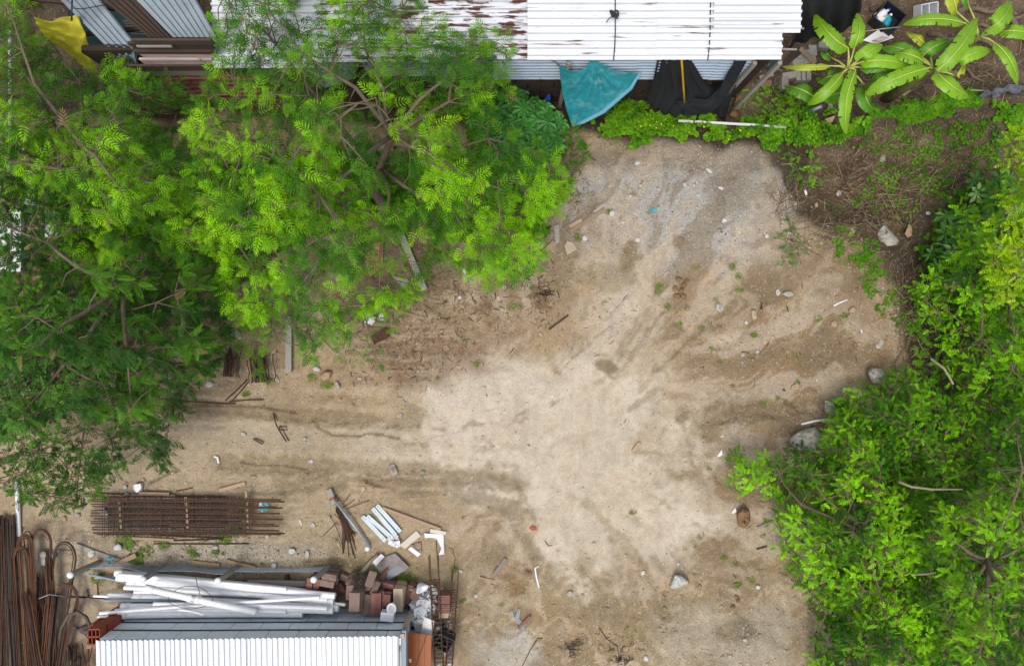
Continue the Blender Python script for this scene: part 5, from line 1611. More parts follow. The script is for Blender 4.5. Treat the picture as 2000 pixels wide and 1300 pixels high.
rock([(1466, 606), (1476, 604), (1480, 622), (1470, 625)], .14, M['beige_slab'], 'upright beige brick piece beside its added shadow sliver', 8)
rock([(1515, 566), (1521, 563), (1525, 572), (1519, 579), (1515, 573)], .1, M['rock_white'], 'small white stone at the top of the brown soil', 9)
rock(ell(1665, 605, 8, 6.5, -20, 8, 3), .1, M['rock_tan'], 'round tan stone under the short white pipe piece', 10)
rock([(624, 732), (634, 724), (648, 725), (644, 738), (632, 744)], .16, M['rock_tan'], 'tan stone below the concrete beam', 11)
rock(ell(659, 752, 5, 9, -30, 7, 4), .1, M['rock_grey'], 'narrow grey stone beside the tan stone', 12)
rock(ell(619, 720, 8, 5, 10, 7, 5), .08, M['rock_white'], 'pale flat stone above the tan stone', 13)
rock([(148, 1228), (163, 1221), (179, 1219), (180, 1230), (170, 1240), (158, 1236)], .14, M['rock_dark'], 'purple grey stone inside the hose arch', 14)
rock(ell(83, 1090, 11, 16, 10, 8, 6), .2, M['concrete'], 'pale concrete lump behind the rusty loops', 15)
SM = [(268, 951, 11, 9, 'rock_white', 'white angular stone beyond the rebar cage'), (243, 950, 6, 5, 'rock_grey', 'small grey stone left of the white angular stone'), (246, 967, 6, 6, 'rock_grey', 'round grey stone at the edge of the rebar cage'),
      (203, 1000, 9, 14, 'concrete', 'oblong concrete piece inside the end of the rebar cage'), (356, 1030, 6, 10, 'rock_tan', 'tan stone standing inside the rebar cage'), (336, 1034, 6, 4, 'rock_white', 'small pale stone near the middle spacer'),
      (368, 1023, 6, 4, 'rock_white', 'white lump against the middle spacer'), (402, 971, 4, 4, 'rock_white', 'small white stone on the far bars of the rebar cage'), (230, 1068, 10, 8, 'rock_white', 'white stone in the weeds below the rebar cage'),
      (420, 1069, 7, 5, 'rock_white', 'white oval stone in the gravel below the rebar cage'), (570, 1076, 8, 6, 'rock_white', 'whitish stone right of the gravel patch'), (535, 1104, 6, 6, 'rock_white', 'round white stone by the last fence post'),
      (532, 1093, 4, 3, 'rock_white', 'small white stone touching the round white one'), (587, 1019, 3, 7, 'rock_white', 'thin pale stone below the concrete stump'), (611, 1024, 5, 5, 'rock_white', 'white stone left of the wire bundle'), (661, 1063, 4, 4, 'beige_slab', 'square cream stone under the wire bundle'),
      (522, 1047, 5, 5, 'rock_grey', 'grey stone beyond the lower bars of the rebar cage'), (600, 1083, 5, 9, 'rock_grey', 'upright grey stone near the pavers'), (1245, 318, 7, 5, 'rock_white', 'white stone high on the grey gravel'), (1245, 468, 6, 5, 'rock_white', 'white stone beside the damp hollow'),
      (1196, 416, 5, 7, 'rock_white', 'white stone near the thin timber tip'), (1142, 465, 6, 6, 'rock_white', 'white stone right of the broken tile'), (1385, 333, 8, 5, 'rock_white', 'flat white stone beside the rusty hollow'), (1498, 460, 5, 5, 'rock_white', 'white stone at the right rim of the gravel'),
      (1408, 367, 6, 4, 'rock_white', 'white stone in the upper right gravel'), (1573, 376, 4, 6, 'white_plastic', 'small white block on the dark bank'), (1552, 397, 5, 5, 'rock_grey', 'grey stone at the foot of the bank'), (1724, 309, 6, 8, 'concrete', 'pale concrete cube on the dark bank'),
      (1638, 378, 8, 7, 'rock_grey', 'grey stone in the straw on the bank'), (1813, 416, 6, 4, 'rock_white', 'white scrap stone in the litter by the palmate plants'), (1540, 574, 12, 7, 'rock_grey', 'flat grey stone by the brown soil'), (1855, 388, 10, 7, 'rock_tan', 'tan stone in shade at the dark bank'),
      (1664, 452, 8, 6, 'rock_tan', 'tan stone left of the pale boulder'), (1594, 402, 4, 7, 'rock_tan', 'tan stone under the low bush'), (1722, 668, 5, 6, 'rock_grey', 'pale stone pair member near the plot edge, upper'), (1716, 675, 6, 6, 'rock_grey', 'pale stone pair member near the plot edge, lower'),
      (1630, 632, 7, 6, 'rock_tan', 'pinkish stone in the middle of the brown soil'), (1682, 598, 4, 4, 'rock_tan', 'small tan stone right of the round one'), (1556, 751, 4, 5, 'rock_white', 'white stone on a flat brown stone'), (1554, 756, 12, 7, 'rock_tan', 'flat brown stone under a white one'),
      (1431, 754, 4, 4, 'rock_brown', 'small brown stone on the sand rim'), (1458, 630, 4, 4, 'rock_white', 'white pebble below the upright brick'), (1450, 693, 5, 5, 'rock_grey', 'bluish stone with a dark hole'), (1480, 687, 4, 3, 'rock_white', 'white pebble right of the bluish stone'),
      (1394, 687, 6, 6, 'rock_tan', 'tan stone at the pale gully'), (1113, 1158, 7, 7, 'rock_grey', 'blue grey stone on the lower sand'), (1256, 1118, 4, 6, 'rock_white', 'small white stone left of the large white rock'), (1481, 1146, 6, 5, 'rock_white', 'white jagged stone near the lower bushes'),
      (1325, 1101, 3, 4, 'rock_white', 'small white stone above the large white rock'), (1160, 1061, 5, 4, 'rock_grey', 'bluish pebble on the central sand'), (1455, 1249, 5, 4, 'rock_white', 'white pebble in the damp patch at the lower edge'), (1262, 1285, 5, 7, 'rock_white', 'white stone by the dead twigs at the lower edge'),
      (1536, 1084, 10, 9, 'rock_tan', 'tan stone half buried by the bush roots'), (985, 560, 5, 5, 'rock_grey', 'bluish stone under the frond tips'), (898, 581, 4, 4, 'rock_white', 'pale pebble in the leaf litter'), (907, 529, 3, 5, 'white_plastic', 'white plastic bit in the fronds'),
      (1056, 653, 5, 4, 'rock_tan', 'yellowish stone above the central sand'), (994, 626, 3, 3, 'rock_white', 'white pebble in the litter rim'), (702, 739, 5, 3, 'rock_grey', 'grey flat stone right of the tan one'), (768, 916, 9, 11, 'rock_grey', 'pale flat stone on the lower wheel track'),
      (781, 811, 7, 6, 'rock_grey', 'pale flat stone at the end of the upper wheel track'), (825, 922, 6, 4, 'rock_grey', 'small pale stone right of the lower track'), (475, 847, 6, 4, 'rock_grey', 'small grey stone left of the stirrup'), (595, 857, 4, 4, 'rock_grey', 'small grey stone between the wheel tracks'),
      (607, 900, 5, 4, 'rock_white', 'small white stone in the lower wheel track'), (410, 750, 9, 6, 'rock_white', 'white stone at the foot of the dark tree'), (335, 763, 6, 5, 'rock_white', 'white stone below the dark tree'), (328, 735, 6, 9, 'rock_grey', 'grey stone in the shade of the dark tree'),
      (462, 650, 8, 8, 'rock_grey', 'grey stone left of the concrete beam'), (468, 660, 4, 4, 'rock_white', 'white stone touching the grey one left of the beam'), (502, 612, 6, 4, 'rock_tan', 'tan stone above the short rods'), (476, 620, 6, 5, 'rock_tan', 'tan stone in the upper left of the clearing'),
      (540, 738, 4, 9, 'rock_grey', 'thin bluish stone by the rusty bundle'), (105, 1085, 6, 6, 'rock_white', 'white stone inside the rusty loops'), (177, 1080, 8, 9, 'rock_white', 'white stone on the long pale board'), (152, 1006, 5, 5, 'rock_grey', 'grey stone left of the rebar cage'),
      (125, 1012, 5, 6, 'rock_tan', 'tan stone above the wide loop'), (900, 1115, 4, 4, 'rock_white', 'white pebble right of the far column cage'), (930, 1163, 4, 5, 'rock_white', 'white pebble on the lower left sand'), (961, 1143, 4, 4, 'rock_tan', 'tan pebble under the dark grey board')]
for i, (u, v, ru, rv, mt, lab) in enumerate(SM):
    rock(ell(u, v, ru, rv, random.Random(i).uniform(-40, 40), 6, i, .22), min(ru, rv) * S * .9, M[mt], lab, 50 + i)
for i, (u, v) in enumerate(((1325, 545), (1336, 556), (1318, 562), (1330, 568), (1341, 548), (1322, 578), (1335, 580))):
    rock(ell(u, v, 7, 5, i * 40, 6, i, .25), .09, M['rock_brown'], 'crumbled brown clay clod in a ring on the grey gravel', 400 + i).name = 'clay_clod'
for i, (u, v) in enumerate(((1438, 1165), (1432, 1185), (1441, 1172))):
    rock(ell(u, v, 5, 4, i * 40, 6, i, .25), .06, M['rock_brown'], 'small brown clod by the lower bushes', 420 + i).name = 'clay_clod'

# ================================================================ BACKYARD BEHIND THE BANK
# concrete blocks
R_ = random.Random(15)
BL = [(1566, 110, 26, 14, 20), (1584, 102, 16, 22, 5), (1556, 122, 24, 12, 18), (1578, 120, 26, 12, 14), (1560, 132, 24, 11, 10), (1556, 150, 9, 22, 3), (1566, 150, 9, 22, 3), (1576, 149, 9, 22, 3), (1612, 92, 34, 12, -4), (1540, 150, 30, 14, 10), (1530, 165, 14, 26, 0)]
for i, (u, v, w, l, rot) in enumerate(BL):
    o = piece('concrete_block', G(u, v, .14), (w * S, l * S, .26), M['concrete'] if i not in (8, 9, 10) else M['grey_boards'], Matrix.Rotation(math.radians(rot), 3, 'Z'))
    tag(o, ['topmost pale block of the pile by the white roof corner', 'upright pale block at the right of the pile', 'pale block at the near left of the pile', 'pale block in the middle of the pile', 'lowest pale block of the upper pile',
            'left one of three narrow blocks on edge', 'middle one of three narrow blocks on edge', 'right one of three narrow blocks on edge', 'dark weathered block beyond the pale pile', 'dark weathered block left of the narrow ones', 'dark upright block near the shed corner'][i], 'block', 'concrete blocks behind the bank')
for i, (u0, v0, u1, v1, w, mt, lab) in enumerate(((1524, 132, 1562, 100, 12, 'dark_boards', 'dark plank propped over the concrete blocks'), (1562, 95, 1592, 124, 9, 'wood', 'brown plank lying over the concrete blocks'), (1500, 128, 1528, 136, 8, 'grey_boards', 'grey plank stub under the white roof corner'),
                                                  (1483, 152, 1510, 146, 7, 'wood', 'brown plank below the zinc wall end'), (1486, 168, 1506, 160, 10, 'paver', 'reddish board below the zinc wall end'), (1512, 110, 1530, 128, 10, 'grey_boards', 'grey board leaning at the shed corner'), (1605, 84, 1650, 76, 4, 'wood_grey', 'thin pale batten above the banana leaves'),
                                                  (1700, 20, 1716, 12, 9, 'dark_boards', 'dark log end above the crate'), (1500, 175, 1536, 168, 9, 'dark_boards', 'dark plank on the ground below the shed corner'))):
    o = plank('plank', G(u0, v0, .34 if i < 2 else .1), G(u1, v1, .30 if i < 2 else .1), w * S, .06, M[mt]); tag(o, lab, 'board')
o = slab('cloth', [(1496, 134), (1512, 117), (1528, 116), (1508, 132)], .6, .02, M['teal_wall']); recentre(o); tag(o, 'dark green cloth scrap under the white roof corner', 'cloth')
tube_thing('pole', [G(1605, 207, .5), G(1592, 190, .9), G(1572, 222, .1)][::2], .05, M['galv'], 'grey metal pole lying under the first banana plant', 'pole')

# crate of bottles
ck = empty('plastic_crate', G(1731, 40), 'black crate holding white and cyan bottles behind the bananas', 'crate')
Rk = Matrix.Rotation(math.radians(-38), 3, 'Z'); cc = G(1732, 38, .2)
for (x, y, sx, sy) in ((0, .27, .62, .03), (0, -.27, .62, .03), (.30, 0, .03, .52), (-.30, 0, .03, .52)):
    piece('side', cc + Rk @ Vector((x, y, 0)), (sx, sy, .38), M['black_plastic'], Rk, ck)
piece('base', cc + Vector((0, 0, -.17)), (.58, .52, .03), M['black_plastic'], Rk, ck)
def bottle(u, v, r, L_, ang, mat, lab):
    c = G(u, v, .22); d = Vector((math.cos(ang), math.sin(ang), .12)).normalized()
    pts = [c - d * L_ / 2, c - d * L_ * .48, c + d * L_ * .2, c + d * L_ * .32, c + d * L_ * .4, c + d * L_ * .5]
    o_ = MB().tube(pts, [r * .8, r, r, r * .5, r * .35, r * .35], 12).build('bottle', mat, None, True); recentre(o_)
    MB().tube([pts[-1], pts[-1] + d * .05], r * .42, 10).build('cap', M['blue'] if mat is not M['cyan'] else M['white_plastic'], o_, True)
    tag(o_, lab, 'bottle', 'bottles in the black crate')
bottle(1723, 27, .10, .34, .5, M['white_plastic'], 'white bottle lying at the top of the black crate')
bottle(1721, 38, .08, .22, .2, M['white_plastic'], 'small white bottle below the larger one in the crate')
bottle(1733, 42, .09, .30, 1.1, M['cyan'], 'cyan bottle in the middle of the black crate')
bottle(1730, 33, .07, .20, -.6, M['pvc_grey'], 'pale grey bottle between white and cyan ones')
# white plastic bin
bn = empty('plastic_bin', G(1808, 24), 'broken white plastic bin tipped at the upper edge', 'bin')
cb_ = G(1808, 22, .2); Rb = Matrix.Rotation(math.radians(12), 3, 'Z') @ Matrix.Rotation(.35, 3, 'X')
for (x, y, sx, sy) in ((0, .17, .42, .02), (0, -.17, .42, .02), (.21, 0, .02, .34), (-.21, 0, .02, .34), (-.02, 0, .02, .34)):
    piece('side', cb_ + Rb @ Vector((x, y, 0)), (sx, sy, .36), M['white_plastic'], Rb, bn)
piece('base', cb_ + Rb @ Vector((0, 0, -.16)), (.40, .34, .02), M['white_plastic'], Rb, bn)
o = slab('sheet', [(1685, 79), (1716, 58), (1721, 64), (1731, 58), (1747, 74), (1710, 86)], .15, .01, M['white_board']); recentre(o); tag(o, 'crumpled white printed sheet on the soil behind the bananas', 'sheet')
o = slab('paper', [(1702, 80), (1722, 70), (1736, 74), (1712, 86)], .165, .006, M['pink_boards']); recentre(o); tag(o, 'pinkish paper lying on the crumpled white sheet', 'paper')
tube_thing('string', [P(1686, 62, -.2), P(1720, 57, -.1), P(1758, 53, -.2)], .012, M['wood_grey'], 'pale string stretched in front of the black crate', 'string')
tube_thing('string', [P(1895, 176, -.3), P(1926, 177, -.3)], .012, M['wood_grey'], 'pale string end at the berm', 'string')
# logs and roots
LOGS = [([(1885, 18), (1930, 24), (1975, 12)], .06, 'grey root curving at the upper edge'), ([(1855, 40), (1880, 20), (1900, -6)], .09, 'thick dark branch rising to the upper edge'), ([(1812, 66), (1850, 78), (1890, 66)], .06, 'dead curved branch between the banana plants'),
        ([(1930, 60), (1970, 40), (2010, 22)], .06, 'grey branch at the far upper corner'), ([(1900, 75), (1950, 95), (1985, 110)], .05, 'thin dead branch under the third banana plant'), ([(1960, 20), (1990, 60), (2015, 90)], .07, 'dead branch along the photo edge'),
        ([(1740, 190), (1760, 178), (1790, 172)], .06, 'dry banana stem piece lying on the soil'), ([(1880, 130), (1900, 150), (1930, 160)], .04, 'thin root below the second banana plant'), ([(1900, 50), (1935, 55), (1990, 70)], .045, 'thin grey branch crossing the roots'),
        ([(1700, 168), (1726, 150), (1770, 140)], .05, 'brown root in the shade of the bananas')]
for i, (pts, r, lab) in enumerate(LOGS):
    q = [G(u, v, r + .12 * math.sin(math.pi * k / max(1, len(pts) - 1))) for k, (u, v) in enumerate(pts)]
    q = [q[0], q[0].lerp(q[1], .5) + Vector((0, .05, .02)), q[1], q[1].lerp(q[2], .5) + Vector((0, -.05, .03)), q[2]]
    tube_thing('branch', q, [r, r * 1.05, r * .9, r * .7, r * .45], M['bark'], lab, 'branch', 'dead branches behind the bank', 7)
# blue plastic tub
vs, fs = coons([P(1073, 183, .3), P(1075, 195, .2), P(1062, 216, 0)], [P(1055, 203, .0), P(1046, 212, -.1), P(1040, 222, -.2)], [P(1073, 183, .3), P(1055, 203, .15)], [P(1062, 216, 0), P(1052, 220, .02), P(1040, 222, -.2)], 8, 8, lambda u, v: Vector((0, 0, -.12 * math.sin(math.pi * u) * math.sin(math.pi * v))))
o = mesh_obj('tub', vs, fs, M['blue'], None, True, .01); recentre(o); tag(o, 'broken blue plastic tub leaning below the teal tarp', 'tub')
o = plank('plank', P(1042, 219, -.1), P(1098, 222, .0), .09, .04, M['wood']); tag(o, 'brown board lying beside the broken blue tub', 'board')
for (u, v, lab) in ((1432, 222, 'brown earth lump below the black net tail'), (1443, 200, 'tall grey earth lump right of the black net'), (1252, 190, 'brown stone peeping beside the black net')):
    rock(ell(u, v, 10, 18 if u == 1443 else 9, 10, 7, u, .2), .35 if u == 1443 else .2, M['rock_brown'], lab, u)
# grey net lying along the berm at the edge
vs, fs = coons([P(1925, 178, -.2), P(1960, 170, -.15), P(2030, 160, -.1)], [P(1910, 193, -.35), P(1960, 184, -.3), P(2030, 174, -.3)], [P(1925, 178, -.2), P(1910, 193, -.35)], [P(2030, 160, -.1), P(2030, 174, -.3)], 30, 8,
               lambda u, v: Vector((.03 * math.sin(u * 31), .05 * math.sin(u * 23 + 2 * v), .10 * math.sin(u * 19 + 3 * v) * math.sin(3 * v) + .05 * math.sin(u * 47))))
M['grey_net'] = mk('grey_net', A(112, 116, 126), .9, .45, 14, .6)
o = mesh_obj('net', vs, fs, M['grey_net'], None, True, .004); recentre(o); tag(o, 'grey fine net bunched along the berm at the photo edge', 'net')

# ================================================================ VEGETATION
YOUNG = {'feather': (.22, .48, .005), 'neem': (.10, .27, .006), 'round': (.23, .54, .003), 'soft': (.14, .33, .03), 'yellow': (.42, .62, .004), 'weed': (.17, .39, .008), 'yard': (.16, .25, .035)}
OLD = {'yard': (.09, .14, .035), 'feather': (.026, .105, .006), 'neem': (.013, .058, .005), 'round': (.015, .080, .003), 'soft': (.025, .095, .012), 'yellow': (.12, .28, .003), 'weed': (.028, .115, .004)}


def scatter_clumps(poly, spacing, r_, holes=(), maxn=4000):
    us = [p[0] for p in poly]; vs_ = [p[1] for p in poly]
    area = (max(us) - min(us)) * (max(vs_) - min(vs_))
    n_ = int(area / (spacing ** 2) * 3)
    c = np.stack([r_.uniform(min(us), max(us), n_), r_.uniform(min(vs_), max(vs_), n_)], -1)
    c = c[in_poly(c[:, 0], c[:, 1], poly)]
    for (hu, hv, hr, keep) in holes:
        d = np.hypot(c[:, 0] - hu, c[:, 1] - hv)
        c = c[(d > hr) | (r_.random(len(c)) < keep)]
    out = []
    cell = {}
    for p in c:
        k = (int(p[0] // spacing), int(p[1] // spacing))
        ok = True
        for a in (-1, 0, 1):
            for b in (-1, 0, 1):
                for q in cell.get((k[0] + a, k[1] + b), ()):
                    if (p[0] - q[0]) ** 2 + (p[1] - q[1]) ** 2 < spacing ** 2: ok = False; break
        if ok:
            cell.setdefault(k, []).append(p); out.append(p)
    return np.array(out)


def fronds(cent, per, length, r_, kind, tone_u, spread, pitch0=-.1, clump_az=None, drop=.12):
    """leaf stalks radiating from every clump centre"""
    n_ = len(cent)
    pos = np.repeat(cent, per, 0)
    N = len(pos)
    az = r_.uniform(0, 2 * math.pi, N)
    if clump_az is not None:
        az = np.repeat(clump_az, per) + r_.normal(0, 1.0, N)
    d = r_.random(N) ** .5
    pos = pos + np.stack([np.cos(az) * d * spread, np.sin(az) * d * spread, r_.normal(0, drop, N) - d * drop * .6], -1)
    pitch = r_.normal(pitch0, .38, N); roll = r_.normal(0, .45, N)
    sc = length * r_.uniform(.7, 1.2, N)
    u = np.clip(np.repeat(tone_u, per) + r_.normal(0, .16, N), 0, 1)[:, None] ** 1.45
    y, o = np.array(YOUNG[kind]), np.array(OLD[kind])
    tone = (o * (1 - u) + y * u) * r_.uniform(.75, 1.2, (N, 1)) * (1 + r_.normal(0, .06, (N, 3)))
    dead = r_.random(N) < .012
    tone[dead] = np.array([.24, .15, .07]) * r_.uniform(.6, 1.2, (dead.sum(), 1))
    return pos, rots(az, pitch, roll), sc, tone


def tree(name, label, poly, z0, z1, trunk, tpl, kind, spacing, per, length, seed, holes=(), tone=(.15, .85), spread=None, cat='tree', group=None, bark='bark', trunk_r=.11, limbs=9, edge=130, sag=.0,
         tone_fn=None, tone_noise=.5, pitch0=-.15, twig=.012, lowshare=.42, puff_w=52.):
    r_ = np.random.default_rng(seed)
    c = scatter_clumps(poly, spacing, r_, holes)
    d = -sdf(c[:, 0], c[:, 1], poly)
    dome = np.clip(d / edge, 0, 1) ** .55
    puff = sstep(.36, .62, fbm(c[:, 0] / puff_w, c[:, 1] / puff_w, seed + 40, 3))      # boughs stand proud, hollows lie between
    low = r_.random(len(c)) < lowshare
    keep = low | (puff > .12) | (r_.random(len(c)) < .35)
    c, d, dome, puff, low = c[keep], d[keep], dome[keep], puff[keep], low[keep]
    lump = fbm(c[:, 0] / 60., c[:, 1] / 60., seed, 3)
    hfrac = dome * (.34 + .66 * puff)
    hfrac = np.where(low, dome * r_.uniform(.0, .35, len(c)), hfrac * r_.uniform(.82, 1.04, len(c)))
    hfrac = np.clip(hfrac, 0, 1)
    z = z0 + (z1 - z0) * hfrac
    k = S * (H - z) / H
    cent = np.stack([(c[:, 0] - 1000) * k, (650 - c[:, 1]) * k, z], -1)
    tu = tone[0] + (tone[1] - tone[0]) * np.clip(.42 + (lump - .5) * 1.9 * tone_noise + .5 * (r_.random(len(c)) - .5), 0, 1)
    if tone_fn is not None: tu = tone_fn(c[:, 0], c[:, 1], tu)
    base = G(*trunk[0])
    root = empty(name, base, label, cat, group)
    # trunk, limbs and twigs
    tp_ = [base - Vector((0, 0, .1))] + [P(u, v, zz) for (u, v, zz) in trunk[1:]]
    mb = MB()
    # smooth the trunk with intermediate points
    tt = []
    for i in range(len(tp_) - 1):
        for q in range(4):
            tt.append(tp_[i].lerp(tp_[i + 1], q / 4) + Vector((r_.normal(0, .02), r_.normal(0, .02), 0)))
    tt.append(tp_[-1])
    mb.tube(tt, [trunk_r * (1 - .55 * i / (len(tt) - 1)) for i in range(len(tt))], 8)
    mb.build('trunk', M[bark], root, True)
    # limbs: farthest-point picks among the clumps
    pts = cent - np.array([0, 0, .12])
    top = np.array(tp_[-1])
    idx = [int(np.argmin(np.hypot(pts[:, 0] - top[0], pts[:, 1] - top[1])))]
    dd = np.linalg.norm(pts - pts[idx[0]], axis=1)
    for _ in range(min(limbs, len(pts)) - 1):
        j = int(np.argmax(dd)); idx.append(j); dd = np.minimum(dd, np.linalg.norm(pts - pts[j], axis=1))
    nodes = [np.array(p) for p in tt[len(tt) // 2:]]; rad = [trunk_r * .5] * len(nodes)
    for j in idx:
        e = pts[j]
        na = np.array(nodes[:len(tt) - len(tt) // 2])
        s_ = na[int(np.argmin(np.linalg.norm(na - e, axis=1) + .35 * np.maximum(0, na[:, 2] - e[2])))]
        L_ = np.linalg.norm(e - s_)
        m1 = s_ + (e - s_) * .35 + np.array([r_.normal(0, .05), r_.normal(0, .05), .08]) * L_
        m2 = s_ + (e - s_) * .7 + np.array([r_.normal(0, .05), r_.normal(0, .05), .05]) * L_
        q = [s_, (s_ + m1) / 2 + r_.normal(0, .02, 3), m1, (m1 + m2) / 2 + r_.normal(0, .02, 3), m2, e]
        r0 = trunk_r * .4
        MB().tube([Vector(p.tolist()) for p in q], [r0, r0 * .85, r0 * .7, r0 * .55, r0 * .42, r0 * .2], 6).build('limb', M[bark], root, True)
        for p, rr in zip(q[1:], (.8, .65, .5, .4, .2)): nodes.append(p); rad.append(r0 * rr)
    tw = MB()
    na = np.array(nodes)
    for i in r_.permutation(len(pts)):
        e = pts[i]
        dist = np.linalg.norm(na - e, axis=1)
        j = int(np.argmin(dist))
        if dist[j] < .05: continue
        s_ = na[j]
        m_ = (s_ + e) / 2 + r_.normal(0, .06, 3) * dist[j] + np.array([0, 0, .03])
        tw.tube([Vector(s_.tolist()), Vector(m_.tolist()), Vector(e.tolist())], [twig * 1.3, twig, twig * .45], 4, cap=False)
        if r_.random() < .5: na = np.vstack([na, m_[None]])
    o_ = tw.build('twigs', M[bark], root); o_['kind'] = 'stuff'
    out_az = np.arctan2(cent[:, 1] - top[1], cent[:, 0] - top[0])
    pos, R, sc, tn = fronds(cent, per, length, r_, kind, tu, spread or spacing * S * .62, pitch0, out_az if sag else None)
    tv, tf = TPL[tpl]
    o_ = scatter_mesh('crown', tv, tf, pos, R, sc, tn, M['leaf'], root)
    o_['kind'] = 'stuff'
    return root


# ---- feathery tree in the upper middle
T1 = [(432, 20), (440, -40), (560, -60), (800, -60), (840, 40), (880, 66), (940, 66), (980, 78), (1004, 104), (985, 150), (980, 190), (940, 215), (985, 262), (1000, 285), (1060, 290), (1092, 340), (1116, 372), (1085, 405), (1040, 440), (1062, 480), (1040, 520), (1012, 560),
      (985, 545), (930, 545), (900, 510), (845, 470), (840, 520), (800, 560), (742, 600), (700, 640), (640, 655), (610, 690), (560, 600), (480, 620), (440, 580), (400, 530), (345, 485), (336, 440), (372, 400), (380, 340), (362, 270), (372, 220), (400, 180), (420, 150), (430, 110), (420, 70)]
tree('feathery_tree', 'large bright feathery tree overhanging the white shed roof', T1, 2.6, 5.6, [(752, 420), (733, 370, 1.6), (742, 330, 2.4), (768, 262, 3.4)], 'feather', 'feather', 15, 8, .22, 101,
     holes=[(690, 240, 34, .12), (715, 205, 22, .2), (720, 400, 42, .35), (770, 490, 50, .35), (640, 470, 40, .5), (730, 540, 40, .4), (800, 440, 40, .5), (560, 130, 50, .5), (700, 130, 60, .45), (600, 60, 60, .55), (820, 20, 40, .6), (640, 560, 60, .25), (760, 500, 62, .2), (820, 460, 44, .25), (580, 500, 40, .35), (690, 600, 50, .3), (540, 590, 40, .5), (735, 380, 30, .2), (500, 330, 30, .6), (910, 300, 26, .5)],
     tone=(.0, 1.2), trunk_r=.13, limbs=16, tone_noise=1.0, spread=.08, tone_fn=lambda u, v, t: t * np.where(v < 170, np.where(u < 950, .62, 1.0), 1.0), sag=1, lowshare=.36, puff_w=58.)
T1b = [(470, 560), (560, 600), (610, 700), (560, 690), (540, 680), (505, 720), (468, 700), (455, 640)]
tree('feathery_sapling', 'sparse feathery sapling leaning over the rusty short rods', T1b, .9, 2.0, [(520, 600), (525, 610, .8), (530, 640, 1.3)], 'feather', 'feather', 19, 7, .20, 102, tone=(.2, .95), trunk_r=.04, limbs=5, spread=.07, group='feathery saplings')
T1c = [(640, 600), (740, 570), (830, 560), (800, 605), (770, 640), (745, 690), (738, 740), (705, 730), (700, 690), (650, 700), (620, 690)]
tree('feathery_sapling', 'drooping feathery sapling above the white bag', T1c, .8, 2.0, [(720, 590), (715, 600, .8), (710, 640, 1.4)], 'feather', 'feather', 19, 7, .20, 103, tone=(.2, .9), trunk_r=.04, limbs=5, spread=.07, group='feathery saplings', holes=[(735, 625, 22, .1), (738, 656, 20, .2), (690, 670, 18, .4)])
T1d = [(850, 440), (920, 430), (1040, 450), (1050, 500), (1010, 560), (940, 545), (890, 510), (860, 520), (835, 480)]
tree('feathery_sapling', 'low feathery sapling with bright fronds beside the plank', T1d, .6, 1.7, [(940, 470), (940, 480, .6), (945, 490, 1.1)], 'feather', 'feather', 24, 5, .19, 104, tone=(.35, 1.0), trunk_r=.04, limbs=5, spread=.07, group='feathery saplings')
# ---- feathery tree in the upper left corner
T3 = [(-170, -150), (78, -140), (92, 10), (70, 40), (64, 70), (95, 110), (140, 150), (185, 160), (200, 92), (240, 84), (262, 110), (240, 150), (275, 155), (338, 160), (346, 205), (300, 214), (270, 240), (300, 265), (370, 290), (378, 360), (345, 420), (400, 470), (330, 500), (270, 470), (220, 500), (120, 480), (80, 400), (20, 350), (-170, 360)]
tree('feathery_tree', 'bright feathery tree in the upper corner beside the yellow tarp', T3, 2.2, 5.0, [(180, 400), (176, 380, 1.6), (170, 330, 2.8), (165, 290, 3.4)], 'feather', 'feather', 13, 8, .22, 105,
     holes=[(255, 215, 26, .1), (170, 190, 16, .5), (320, 240, 24, .3)], tone=(.05, 1.0), trunk_r=.12, limbs=12, tone_noise=.9, spread=.08, sag=1, lowshare=.45, puff_w=55.)
# ---- dark neem-like tree at the left
T2 = [(-70, 340), (0, 350), (70, 330), (150, 380), (230, 420), (330, 470), (380, 500), (420, 560), (440, 640), (415, 700), (380, 760), (340, 770), (345, 800), (300, 815), (322, 850), (340, 862), (322, 908), (290, 890), (262, 850), (238, 862), (242, 905), (190, 925), (192, 965), (130, 985), (92, 990), (100, 950), (40, 975), (0, 945), (50, 890), (30, 900), (-70, 930)]
tree('broadleaf_tree', 'large dark green tree at the left edge over the sandy track', T2, 1.8, 5.4, [(300, 600), (292, 560, 1.4), (278, 520, 2.4), (240, 560, 3.2)], 'neem', 'neem', 13, 8, .23, 106,
     holes=[(55, 855, 24, .1), (115, 830, 20, .15), (125, 885, 22, .15), (200, 850, 24, .2), (40, 510, 14, .2), (310, 760, 16, .3), (255, 520, 30, .4), (215, 540, 30, .3), (165, 640, 30, .5)],
     tone=(.0, .75), trunk_r=.15, limbs=14, spread=.08, sag=1, tone_noise=.9, lowshare=.45, puff_w=60.)
T2b = [(-70, 610), (60, 600), (140, 590), (215, 590), (228, 640), (190, 680), (220, 700), (260, 720), (300, 760), (270, 800), (210, 800), (150, 770), (120, 800), (60, 850), (-70, 880)]
tree('broadleaf_tree', 'soft pale green tree crown in front of the dark left tree', T2b, 3.4, 5.2, [(120, 700), (118, 698, 2.0), (110, 700, 3.6)], 'round', 'soft', 13, 6, .19, 107, tone=(.1, .85), trunk_r=.10, limbs=9, spread=.09, tone_noise=.9, holes=[(130, 760, 24, .3), (40, 720, 18, .4)])

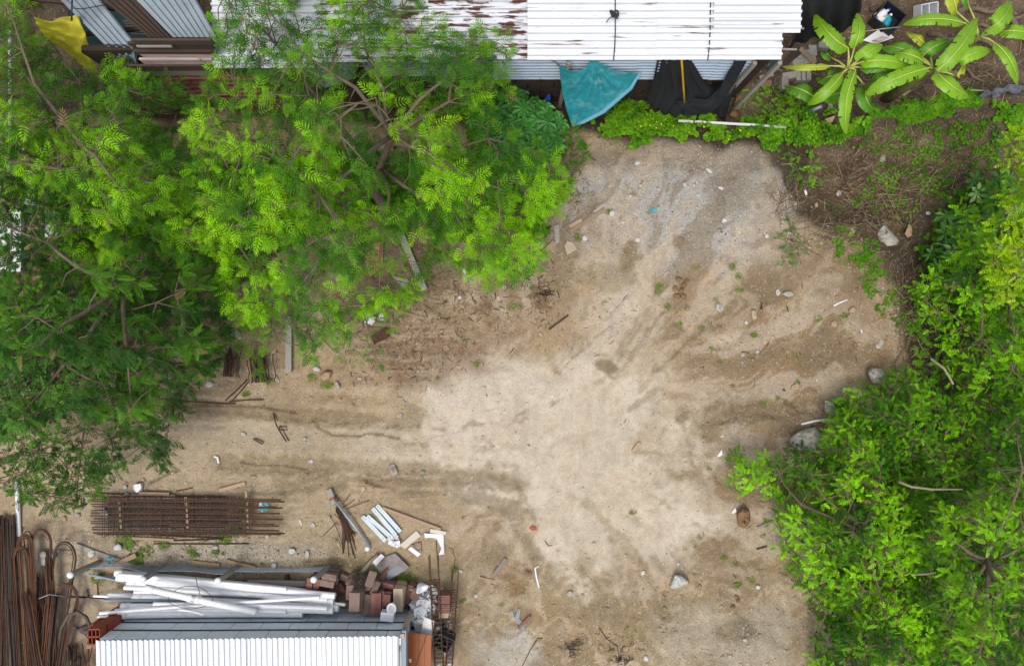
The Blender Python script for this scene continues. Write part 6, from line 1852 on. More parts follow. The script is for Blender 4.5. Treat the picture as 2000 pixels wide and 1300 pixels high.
# ---- bushes and trees on the right
R1 = [(1420, 935), (1440, 925), (1432, 885), (1446, 878), (1478, 912), (1490, 880), (1530, 905), (1545, 880), (1600, 880), (1625, 830), (1630, 790), (1680, 800), (1760, 860), (1800, 960), (1840, 1100), (1860, 1380), (1600, 1380), (1588, 1260), (1600, 1225), (1640, 1210), (1600, 1170), (1548, 1130), (1555, 1110), (1520, 1075), (1545, 1050), (1508, 1025), (1530, 1005), (1508, 975), (1515, 950), (1478, 955), (1455, 968), (1450, 950)]
tree('leafy_bush', 'broad yellow green bush spreading over the lower sand', R1, .5, 3.2, [(1700, 1050), (1695, 1045, .8), (1690, 1040, 1.6)], 'round', 'round', 9, 8, .14, 201, tone=(.05, 1.35), trunk_r=.09, limbs=16, spread=.08, cat='bush', tone_noise=.9, edge=110,
     holes=[(1645, 972, 26, .25), (1770, 1180, 30, .3), (1745, 1215, 22, .3), (1570, 1205, 20, .3), (1690, 1080, 14, .3), (1630, 1270, 18, .3), (1700, 1290, 20, .5), (1600, 925, 12, .3), (1640, 880, 14, .4)], group='bushes on the right', puff_w=36., lowshare=.28)
R1b = [(1640, 780), (1690, 745), (1735, 745), (1745, 720), (1800, 735), (1850, 770), (1900, 800), (1925, 880), (1900, 960), (1830, 985), (1780, 940), (1730, 880), (1700, 850), (1650, 840)]
tree('leafy_bush', 'deep green bush behind the grey boulder at the plot edge', R1b, .6, 2.6, [(1790, 860), (1788, 858, .8), (1785, 855, 1.5)], 'round', 'round', 9, 8, .14, 202, tone=(.05, .85), trunk_r=.08, limbs=10, spread=.08, cat='bush', group='bushes on the right', tone_noise=.7, puff_w=36., lowshare=.35)
R1c = [(1770, 1000), (1840, 960), (1900, 960), (1930, 860), (1960, 800), (2070, 760), (2070, 1380), (1840, 1380), (1820, 1250), (1790, 1180)]
tree('leafy_tree', 'tall green tree filling the lower right corner', R1c, 1.0, 4.6, [(1940, 1120), (1935, 1110, 1.5), (1925, 1090, 2.8)], 'neem', 'round', 10, 8, .16, 203, tone=(.0, 1.25), trunk_r=.12, limbs=14, spread=.09,
     holes=[(1840, 1090, 26, .1), (1900, 1040, 30, .15), (1960, 1120, 30, .2), (1860, 1190, 22, .25), (1930, 1270, 20, .3), (1890, 990, 16, .3)], group='trees on the right', tone_noise=1.0, puff_w=44., lowshare=.28)
R2 = [(1795, 545), (1850, 520), (1880, 470), (1930, 500), (1990, 540), (2070, 560), (2070, 800), (1990, 800), (1930, 850), (1880, 780), (1850, 720), (1840, 660), (1800, 610)]
tree('leafy_bush', 'rounded mid green bush above the dark gap at the right', R2, .4, 2.8, [(1920, 680), (1915, 675, .8), (1910, 670, 1.6)], 'round', 'round', 11, 7, .16, 204, tone=(.1, 1.05), trunk_r=.08, limbs=11, spread=.08, cat='bush', group='bushes on the right',
     holes=[(1850, 700, 34, .2), (1835, 640, 20, .3), (1905, 620, 24, .3), (1960, 690, 20, .3)], tone_noise=.9, puff_w=36., lowshare=.3)
R3 = [(1975, 270), (2010, 250), (2070, 240), (2070, 520), (2000, 600), (1965, 575), (1950, 590), (1935, 540), (1945, 480), (1942, 430), (1970, 420), (1965, 380), (1990, 350), (1970, 310)]
tree('leafy_tree', 'bright lime yellow tree at the right photo edge', R3, 2.2, 4.2, [(2010, 440), (2010, 438, 1.5), (2008, 430, 2.6)], 'round', 'yellow', 11, 7, .17, 205, tone=(.1, .9), trunk_r=.08, limbs=9, spread=.08, group='trees on the right', holes=[(1975, 400, 14, .3), (1950, 560, 10, .4)], puff_w=40., lowshare=.35)
R4 = [(1870, 420), (1920, 360), (1960, 370), (1980, 460), (1960, 520), (1990, 640), (2070, 700), (2070, 820), (1960, 760), (1900, 560), (1880, 500)]
tree('leafy_tree', 'dark green tree between the lime tree and the palmate plants', R4, .8, 2.6, [(1980, 600), (1978, 598, .8), (1970, 590, 1.6)], 'round', 'round', 12, 7, .17, 206, tone=(.2, 1.0), trunk_r=.08, limbs=9, spread=.09, group='trees on the right', tone_noise=.6)
# ---- low shrubs
SHR = [([(1200, 218), (1236, 176), (1268, 198), (1296, 240), (1240, 262), (1206, 246)], .1, .9, 'round', 'weed', 11, .14, (.2, 1.0), 'bright mounded shrub between the teal tarp and the black net', 309),
       ([(1424, 190), (1440, 168), (1470, 172), (1500, 165), (1560, 185), (1565, 230), (1520, 245), (1470, 240), (1440, 225)], .1, .9, 'round', 'weed', 11, .14, (.3, 1.0), 'bright green shrub growing below the shed corner', 301),
       ([(1520, 300), (1545, 285), (1560, 312), (1606, 320), (1604, 345), (1588, 368), (1560, 352), (1530, 375), (1516, 360), (1545, 335)], .05, .5, 'round', 'weed', 11, .14, (.3, .95), 'low bright shrub on the dark bank by the gravel', 302),
       ([(1530, 430), (1548, 416), (1560, 440), (1572, 500), (1556, 512), (1530, 515), (1532, 470)], .0, .3, 'round', 'weed', 10, .11, (.05, .6), 'narrow dark weedy hummock at the rim of the gravel', 303),
       ([(1612, 398), (1640, 396), (1650, 415), (1630, 424), (1612, 415)], .0, .3, 'round', 'weed', 10, .11, (.1, .6), 'small round weed clump in the straw', 304),
       ([(1745, 320), (1780, 318), (1790, 340), (1765, 352), (1744, 338)], .0, .3, 'round', 'weed', 11, .12, (.1, .6), 'small weed clump beside the pale concrete cube', 305),
       ([(1088, 250), (1120, 235), (1150, 262), (1150, 320), (1120, 330), (1090, 310), (1080, 280)], .1, .8, 'round', 'weed', 12, .15, (.1, .8), 'leafy shrub at the near corner of the teal tarp', 306),
       ([(1756, 400), (1790, 395), (1788, 420), (1760, 480), (1748, 470), (1770, 430)], .0, .25, 'round', 'weed', 11, .12, (.3, .8), 'creeping weed between the boulder and the tan rock', 307),
       ([(1010, 300), (1060, 290), (1100, 340), (1115, 380), (1080, 420), (1020, 400), (985, 350)], .0, .7, 'feather', 'feather', 15, .24, (.2, .9), 'low feathery shrub at the edge of the gravel', 308)]
for poly, z0, z1, tp_, kd, spc, ln, tn, lab, sd in SHR:
    cu = sum(p[0] for p in poly) / len(poly); cv = sum(p[1] for p in poly) / len(poly)
    zb_ = gz(cu, cv)
    tree('shrub', lab, poly, zb_ + z0 + .03, zb_ + z1 + .05, [(cu, cv), (cu, cv, zb_ + .15), (cu + 3, cv, zb_ + .3)], tp_, kd, spc, 5, ln, sd, tone=tn, trunk_r=.025, limbs=5, spread=.11, cat='shrub', group='low shrubs round the pad', edge=30, twig=.006)


# ---- palmate-leaved plants
def palmate(seed, lobes=9):
    r_ = random.Random(seed)
    t = Leafy()
    for i in range(lobes):
        a = 2 * math.pi * (i + .5) / lobes * .92 + .25
        L_ = r_.uniform(.85, 1.05) * (1 if i not in (0, lobes - 1) else .75)
        d = np.array([math.cos(a), math.sin(a), 0]); q = np.array([-d[1], d[0], 0]); up = np.array([0, 0, 1.])
        n_ = len(t.v)
        W = .30
        t.v += [np.zeros(3), d * L_ * .35 + q * W * .4 + up * .05, d * L_ * .66 + q * W * .62 - up * .02, d * L_ - up * .22, d * L_ * .66 - q * W * .62 - up * .02, d * L_ * .35 - q * W * .4 + up * .05]
        t.f += [(n_, n_ + 1, n_ + 2, n_ + 3), (n_, n_ + 3, n_ + 4, n_ + 5)]
    me = bpy.data.meshes.new('palmate_leaf')
    me.from_pydata([tuple(v) for v in t.v], [], t.f)
    return me


M['palm_dark'] = mk('cassava_leaf', (.05, .19, .030), .5, .2, 5, .1, tint=.3, spec=.35)
M['palm_green'] = mk('big_leaf', (.055, .17, .020), .45, .2, 5, .1, tint=.3, spec=.35)
M['palm_pale'] = mk('pale_leaf', (.26, .42, .14), .5, .2, 5, .1, tint=.15, spec=.35)
PALM = {}
for key, mt in (('d', 'palm_dark'), ('g', 'palm_green'), ('p', 'palm_pale')):
    PALM[key] = []
    for q in range(3):
        me = palmate(q + 5, 9 if key == 'd' else 7); me.materials.append(M[mt]); PALM[key].append(me)


def palm_plant(label, u, v, leaves, key, zt, seed, spread, R=.30):
    r_ = random.Random(seed)
    base = G(u, v)
    root = empty('palmate_plant', base, label, 'plant', 'plants with palmate leaves')
    top = base + Vector((0, 0, zt * .75))
    MB().tube([base - Vector((0, 0, .05)), base.lerp(top, .5) + Vector((.03, .02, 0)), top], [.03, .025, .018], 6).build('stem', M['bark_pale'], root, True)
    for i in range(leaves):
        a = i * 2.399 + r_.uniform(-.3, .3); d = spread * math.sqrt((i + .6) / leaves)
        c = base + Vector((d * math.cos(a), d * math.sin(a), zt * (1.05 - .45 * d / spread) + r_.uniform(-.06, .06)))
        k = key if not (key == 'g' and r_.random() < .12) else 'p'
        o_ = bpy.data.objects.new('leaf', r_.choice(PALM[k])); col.objects.link(o_)
        o_.matrix_basis = Matrix.Translation(c) @ Euler((r_.uniform(-.3, .3), r_.uniform(-.3, .3), a + r_.uniform(-.5, .5))).to_matrix().to_4x4() @ Matrix.Scale(R * r_.uniform(.75, 1.15), 4)
        adopt(o_, root)
        MB().tube([top - Vector((0, 0, r_.uniform(0, .2))), top.lerp(c, .6) + Vector((0, 0, .05)), c], .008, 4, False).build('stalk', M['palm_green'], root, True)
    return root


palm_plant('dark star leaved plant between the tree and the blue tub', 1012, 232, 12, 'd', .9, 1, .55)
palm_plant('dark star leaved plant nearest the teal tarp', 1058, 262, 13, 'd', .9, 2, .55)
palm_plant('dark star leaved plant at the trees edge', 1000, 285, 11, 'd', .8, 3, .5)
palm_plant('dark star leaved plant in the lower corner beside the gravel', 1050, 305, 10, 'd', .7, 4, .45)
palm_plant('dark star leaved plant under the feathery crown', 960, 250, 10, 'd', .8, 9, .5)
palm_plant('big leaved plant with pale undersides by the dark bank', 1905, 400, 16, 'g', 1.3, 5, .75, .34)
palm_plant('big leaved plant right of the tan pointed rock', 1850, 470, 16, 'g', 1.2, 6, .75, .34)
palm_plant('big leaved plant lowest on the dark bank', 1822, 520, 12, 'g', 1.0, 7, .6, .30)
palm_plant('big leaved plant deepest among the right bushes', 1900, 520, 12, 'g', 1.2, 8, .65, .32)


# ---- banana plants
def m_banana(name, rgb, rgb2):
    m = mk(name, rgb, .42, .12, 5, .05, spec=.4, tint=.12)
    t = m.node_tree; L = t.links; b = t.nodes['Principled BSDF']
    tr = t.nodes.new('ShaderNodeBsdfTranslucent'); tr.inputs['Color'].default_value = (*rgb2, 1)
    mx = t.nodes.new('ShaderNodeMixShader'); mx.inputs['Fac'].default_value = .25
    L.new(b.outputs['BSDF'], mx.inputs[1]); L.new(tr.outputs['BSDF'], mx.inputs[2]); L.new(mx.outputs['Shader'], t.nodes['Material Output'].inputs['Surface'])
    return m


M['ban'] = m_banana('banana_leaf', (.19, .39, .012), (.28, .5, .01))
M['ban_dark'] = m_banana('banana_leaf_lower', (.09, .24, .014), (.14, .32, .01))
M['ban_yel'] = m_banana('banana_leaf_yellowing', (.36, .43, .018), (.4, .5, .02))
M['ban_dead'] = m_banana('banana_leaf_dead', (.42, .22, .05), (.4, .2, .05))


def banana_leaf(plant, c, u0, v0, u1, v1, w, bend, zs, mt, seed, tear=.5):
    """blade from (u0,v0) to (u1,v1); zs = heights at start, middle, end"""
    r_ = random.Random(seed)
    p0, p2 = P(u0, v0, zs[0]), P(u1, v1, zs[2])
    w = w * .78
    dx, dy = u1 - u0, v1 - v0; L_ = math.hypot(dx, dy)
    p1 = P((u0 + u1) / 2 - dy / L_ * bend, (v0 + v1) / 2 + dx / L_ * bend, zs[1])
    n_ = 52
    mid = []
    for i in range(n_ + 1):
        t = i / n_
        mid.append((1 - t) ** 2 * p0 + 2 * t * (1 - t) * (2 * p1 - (p0 + p2) / 2) + t * t * p2)
    hw = w * S * .5
    vs, fs = [], []
    for sg in (1, -1):
        tearl = 0
        prev = None
        for i in range(n_ + 1):
            t = i / n_
            d = (mid[min(i + 1, n_)] - mid[max(i - 1, 0)]).normalized()
            q = Vector((0, 0, 1)).cross(d).normalized() * sg
            prof = (min(1, t / .16) ** .6) * (min(1, (1 - t) / .30) ** .55) if 0 < t < 1 else .04
            ww = hw * prof * r_.uniform(.97, 1.02)
            if r_.random() < tear * .12 and 1 < i < n_ - 1:
                ww *= r_.uniform(.80, .93)
            fold = .34 + .1 * math.sin(i * .8 + seed)
            rip = .007 * math.sin(i * 2.6 + seed)
            a = len(vs)
            vs += [mid[i], mid[i] + q * ww * .55 + Vector((0, 0, ww * .55 * .12 + rip)), mid[i] + q * ww * .9 - d * ww * .12 + Vector((0, 0, -ww * fold * .5 + rip * 2))]
            if i:
                b_ = a - 3
                split = r_.random() < tear * .10
                for k in range(2):
                    if split and k == 1: continue
                    fs.append((b_ + k, a + k, a + k + 1, b_ + k + 1) if sg < 0 else (b_ + k, b_ + k + 1, a + k + 1, a + k))
    leaf = mesh_obj('leaf', vs, fs, M[mt], plant, True)
    rib = [mid[i] + Vector((0, 0, .012)) for i in range(0, n_ + 1, 2)]
    k0 = c.lerp(mid[0], .5) + Vector((0, 0, .06))
    MB().tube([c, k0] + rib, [.028, .022] + [.017 * (1 - .8 * i / (len(rib) - 1)) for i in range(len(rib))], 6).build('midrib', M['midrib'], leaf, True)
    return leaf


def banana(label, u, v, zc, leaves, seed):
    base = G(u - (u - 1000) * .0, v)
    c = P(u, v, zc)
    base = Vector((c.x, c.y, -1.0))
    root = empty('banana_plant', base, label, 'banana plant', 'banana plants behind the bank')
    MB().tube([base - Vector((0, 0, .1)), base.lerp(c, .5) + Vector((.02, .01, 0)), c + Vector((0, 0, .02))], [.13, .11, .07], 10).build('stem', M['banana_stem'], root, True)
    for i, (u0, v0, u1, v1, w, bend, dz, mt) in enumerate(leaves):
        banana_leaf(root, c, u0, v0, u1, v1, w, bend, (zc + .18 + dz, zc + .42 + dz, zc - .05 + dz), mt, seed * 50 + i)
    return root


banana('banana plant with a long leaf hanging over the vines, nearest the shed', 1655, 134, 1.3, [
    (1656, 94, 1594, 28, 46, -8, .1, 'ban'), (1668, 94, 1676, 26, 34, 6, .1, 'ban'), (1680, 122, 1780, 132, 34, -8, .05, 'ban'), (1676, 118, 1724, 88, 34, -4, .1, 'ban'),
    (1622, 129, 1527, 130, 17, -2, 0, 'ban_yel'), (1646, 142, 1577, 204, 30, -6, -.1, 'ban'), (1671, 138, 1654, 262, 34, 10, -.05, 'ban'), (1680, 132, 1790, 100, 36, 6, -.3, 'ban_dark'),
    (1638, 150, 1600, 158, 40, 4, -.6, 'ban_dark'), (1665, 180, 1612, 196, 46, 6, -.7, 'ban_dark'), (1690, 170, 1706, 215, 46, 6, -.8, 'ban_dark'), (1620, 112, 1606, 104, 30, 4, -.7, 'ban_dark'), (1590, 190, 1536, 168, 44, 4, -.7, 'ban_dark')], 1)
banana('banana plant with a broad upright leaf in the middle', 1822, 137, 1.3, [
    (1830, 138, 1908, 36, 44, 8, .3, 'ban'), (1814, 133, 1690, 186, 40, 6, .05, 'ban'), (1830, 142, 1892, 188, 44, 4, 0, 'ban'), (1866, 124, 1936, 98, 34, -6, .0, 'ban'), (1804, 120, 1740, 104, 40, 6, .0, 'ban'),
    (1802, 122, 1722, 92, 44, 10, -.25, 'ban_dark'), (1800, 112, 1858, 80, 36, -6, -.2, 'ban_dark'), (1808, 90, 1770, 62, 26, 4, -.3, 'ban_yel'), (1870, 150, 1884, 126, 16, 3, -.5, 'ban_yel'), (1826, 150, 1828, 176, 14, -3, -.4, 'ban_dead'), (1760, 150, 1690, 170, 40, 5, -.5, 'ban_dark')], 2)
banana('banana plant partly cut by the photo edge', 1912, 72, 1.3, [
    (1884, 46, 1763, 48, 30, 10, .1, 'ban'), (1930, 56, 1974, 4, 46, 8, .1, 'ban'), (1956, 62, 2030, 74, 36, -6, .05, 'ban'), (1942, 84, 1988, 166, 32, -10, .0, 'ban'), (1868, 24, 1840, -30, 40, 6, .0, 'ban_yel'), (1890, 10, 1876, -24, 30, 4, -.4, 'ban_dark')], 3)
# dry hanging leaves
for i, (pts, lab) in enumerate((([(1641, 152), (1643, 180), (1641, 215)], 'dry brown banana stalk hanging at the first plant'), ([(1650, 148), (1658, 162)], 'short dry stalk at the first banana plant'), ([(1850, 138), (1866, 142), (1876, 152)], 'dry stalk at the second banana plant'), ([(1829, 170), (1824, 190), (1808, 202)], 'dry yellow stalk under the dead leaf'))):
    tube_thing('dry_stalk', [P(u, v, .9 - .5 * k / (len(pts) - 1)) for k, (u, v) in enumerate(pts)], .02, M['wood'], lab, 'dry stalk', 'dry banana stalks', 6)
for i, (poly, mt, lab) in enumerate((([(1612, 232), (1632, 226), (1626, 238), (1608, 246)], 'wood_pink', 'dry pinkish banana leaf piece on the vines'), ([(1617, 200), (1624, 196), (1628, 214), (1620, 226)], 'wood_grey', 'dry grey leaf piece under the first banana plant'),
                                     ([(1740, 178), (1772, 166), (1778, 178), (1756, 198), (1736, 196)], 'wood', 'large dry brown banana leaf on the soil'), ([(1584, 246), (1588, 242), (1582, 262)], 'wood', 'narrow dry leaf at the vine edge'))):
    o = slab('dry_leaf', poly, .12, .012, M[mt], tilt=(.004, -.003)); recentre(o); tag(o, lab, 'dry leaf', 'dry leaves round the bananas')


# ---- ground cover
def cover(name, label, polys, n_, size, tone, seed, zr=(.02, .12), kind='weed', tpl='rosette', fade=20, clump=.5, mat='leaf', pit=.0):
    r_ = np.random.default_rng(seed)
    P_, T_ = [], []
    for poly, frac in polys:
        us = [p[0] for p in poly]; vs_ = [p[1] for p in poly]
        m_ = int(n_ * frac)
        u = r_.uniform(min(us) - fade, max(us) + fade, m_ * 6); v = r_.uniform(min(vs_) - fade, max(vs_) + fade, m_ * 6)
        d = sdf(u, v, poly) + (fbm(u / 18., v / 18., seed, 3) - .5) * fade * 2.4
        keep = (d < 0) & (r_.random(len(u)) < (1 - clump) + clump * sstep(.42, .58, fbm(u / 14., v / 14., seed + 3, 2)))
        u, v = u[keep][:m_], v[keep][:m_]
        hh = r_.uniform(zr[0], zr[1], len(u)) * (.4 + fbm(u / 20., v / 20., seed + 9, 2))
        z = terrain(u, v) + hh
        k = S * (H - z) / H
        P_.append(np.stack([(u - 1000) * k, (650 - v) * k, z], -1))
        T_.append(np.clip(fbm(u / 24., v / 24., seed + 5, 3) * 1.4 - .2 + r_.normal(0, .15, len(u)), 0, 1))
    pos = np.concatenate(P_); tu = np.concatenate(T_)[:, None]
    tu = tone[0] + (tone[1] - tone[0]) * tu
    N = len(pos)
    y, o_ = np.array(YOUNG[kind]), np.array(OLD[kind])
    tn = (o_ * (1 - tu) + y * tu) * r_.uniform(.75, 1.2, (N, 1))
    tv, tf = TPL[tpl]
    ob_ = scatter_mesh(name, tv, tf, pos, rots(r_.uniform(0, 6.28, N), r_.normal(pit, .3, N), r_.normal(0, .3, N)), size * r_.uniform(.6, 1.3, N), tn, M[mat])
    return tag(ob_, label, None, None, 'stuff')


cover('vine_cover', 'bright creeping vines along the foot of the shed', [
    ([(1150, 255), (1185, 225), (1220, 190), (1236, 178), (1268, 196), (1300, 232), (1400, 232), (1480, 236), (1560, 230), (1600, 240), (1590, 282), (1500, 286), (1420, 262), (1330, 262), (1265, 290), (1220, 268), (1150, 275)], 1.0),
    ([(1540, 160), (1560, 200), (1640, 240), (1700, 235), (1700, 255), (1600, 275), (1540, 240)], .25)], 14500, .036, (.05, .95), 500, (.02, .42), fade=34, clump=.7)
cover('berm_weeds', 'green weeds covering the low berm behind the bank', [([(1690, 212), (1780, 200), (1860, 185), (1930, 180), (1930, 200), (1860, 218), (1780, 232), (1700, 240)], 1.0), ([(1600, 250), (1700, 240), (1690, 262), (1610, 280)], .2), ([(1940, 215), (1990, 200), (2010, 260), (1960, 250)], .2)], 5000, .05, (.05, .7), 501, (.02, .16))
cover('bank_weeds', 'sparse weeds scattered over the dark bank', [([(1680, 260), (1800, 240), (1960, 230), (1960, 330), (1860, 400), (1760, 420), (1660, 400), (1700, 330)], 1.0), ([(1640, 480), (1700, 490), (1760, 560), (1780, 650), (1740, 640), (1690, 560)], .25), ([(1630, 440), (1720, 485), (1690, 520), (1640, 500)], .15),
      ([(1780, 560), (1830, 620), (1830, 720), (1790, 720)], .4)], 2600, .034, (.05, .7), 502, (.01, .10), clump=1.0)
cover('yard_weeds', 'small green weeds sprouting here and there on the dirt', [([(u + r * math.cos(a), v + r * .8 * math.sin(a)) for a in np.linspace(0, 5.6, 8)], r * r / 9000.) for u, v, r in MOSS], 6500, .026, (.1, 1.0), 503, (.0, .05), kind='yard', fade=6, clump=.9)
# undergrowth below the trees
cover('undergrowth', 'mixed green undergrowth below the left trees', [([(380, 320), (700, 290), (960, 300), (1100, 340), (1060, 460), (900, 470), (700, 430), (560, 480), (460, 560), (360, 480)], 1.0), ([(-60, 250), (330, 250), (360, 480), (300, 640), (-60, 700)], .5), ([(880, 200), (1000, 200), (1090, 260), (1060, 330), (950, 320)], .35)], 5200, .075, (.0, .55), 504, (.02, .4), clump=.7)
cover('undergrowth', 'dark undergrowth below the right bushes', [([(1790, 480), (1860, 380), (2060, 300), (2060, 1380), (1620, 1380), (1600, 1100), (1560, 960), (1640, 860), (1800, 740), (1850, 640)], 1.0)], 5200, .085, (.0, .5), 505, (.02, .5), clump=.6)

# yellow flowers in the vines
TPL['petals'] = tpl_pinnate(2, .5, .3, 60, 50, .1, six=False)
r_ = np.random.default_rng(9)
fu = np.array([1250, 1270, 1252, 1282, 1292, 1315, 1375, 1395, 1346, 1445, 1423, 1300, 1236, 1370, 1282, 1394, 1425, 1447]); fv = np.array([200, 245, 247, 250, 242, 246, 248, 254, 258, 254, 272, 232, 214, 240, 238, 262, 266, 255])
zz = terrain(fu, fv) + .42; kk = S * (H - zz) / H
o = scatter_mesh('vine_flowers', *TPL['rosette'], np.stack([(fu - 1000) * kk, (650 - fv) * kk, zz], -1), rots(r_.uniform(0, 6, 18), r_.normal(0, .2, 18), r_.normal(0, .2, 18)), np.full(18, .024), np.tile(np.array([[.75, .62, .02]]), (18, 1)), M['leaf'])
tag(o, 'tiny yellow flowers dotted over the creeping vines', None, None, 'stuff')

# ================================================================ PEBBLES, PODS, TWIGS, STRAW
def ico():
    t = (1 + 5 ** .5) / 2
    v = np.array([(-1, t, 0), (1, t, 0), (-1, -t, 0), (1, -t, 0), (0, -1, t), (0, 1, t), (0, -1, -t), (0, 1, -t), (t, 0, -1), (t, 0, 1), (-t, 0, -1), (-t, 0, 1)], float) / math.hypot(1, t)
    f = [(0, 11, 5), (0, 5, 1), (0, 1, 7), (0, 7, 10), (0, 10, 11), (1, 5, 9), (5, 11, 4), (11, 10, 2), (10, 7, 6), (7, 1, 8), (3, 9, 4), (3, 4, 2), (3, 2, 6), (3, 6, 8), (3, 8, 9), (4, 9, 5), (2, 4, 11), (6, 2, 10), (8, 6, 7), (9, 8, 1)]
    return v, np.array(f)


IV, IF = ico()
OV = np.array([(1, 0, -.1), (.1, 1, 0), (-1, .1, .1), (0, -1, -.1), (.15, .1, 1), (0, 0, -1)], float)
OF = np.array([(0, 1, 4), (1, 2, 4), (2, 3, 4), (3, 0, 4), (1, 0, 5), (2, 1, 5), (3, 2, 5), (0, 3, 5)])


def strew(n_, zones, seed, lo=-40, hi=2040):
    """places weighted by zones: list of (cx, cy, rx, ry, weight)"""
    r_ = np.random.default_rng(seed)
    w = np.array([z[4] for z in zones]); w = w / w.sum()
    zi = r_.choice(len(zones), n_, p=w)
    Z = np.array([z[:4] for z in zones])[zi]
    u = Z[:, 0] + r_.normal(0, .55, n_) * Z[:, 2]; v = Z[:, 1] + r_.normal(0, .55, n_) * Z[:, 3]
    ok = (u > -60) & (u < 2060) & (v > 230) & (v < 1350) & (sdf(u, v, PAD) < 40)
    return u[ok], v[ok], r_


u, v, r_ = strew(12000, [(1330, 400, 240, 120, 2.4), (420, 1085, 260, 34, 3.4), (560, 1060, 120, 60, 1.0), (470, 690, 100, 100, 1.2), (1440, 1230, 230, 100, 1.6), (1560, 690, 260, 200, 2.4), (1150, 1200, 420, 140, 1.0), (300, 930, 260, 80, 1.2), (130, 1100, 120, 160, 1.6), (1150, 800, 700, 420, 2.2), (700, 880, 300, 160, 1.0), (1480, 860, 160, 70, .7), (1540, 400, 30, 70, .8), (1640, 470, 70, 24, .7), (1750, 600, 26, 90, .9), (1330, 292, 170, 14, .7)], 71)
N = len(u)
sz = np.clip(r_.lognormal(math.log(.0115), .55, N), .006, .06)
z = terrain(u, v) - sz * .05; k = S * (H - z) / H
pal = np.array([A(212, 204, 190), A(196, 184, 166), A(176, 158, 134), A(150, 130, 108), A(226, 222, 214), A(200, 170, 136), A(164, 160, 156), A(118, 98, 80)])
pc = pal[r_.choice(8, N, p=[.10, .24, .26, .16, .04, .10, .06, .04])] * r_.uniform(.85, 1.1, (N, 1))
sc3 = np.stack([sz * r_.uniform(.8, 1.3, N), sz * r_.uniform(.7, 1.1, N), sz * r_.uniform(.45, .75, N)], -1)
o = scatter_mesh('gravel', OV, OF, np.stack([(u - 1000) * k, (650 - v) * k, z], -1), rots(r_.uniform(0, 6.3, N), r_.normal(0, .2, N), r_.normal(0, .2, N)), sc3, pc, M['stone_bits'], jitter=.22)
tag(o, 'loose pebbles and grit strewn over the dirt', None, None, 'stuff')

# crumbs of the same earth lying on it
u, v, r_ = strew(11000, [(1330, 400, 250, 130, 2.2), (1560, 690, 260, 200, 3.2), (1440, 1230, 230, 100, 1.6), (1150, 1200, 420, 140, 1.8), (300, 930, 260, 80, 1.4), (430, 1080, 280, 50, 1.6), (700, 880, 340, 160, 1.0), (850, 640, 260, 120, 1.6), (1480, 880, 160, 90, 1.2),
                         (1540, 400, 30, 70, .8), (1640, 470, 70, 24, .7), (1755, 620, 26, 90, 1.2), (1150, 560, 160, 120, 1.2)], 75)
N = len(u)
gu, gv, gc, _g = build_ground.map
iu = np.clip(np.searchsorted(gu, u), 0, len(gu) - 1); iv = np.clip(np.searchsorted(gv, v), 0, len(gv) - 1)
pc = gc[iv, iu] * r_.uniform(.80, 1.16, (N, 1))
sz = np.clip(r_.lognormal(math.log(.019), .55, N), .008, .075)
z = terrain(u, v) - sz * .1; k = S * (H - z) / H
sc3 = np.stack([sz * r_.uniform(.8, 1.5, N), sz * r_.uniform(.7, 1.1, N), sz * r_.uniform(.4, .8, N)], -1)
o = scatter_mesh('soil_crumbs', OV, OF, np.stack([(u - 1000) * k, (650 - v) * k, z], -1), rots(r_.uniform(0, 6.3, N), r_.normal(0, .3, N), r_.normal(0, .3, N)), sc3, pc, M['stone_bits'], jitter=.3)
tag(o, 'crumbled lumps of earth on the dirt', None, None, 'stuff')

# dark seed pods and dead leaf bits fallen from the feathery tree
TW = np.array([(-1, -.09, 0), (-1, .09, 0), (-.3, -.12, .22), (-.3, .12, .22), (.4, -.11, .24), (.4, .11, .24), (1, -.06, .02), (1, .06, .02)], float)
TF = np.array([(0, 2, 3, 1), (2, 4, 5, 3), (4, 6, 7, 5)])
u, v, r_ = strew(2600, [(850, 610, 170, 90, 2.2), (790, 700, 120, 60, 1.6), (1060, 580, 24, 40, .8), (930, 560, 160, 60, 1.6), (650, 560, 200, 130, 1.6), (1180, 600, 260, 130, .6), (1000, 760, 300, 180, .14), (1560, 700, 200, 160, .5), (1210, 1260, 40, 18, .35), (1130, 380, 30, 50, .5), (1500, 1000, 120, 120, .3)], 72)
N = len(u)
sz = np.clip(r_.lognormal(math.log(.032), .5, N), .012, .10)
z = terrain(u, v) + .006; k = S * (H - z) / H
pal = np.array([A(98, 76, 60), A(118, 94, 72), A(84, 66, 54), A(146, 118, 92), A(116, 82, 62)])
pc = pal[r_.choice(5, N)] * r_.uniform(.7, 1.15, (N, 1))
o = scatter_mesh('leaf_litter', TW, TF, np.stack([(u - 1000) * k, (650 - v) * k, z], -1), rots(r_.uniform(0, 6.3, N), r_.normal(0, .12, N), r_.normal(0, .3, N)), sz, pc, M['dry'])
tag(o, 'dark fallen pods and dead leaf bits below the feathery tree', None, None, 'stuff')

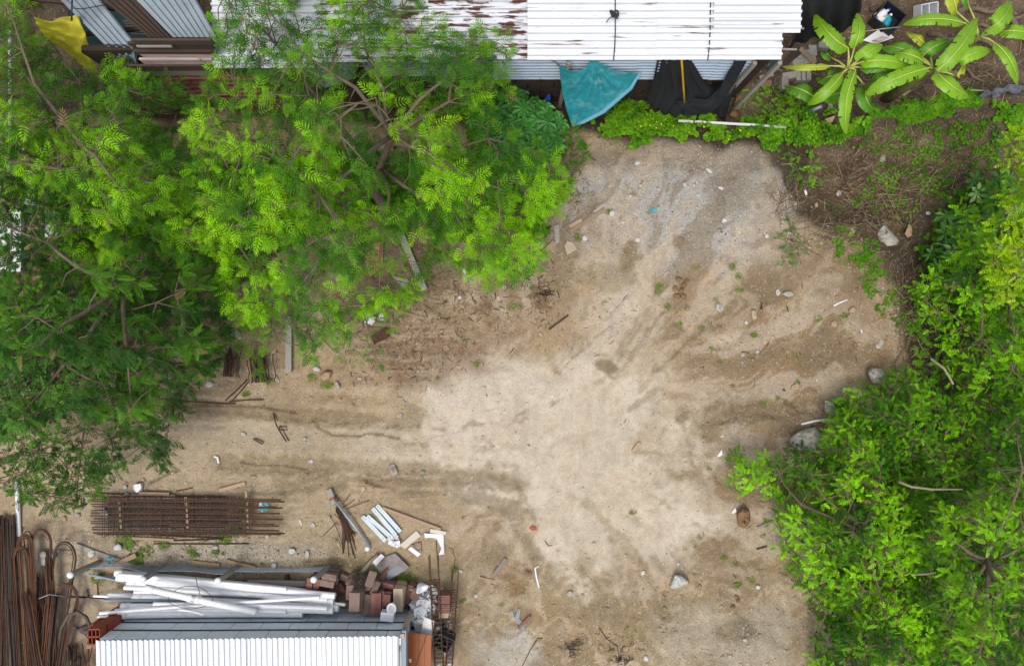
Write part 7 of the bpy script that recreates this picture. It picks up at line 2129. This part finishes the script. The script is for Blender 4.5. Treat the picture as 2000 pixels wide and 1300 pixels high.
# straw and dead stalks on the dark bank
r_ = np.random.default_rng(73)
zones = [(1690, 400, 70, 50, 3, .5), (1640, 350, 70, 40, 2, 2.5), (1760, 360, 80, 60, 2, .2), (1740, 430, 40, 40, 1.2, -.9), (1850, 330, 60, 60, 1.2, .4), (1720, 300, 90, 40, 1, .1), (1760, 150, 120, 60, 2, .3), (1900, 120, 90, 60, 1.6, .5), (1800, 640, 40, 120, 1.2, 1.2), (1550, 380, 30, 50, 1.0, 1.0), (1650, 460, 60, 24, .8, .2), (1770, 560, 26, 80, 1.0, 1.2), (1660, 260, 80, 30, .6, .3), (300, 240, 200, 40, .5, .3), (1700, 930, 200, 200, 1.2, .5), (1580, 1130, 50, 60, .5, .8)]
w = np.array([q[4] for q in zones]); zi = r_.choice(len(zones), 2800, p=w / w.sum()); Z = np.array(zones)[zi]
u = Z[:, 0] + r_.normal(0, .6, 2800) * Z[:, 2]; v = Z[:, 1] + r_.normal(0, .6, 2800) * Z[:, 3]
ok = v > -40; u, v, Z = u[ok], v[ok], Z[ok]; N = len(u)
z = terrain(u, v) + r_.uniform(.01, .10, N); k = S * (H - z) / H
pal = np.array([A(150, 128, 98), A(126, 104, 78), A(98, 76, 58), A(176, 158, 126), A(80, 62, 48)])
pc = pal[r_.choice(5, N)] * r_.uniform(.7, 1.1, (N, 1))
L_ = r_.lognormal(math.log(.14), .5, N)
o = scatter_mesh('straw', TW * np.array([1, .55, .5]), TF, np.stack([(u - 1000) * k, (650 - v) * k, z], -1), rots(Z[:, 5] + r_.normal(0, .7, N), r_.normal(0, .15, N), r_.normal(0, .3, N)),
                 np.stack([L_, np.full(N, .085), np.full(N, .10)], -1), pc, M['dry'])
tag(o, 'dry stalks and straw matted over the dark bank', None, None, 'stuff')

# dead twigs: two bunches at the lower edge and single sticks
for (u0, v0, n_, r0, lab, sd) in ((1120, 1262, 30, 26, 'dark dead twig bunch on the lower sand', 1), (1215, 1288, 30, 22, 'dark dead twig bunch at the lower photo edge', 2), (1065, 572, 30, 16, 'heap of dark pods at the tip of the fronds', 3), (1600, 1180, 40, 30, 'bare grey twigs at the foot of the bush', 4), (1650, 985, 40, 40, 'bare brown twigs in the gap of the bush', 5), (1900, 540, 40, 50, 'bare grey twigs among the big leaved plants', 6), (460, 432, 40, 50, 'tangle of bare brown twigs between the left trees', 7)):
    rs_ = random.Random(sd)
    mb = MB()
    lift = {5: .6, 6: .9, 7: 1.6, 4: .3}.get(sd, 0)
    for i in range(n_):
        a = rs_.uniform(0, 6.28); q = (u0 + rs_.gauss(0, r0 * .4), v0 + rs_.gauss(0, r0 * .3)); L_ = rs_.uniform(.4, 1.0) * r0 * .7
        e = (q[0] + L_ * math.cos(a), q[1] + L_ * .7 * math.sin(a))
        z_ = .02 + lift * rs_.random()
        mb.tube([G(*q, z_), G((q[0] + e[0]) / 2 + rs_.uniform(-3, 3), (q[1] + e[1]) / 2 + rs_.uniform(-3, 3), z_ + .05), G(*e, z_ + .01)], [.010, .008, .004], 4, cap=False)
    o = mb.build('twigs', M['bark'] if sd > 3 else M['dark_boards']); recentre(o); tag(o, lab, None, None, 'stuff')
# bare branches showing through the right bushes
for pts, r, lab in (([(1755, 940), (1780, 950), (1820, 955), (1880, 955)], .03, 'long bare pale branch across the dark gap in the right bushes'), ([(1780, 1122), (1810, 1120), (1828, 1117)], .025, 'short bare pale branch in the lower bush'), ([(1818, 700), (1845, 720), (1862, 750)], .03, 'bare pale branch in the dark gap by the plot edge')):
    z_ = 2.2 if pts[0][0] > 1740 else 1.6
    q = [P(u_, v_, z_ + .1 * i) for i, (u_, v_) in enumerate(pts)]
    tube_thing('bare_branch', q, [r, r * .9, r * .75, r * .5][:len(q)], M['bark_pale'], lab, 'branch', 'bare branches in the right bushes', 6)
# dead sticks on the lower sand
for pts, lab in (([(1020, 1300), (1036, 1268), (1050, 1246), (1060, 1246)], 'thin curved twig on the lower left sand'), ([(1170, 1225), (1186, 1248), (1206, 1262), (1210, 1290)], 'thin curved twig above the lower twig bunch'), ([(1064, 1056), (1072, 1066), (1078, 1064)], 'tiny bent twig on the central sand')):
    tube_thing('twig', [G(u_, v_, .02) for u_, v_ in pts], .009, M['dark_boards'], lab, 'twig', 'twigs on the lower sand', 5)
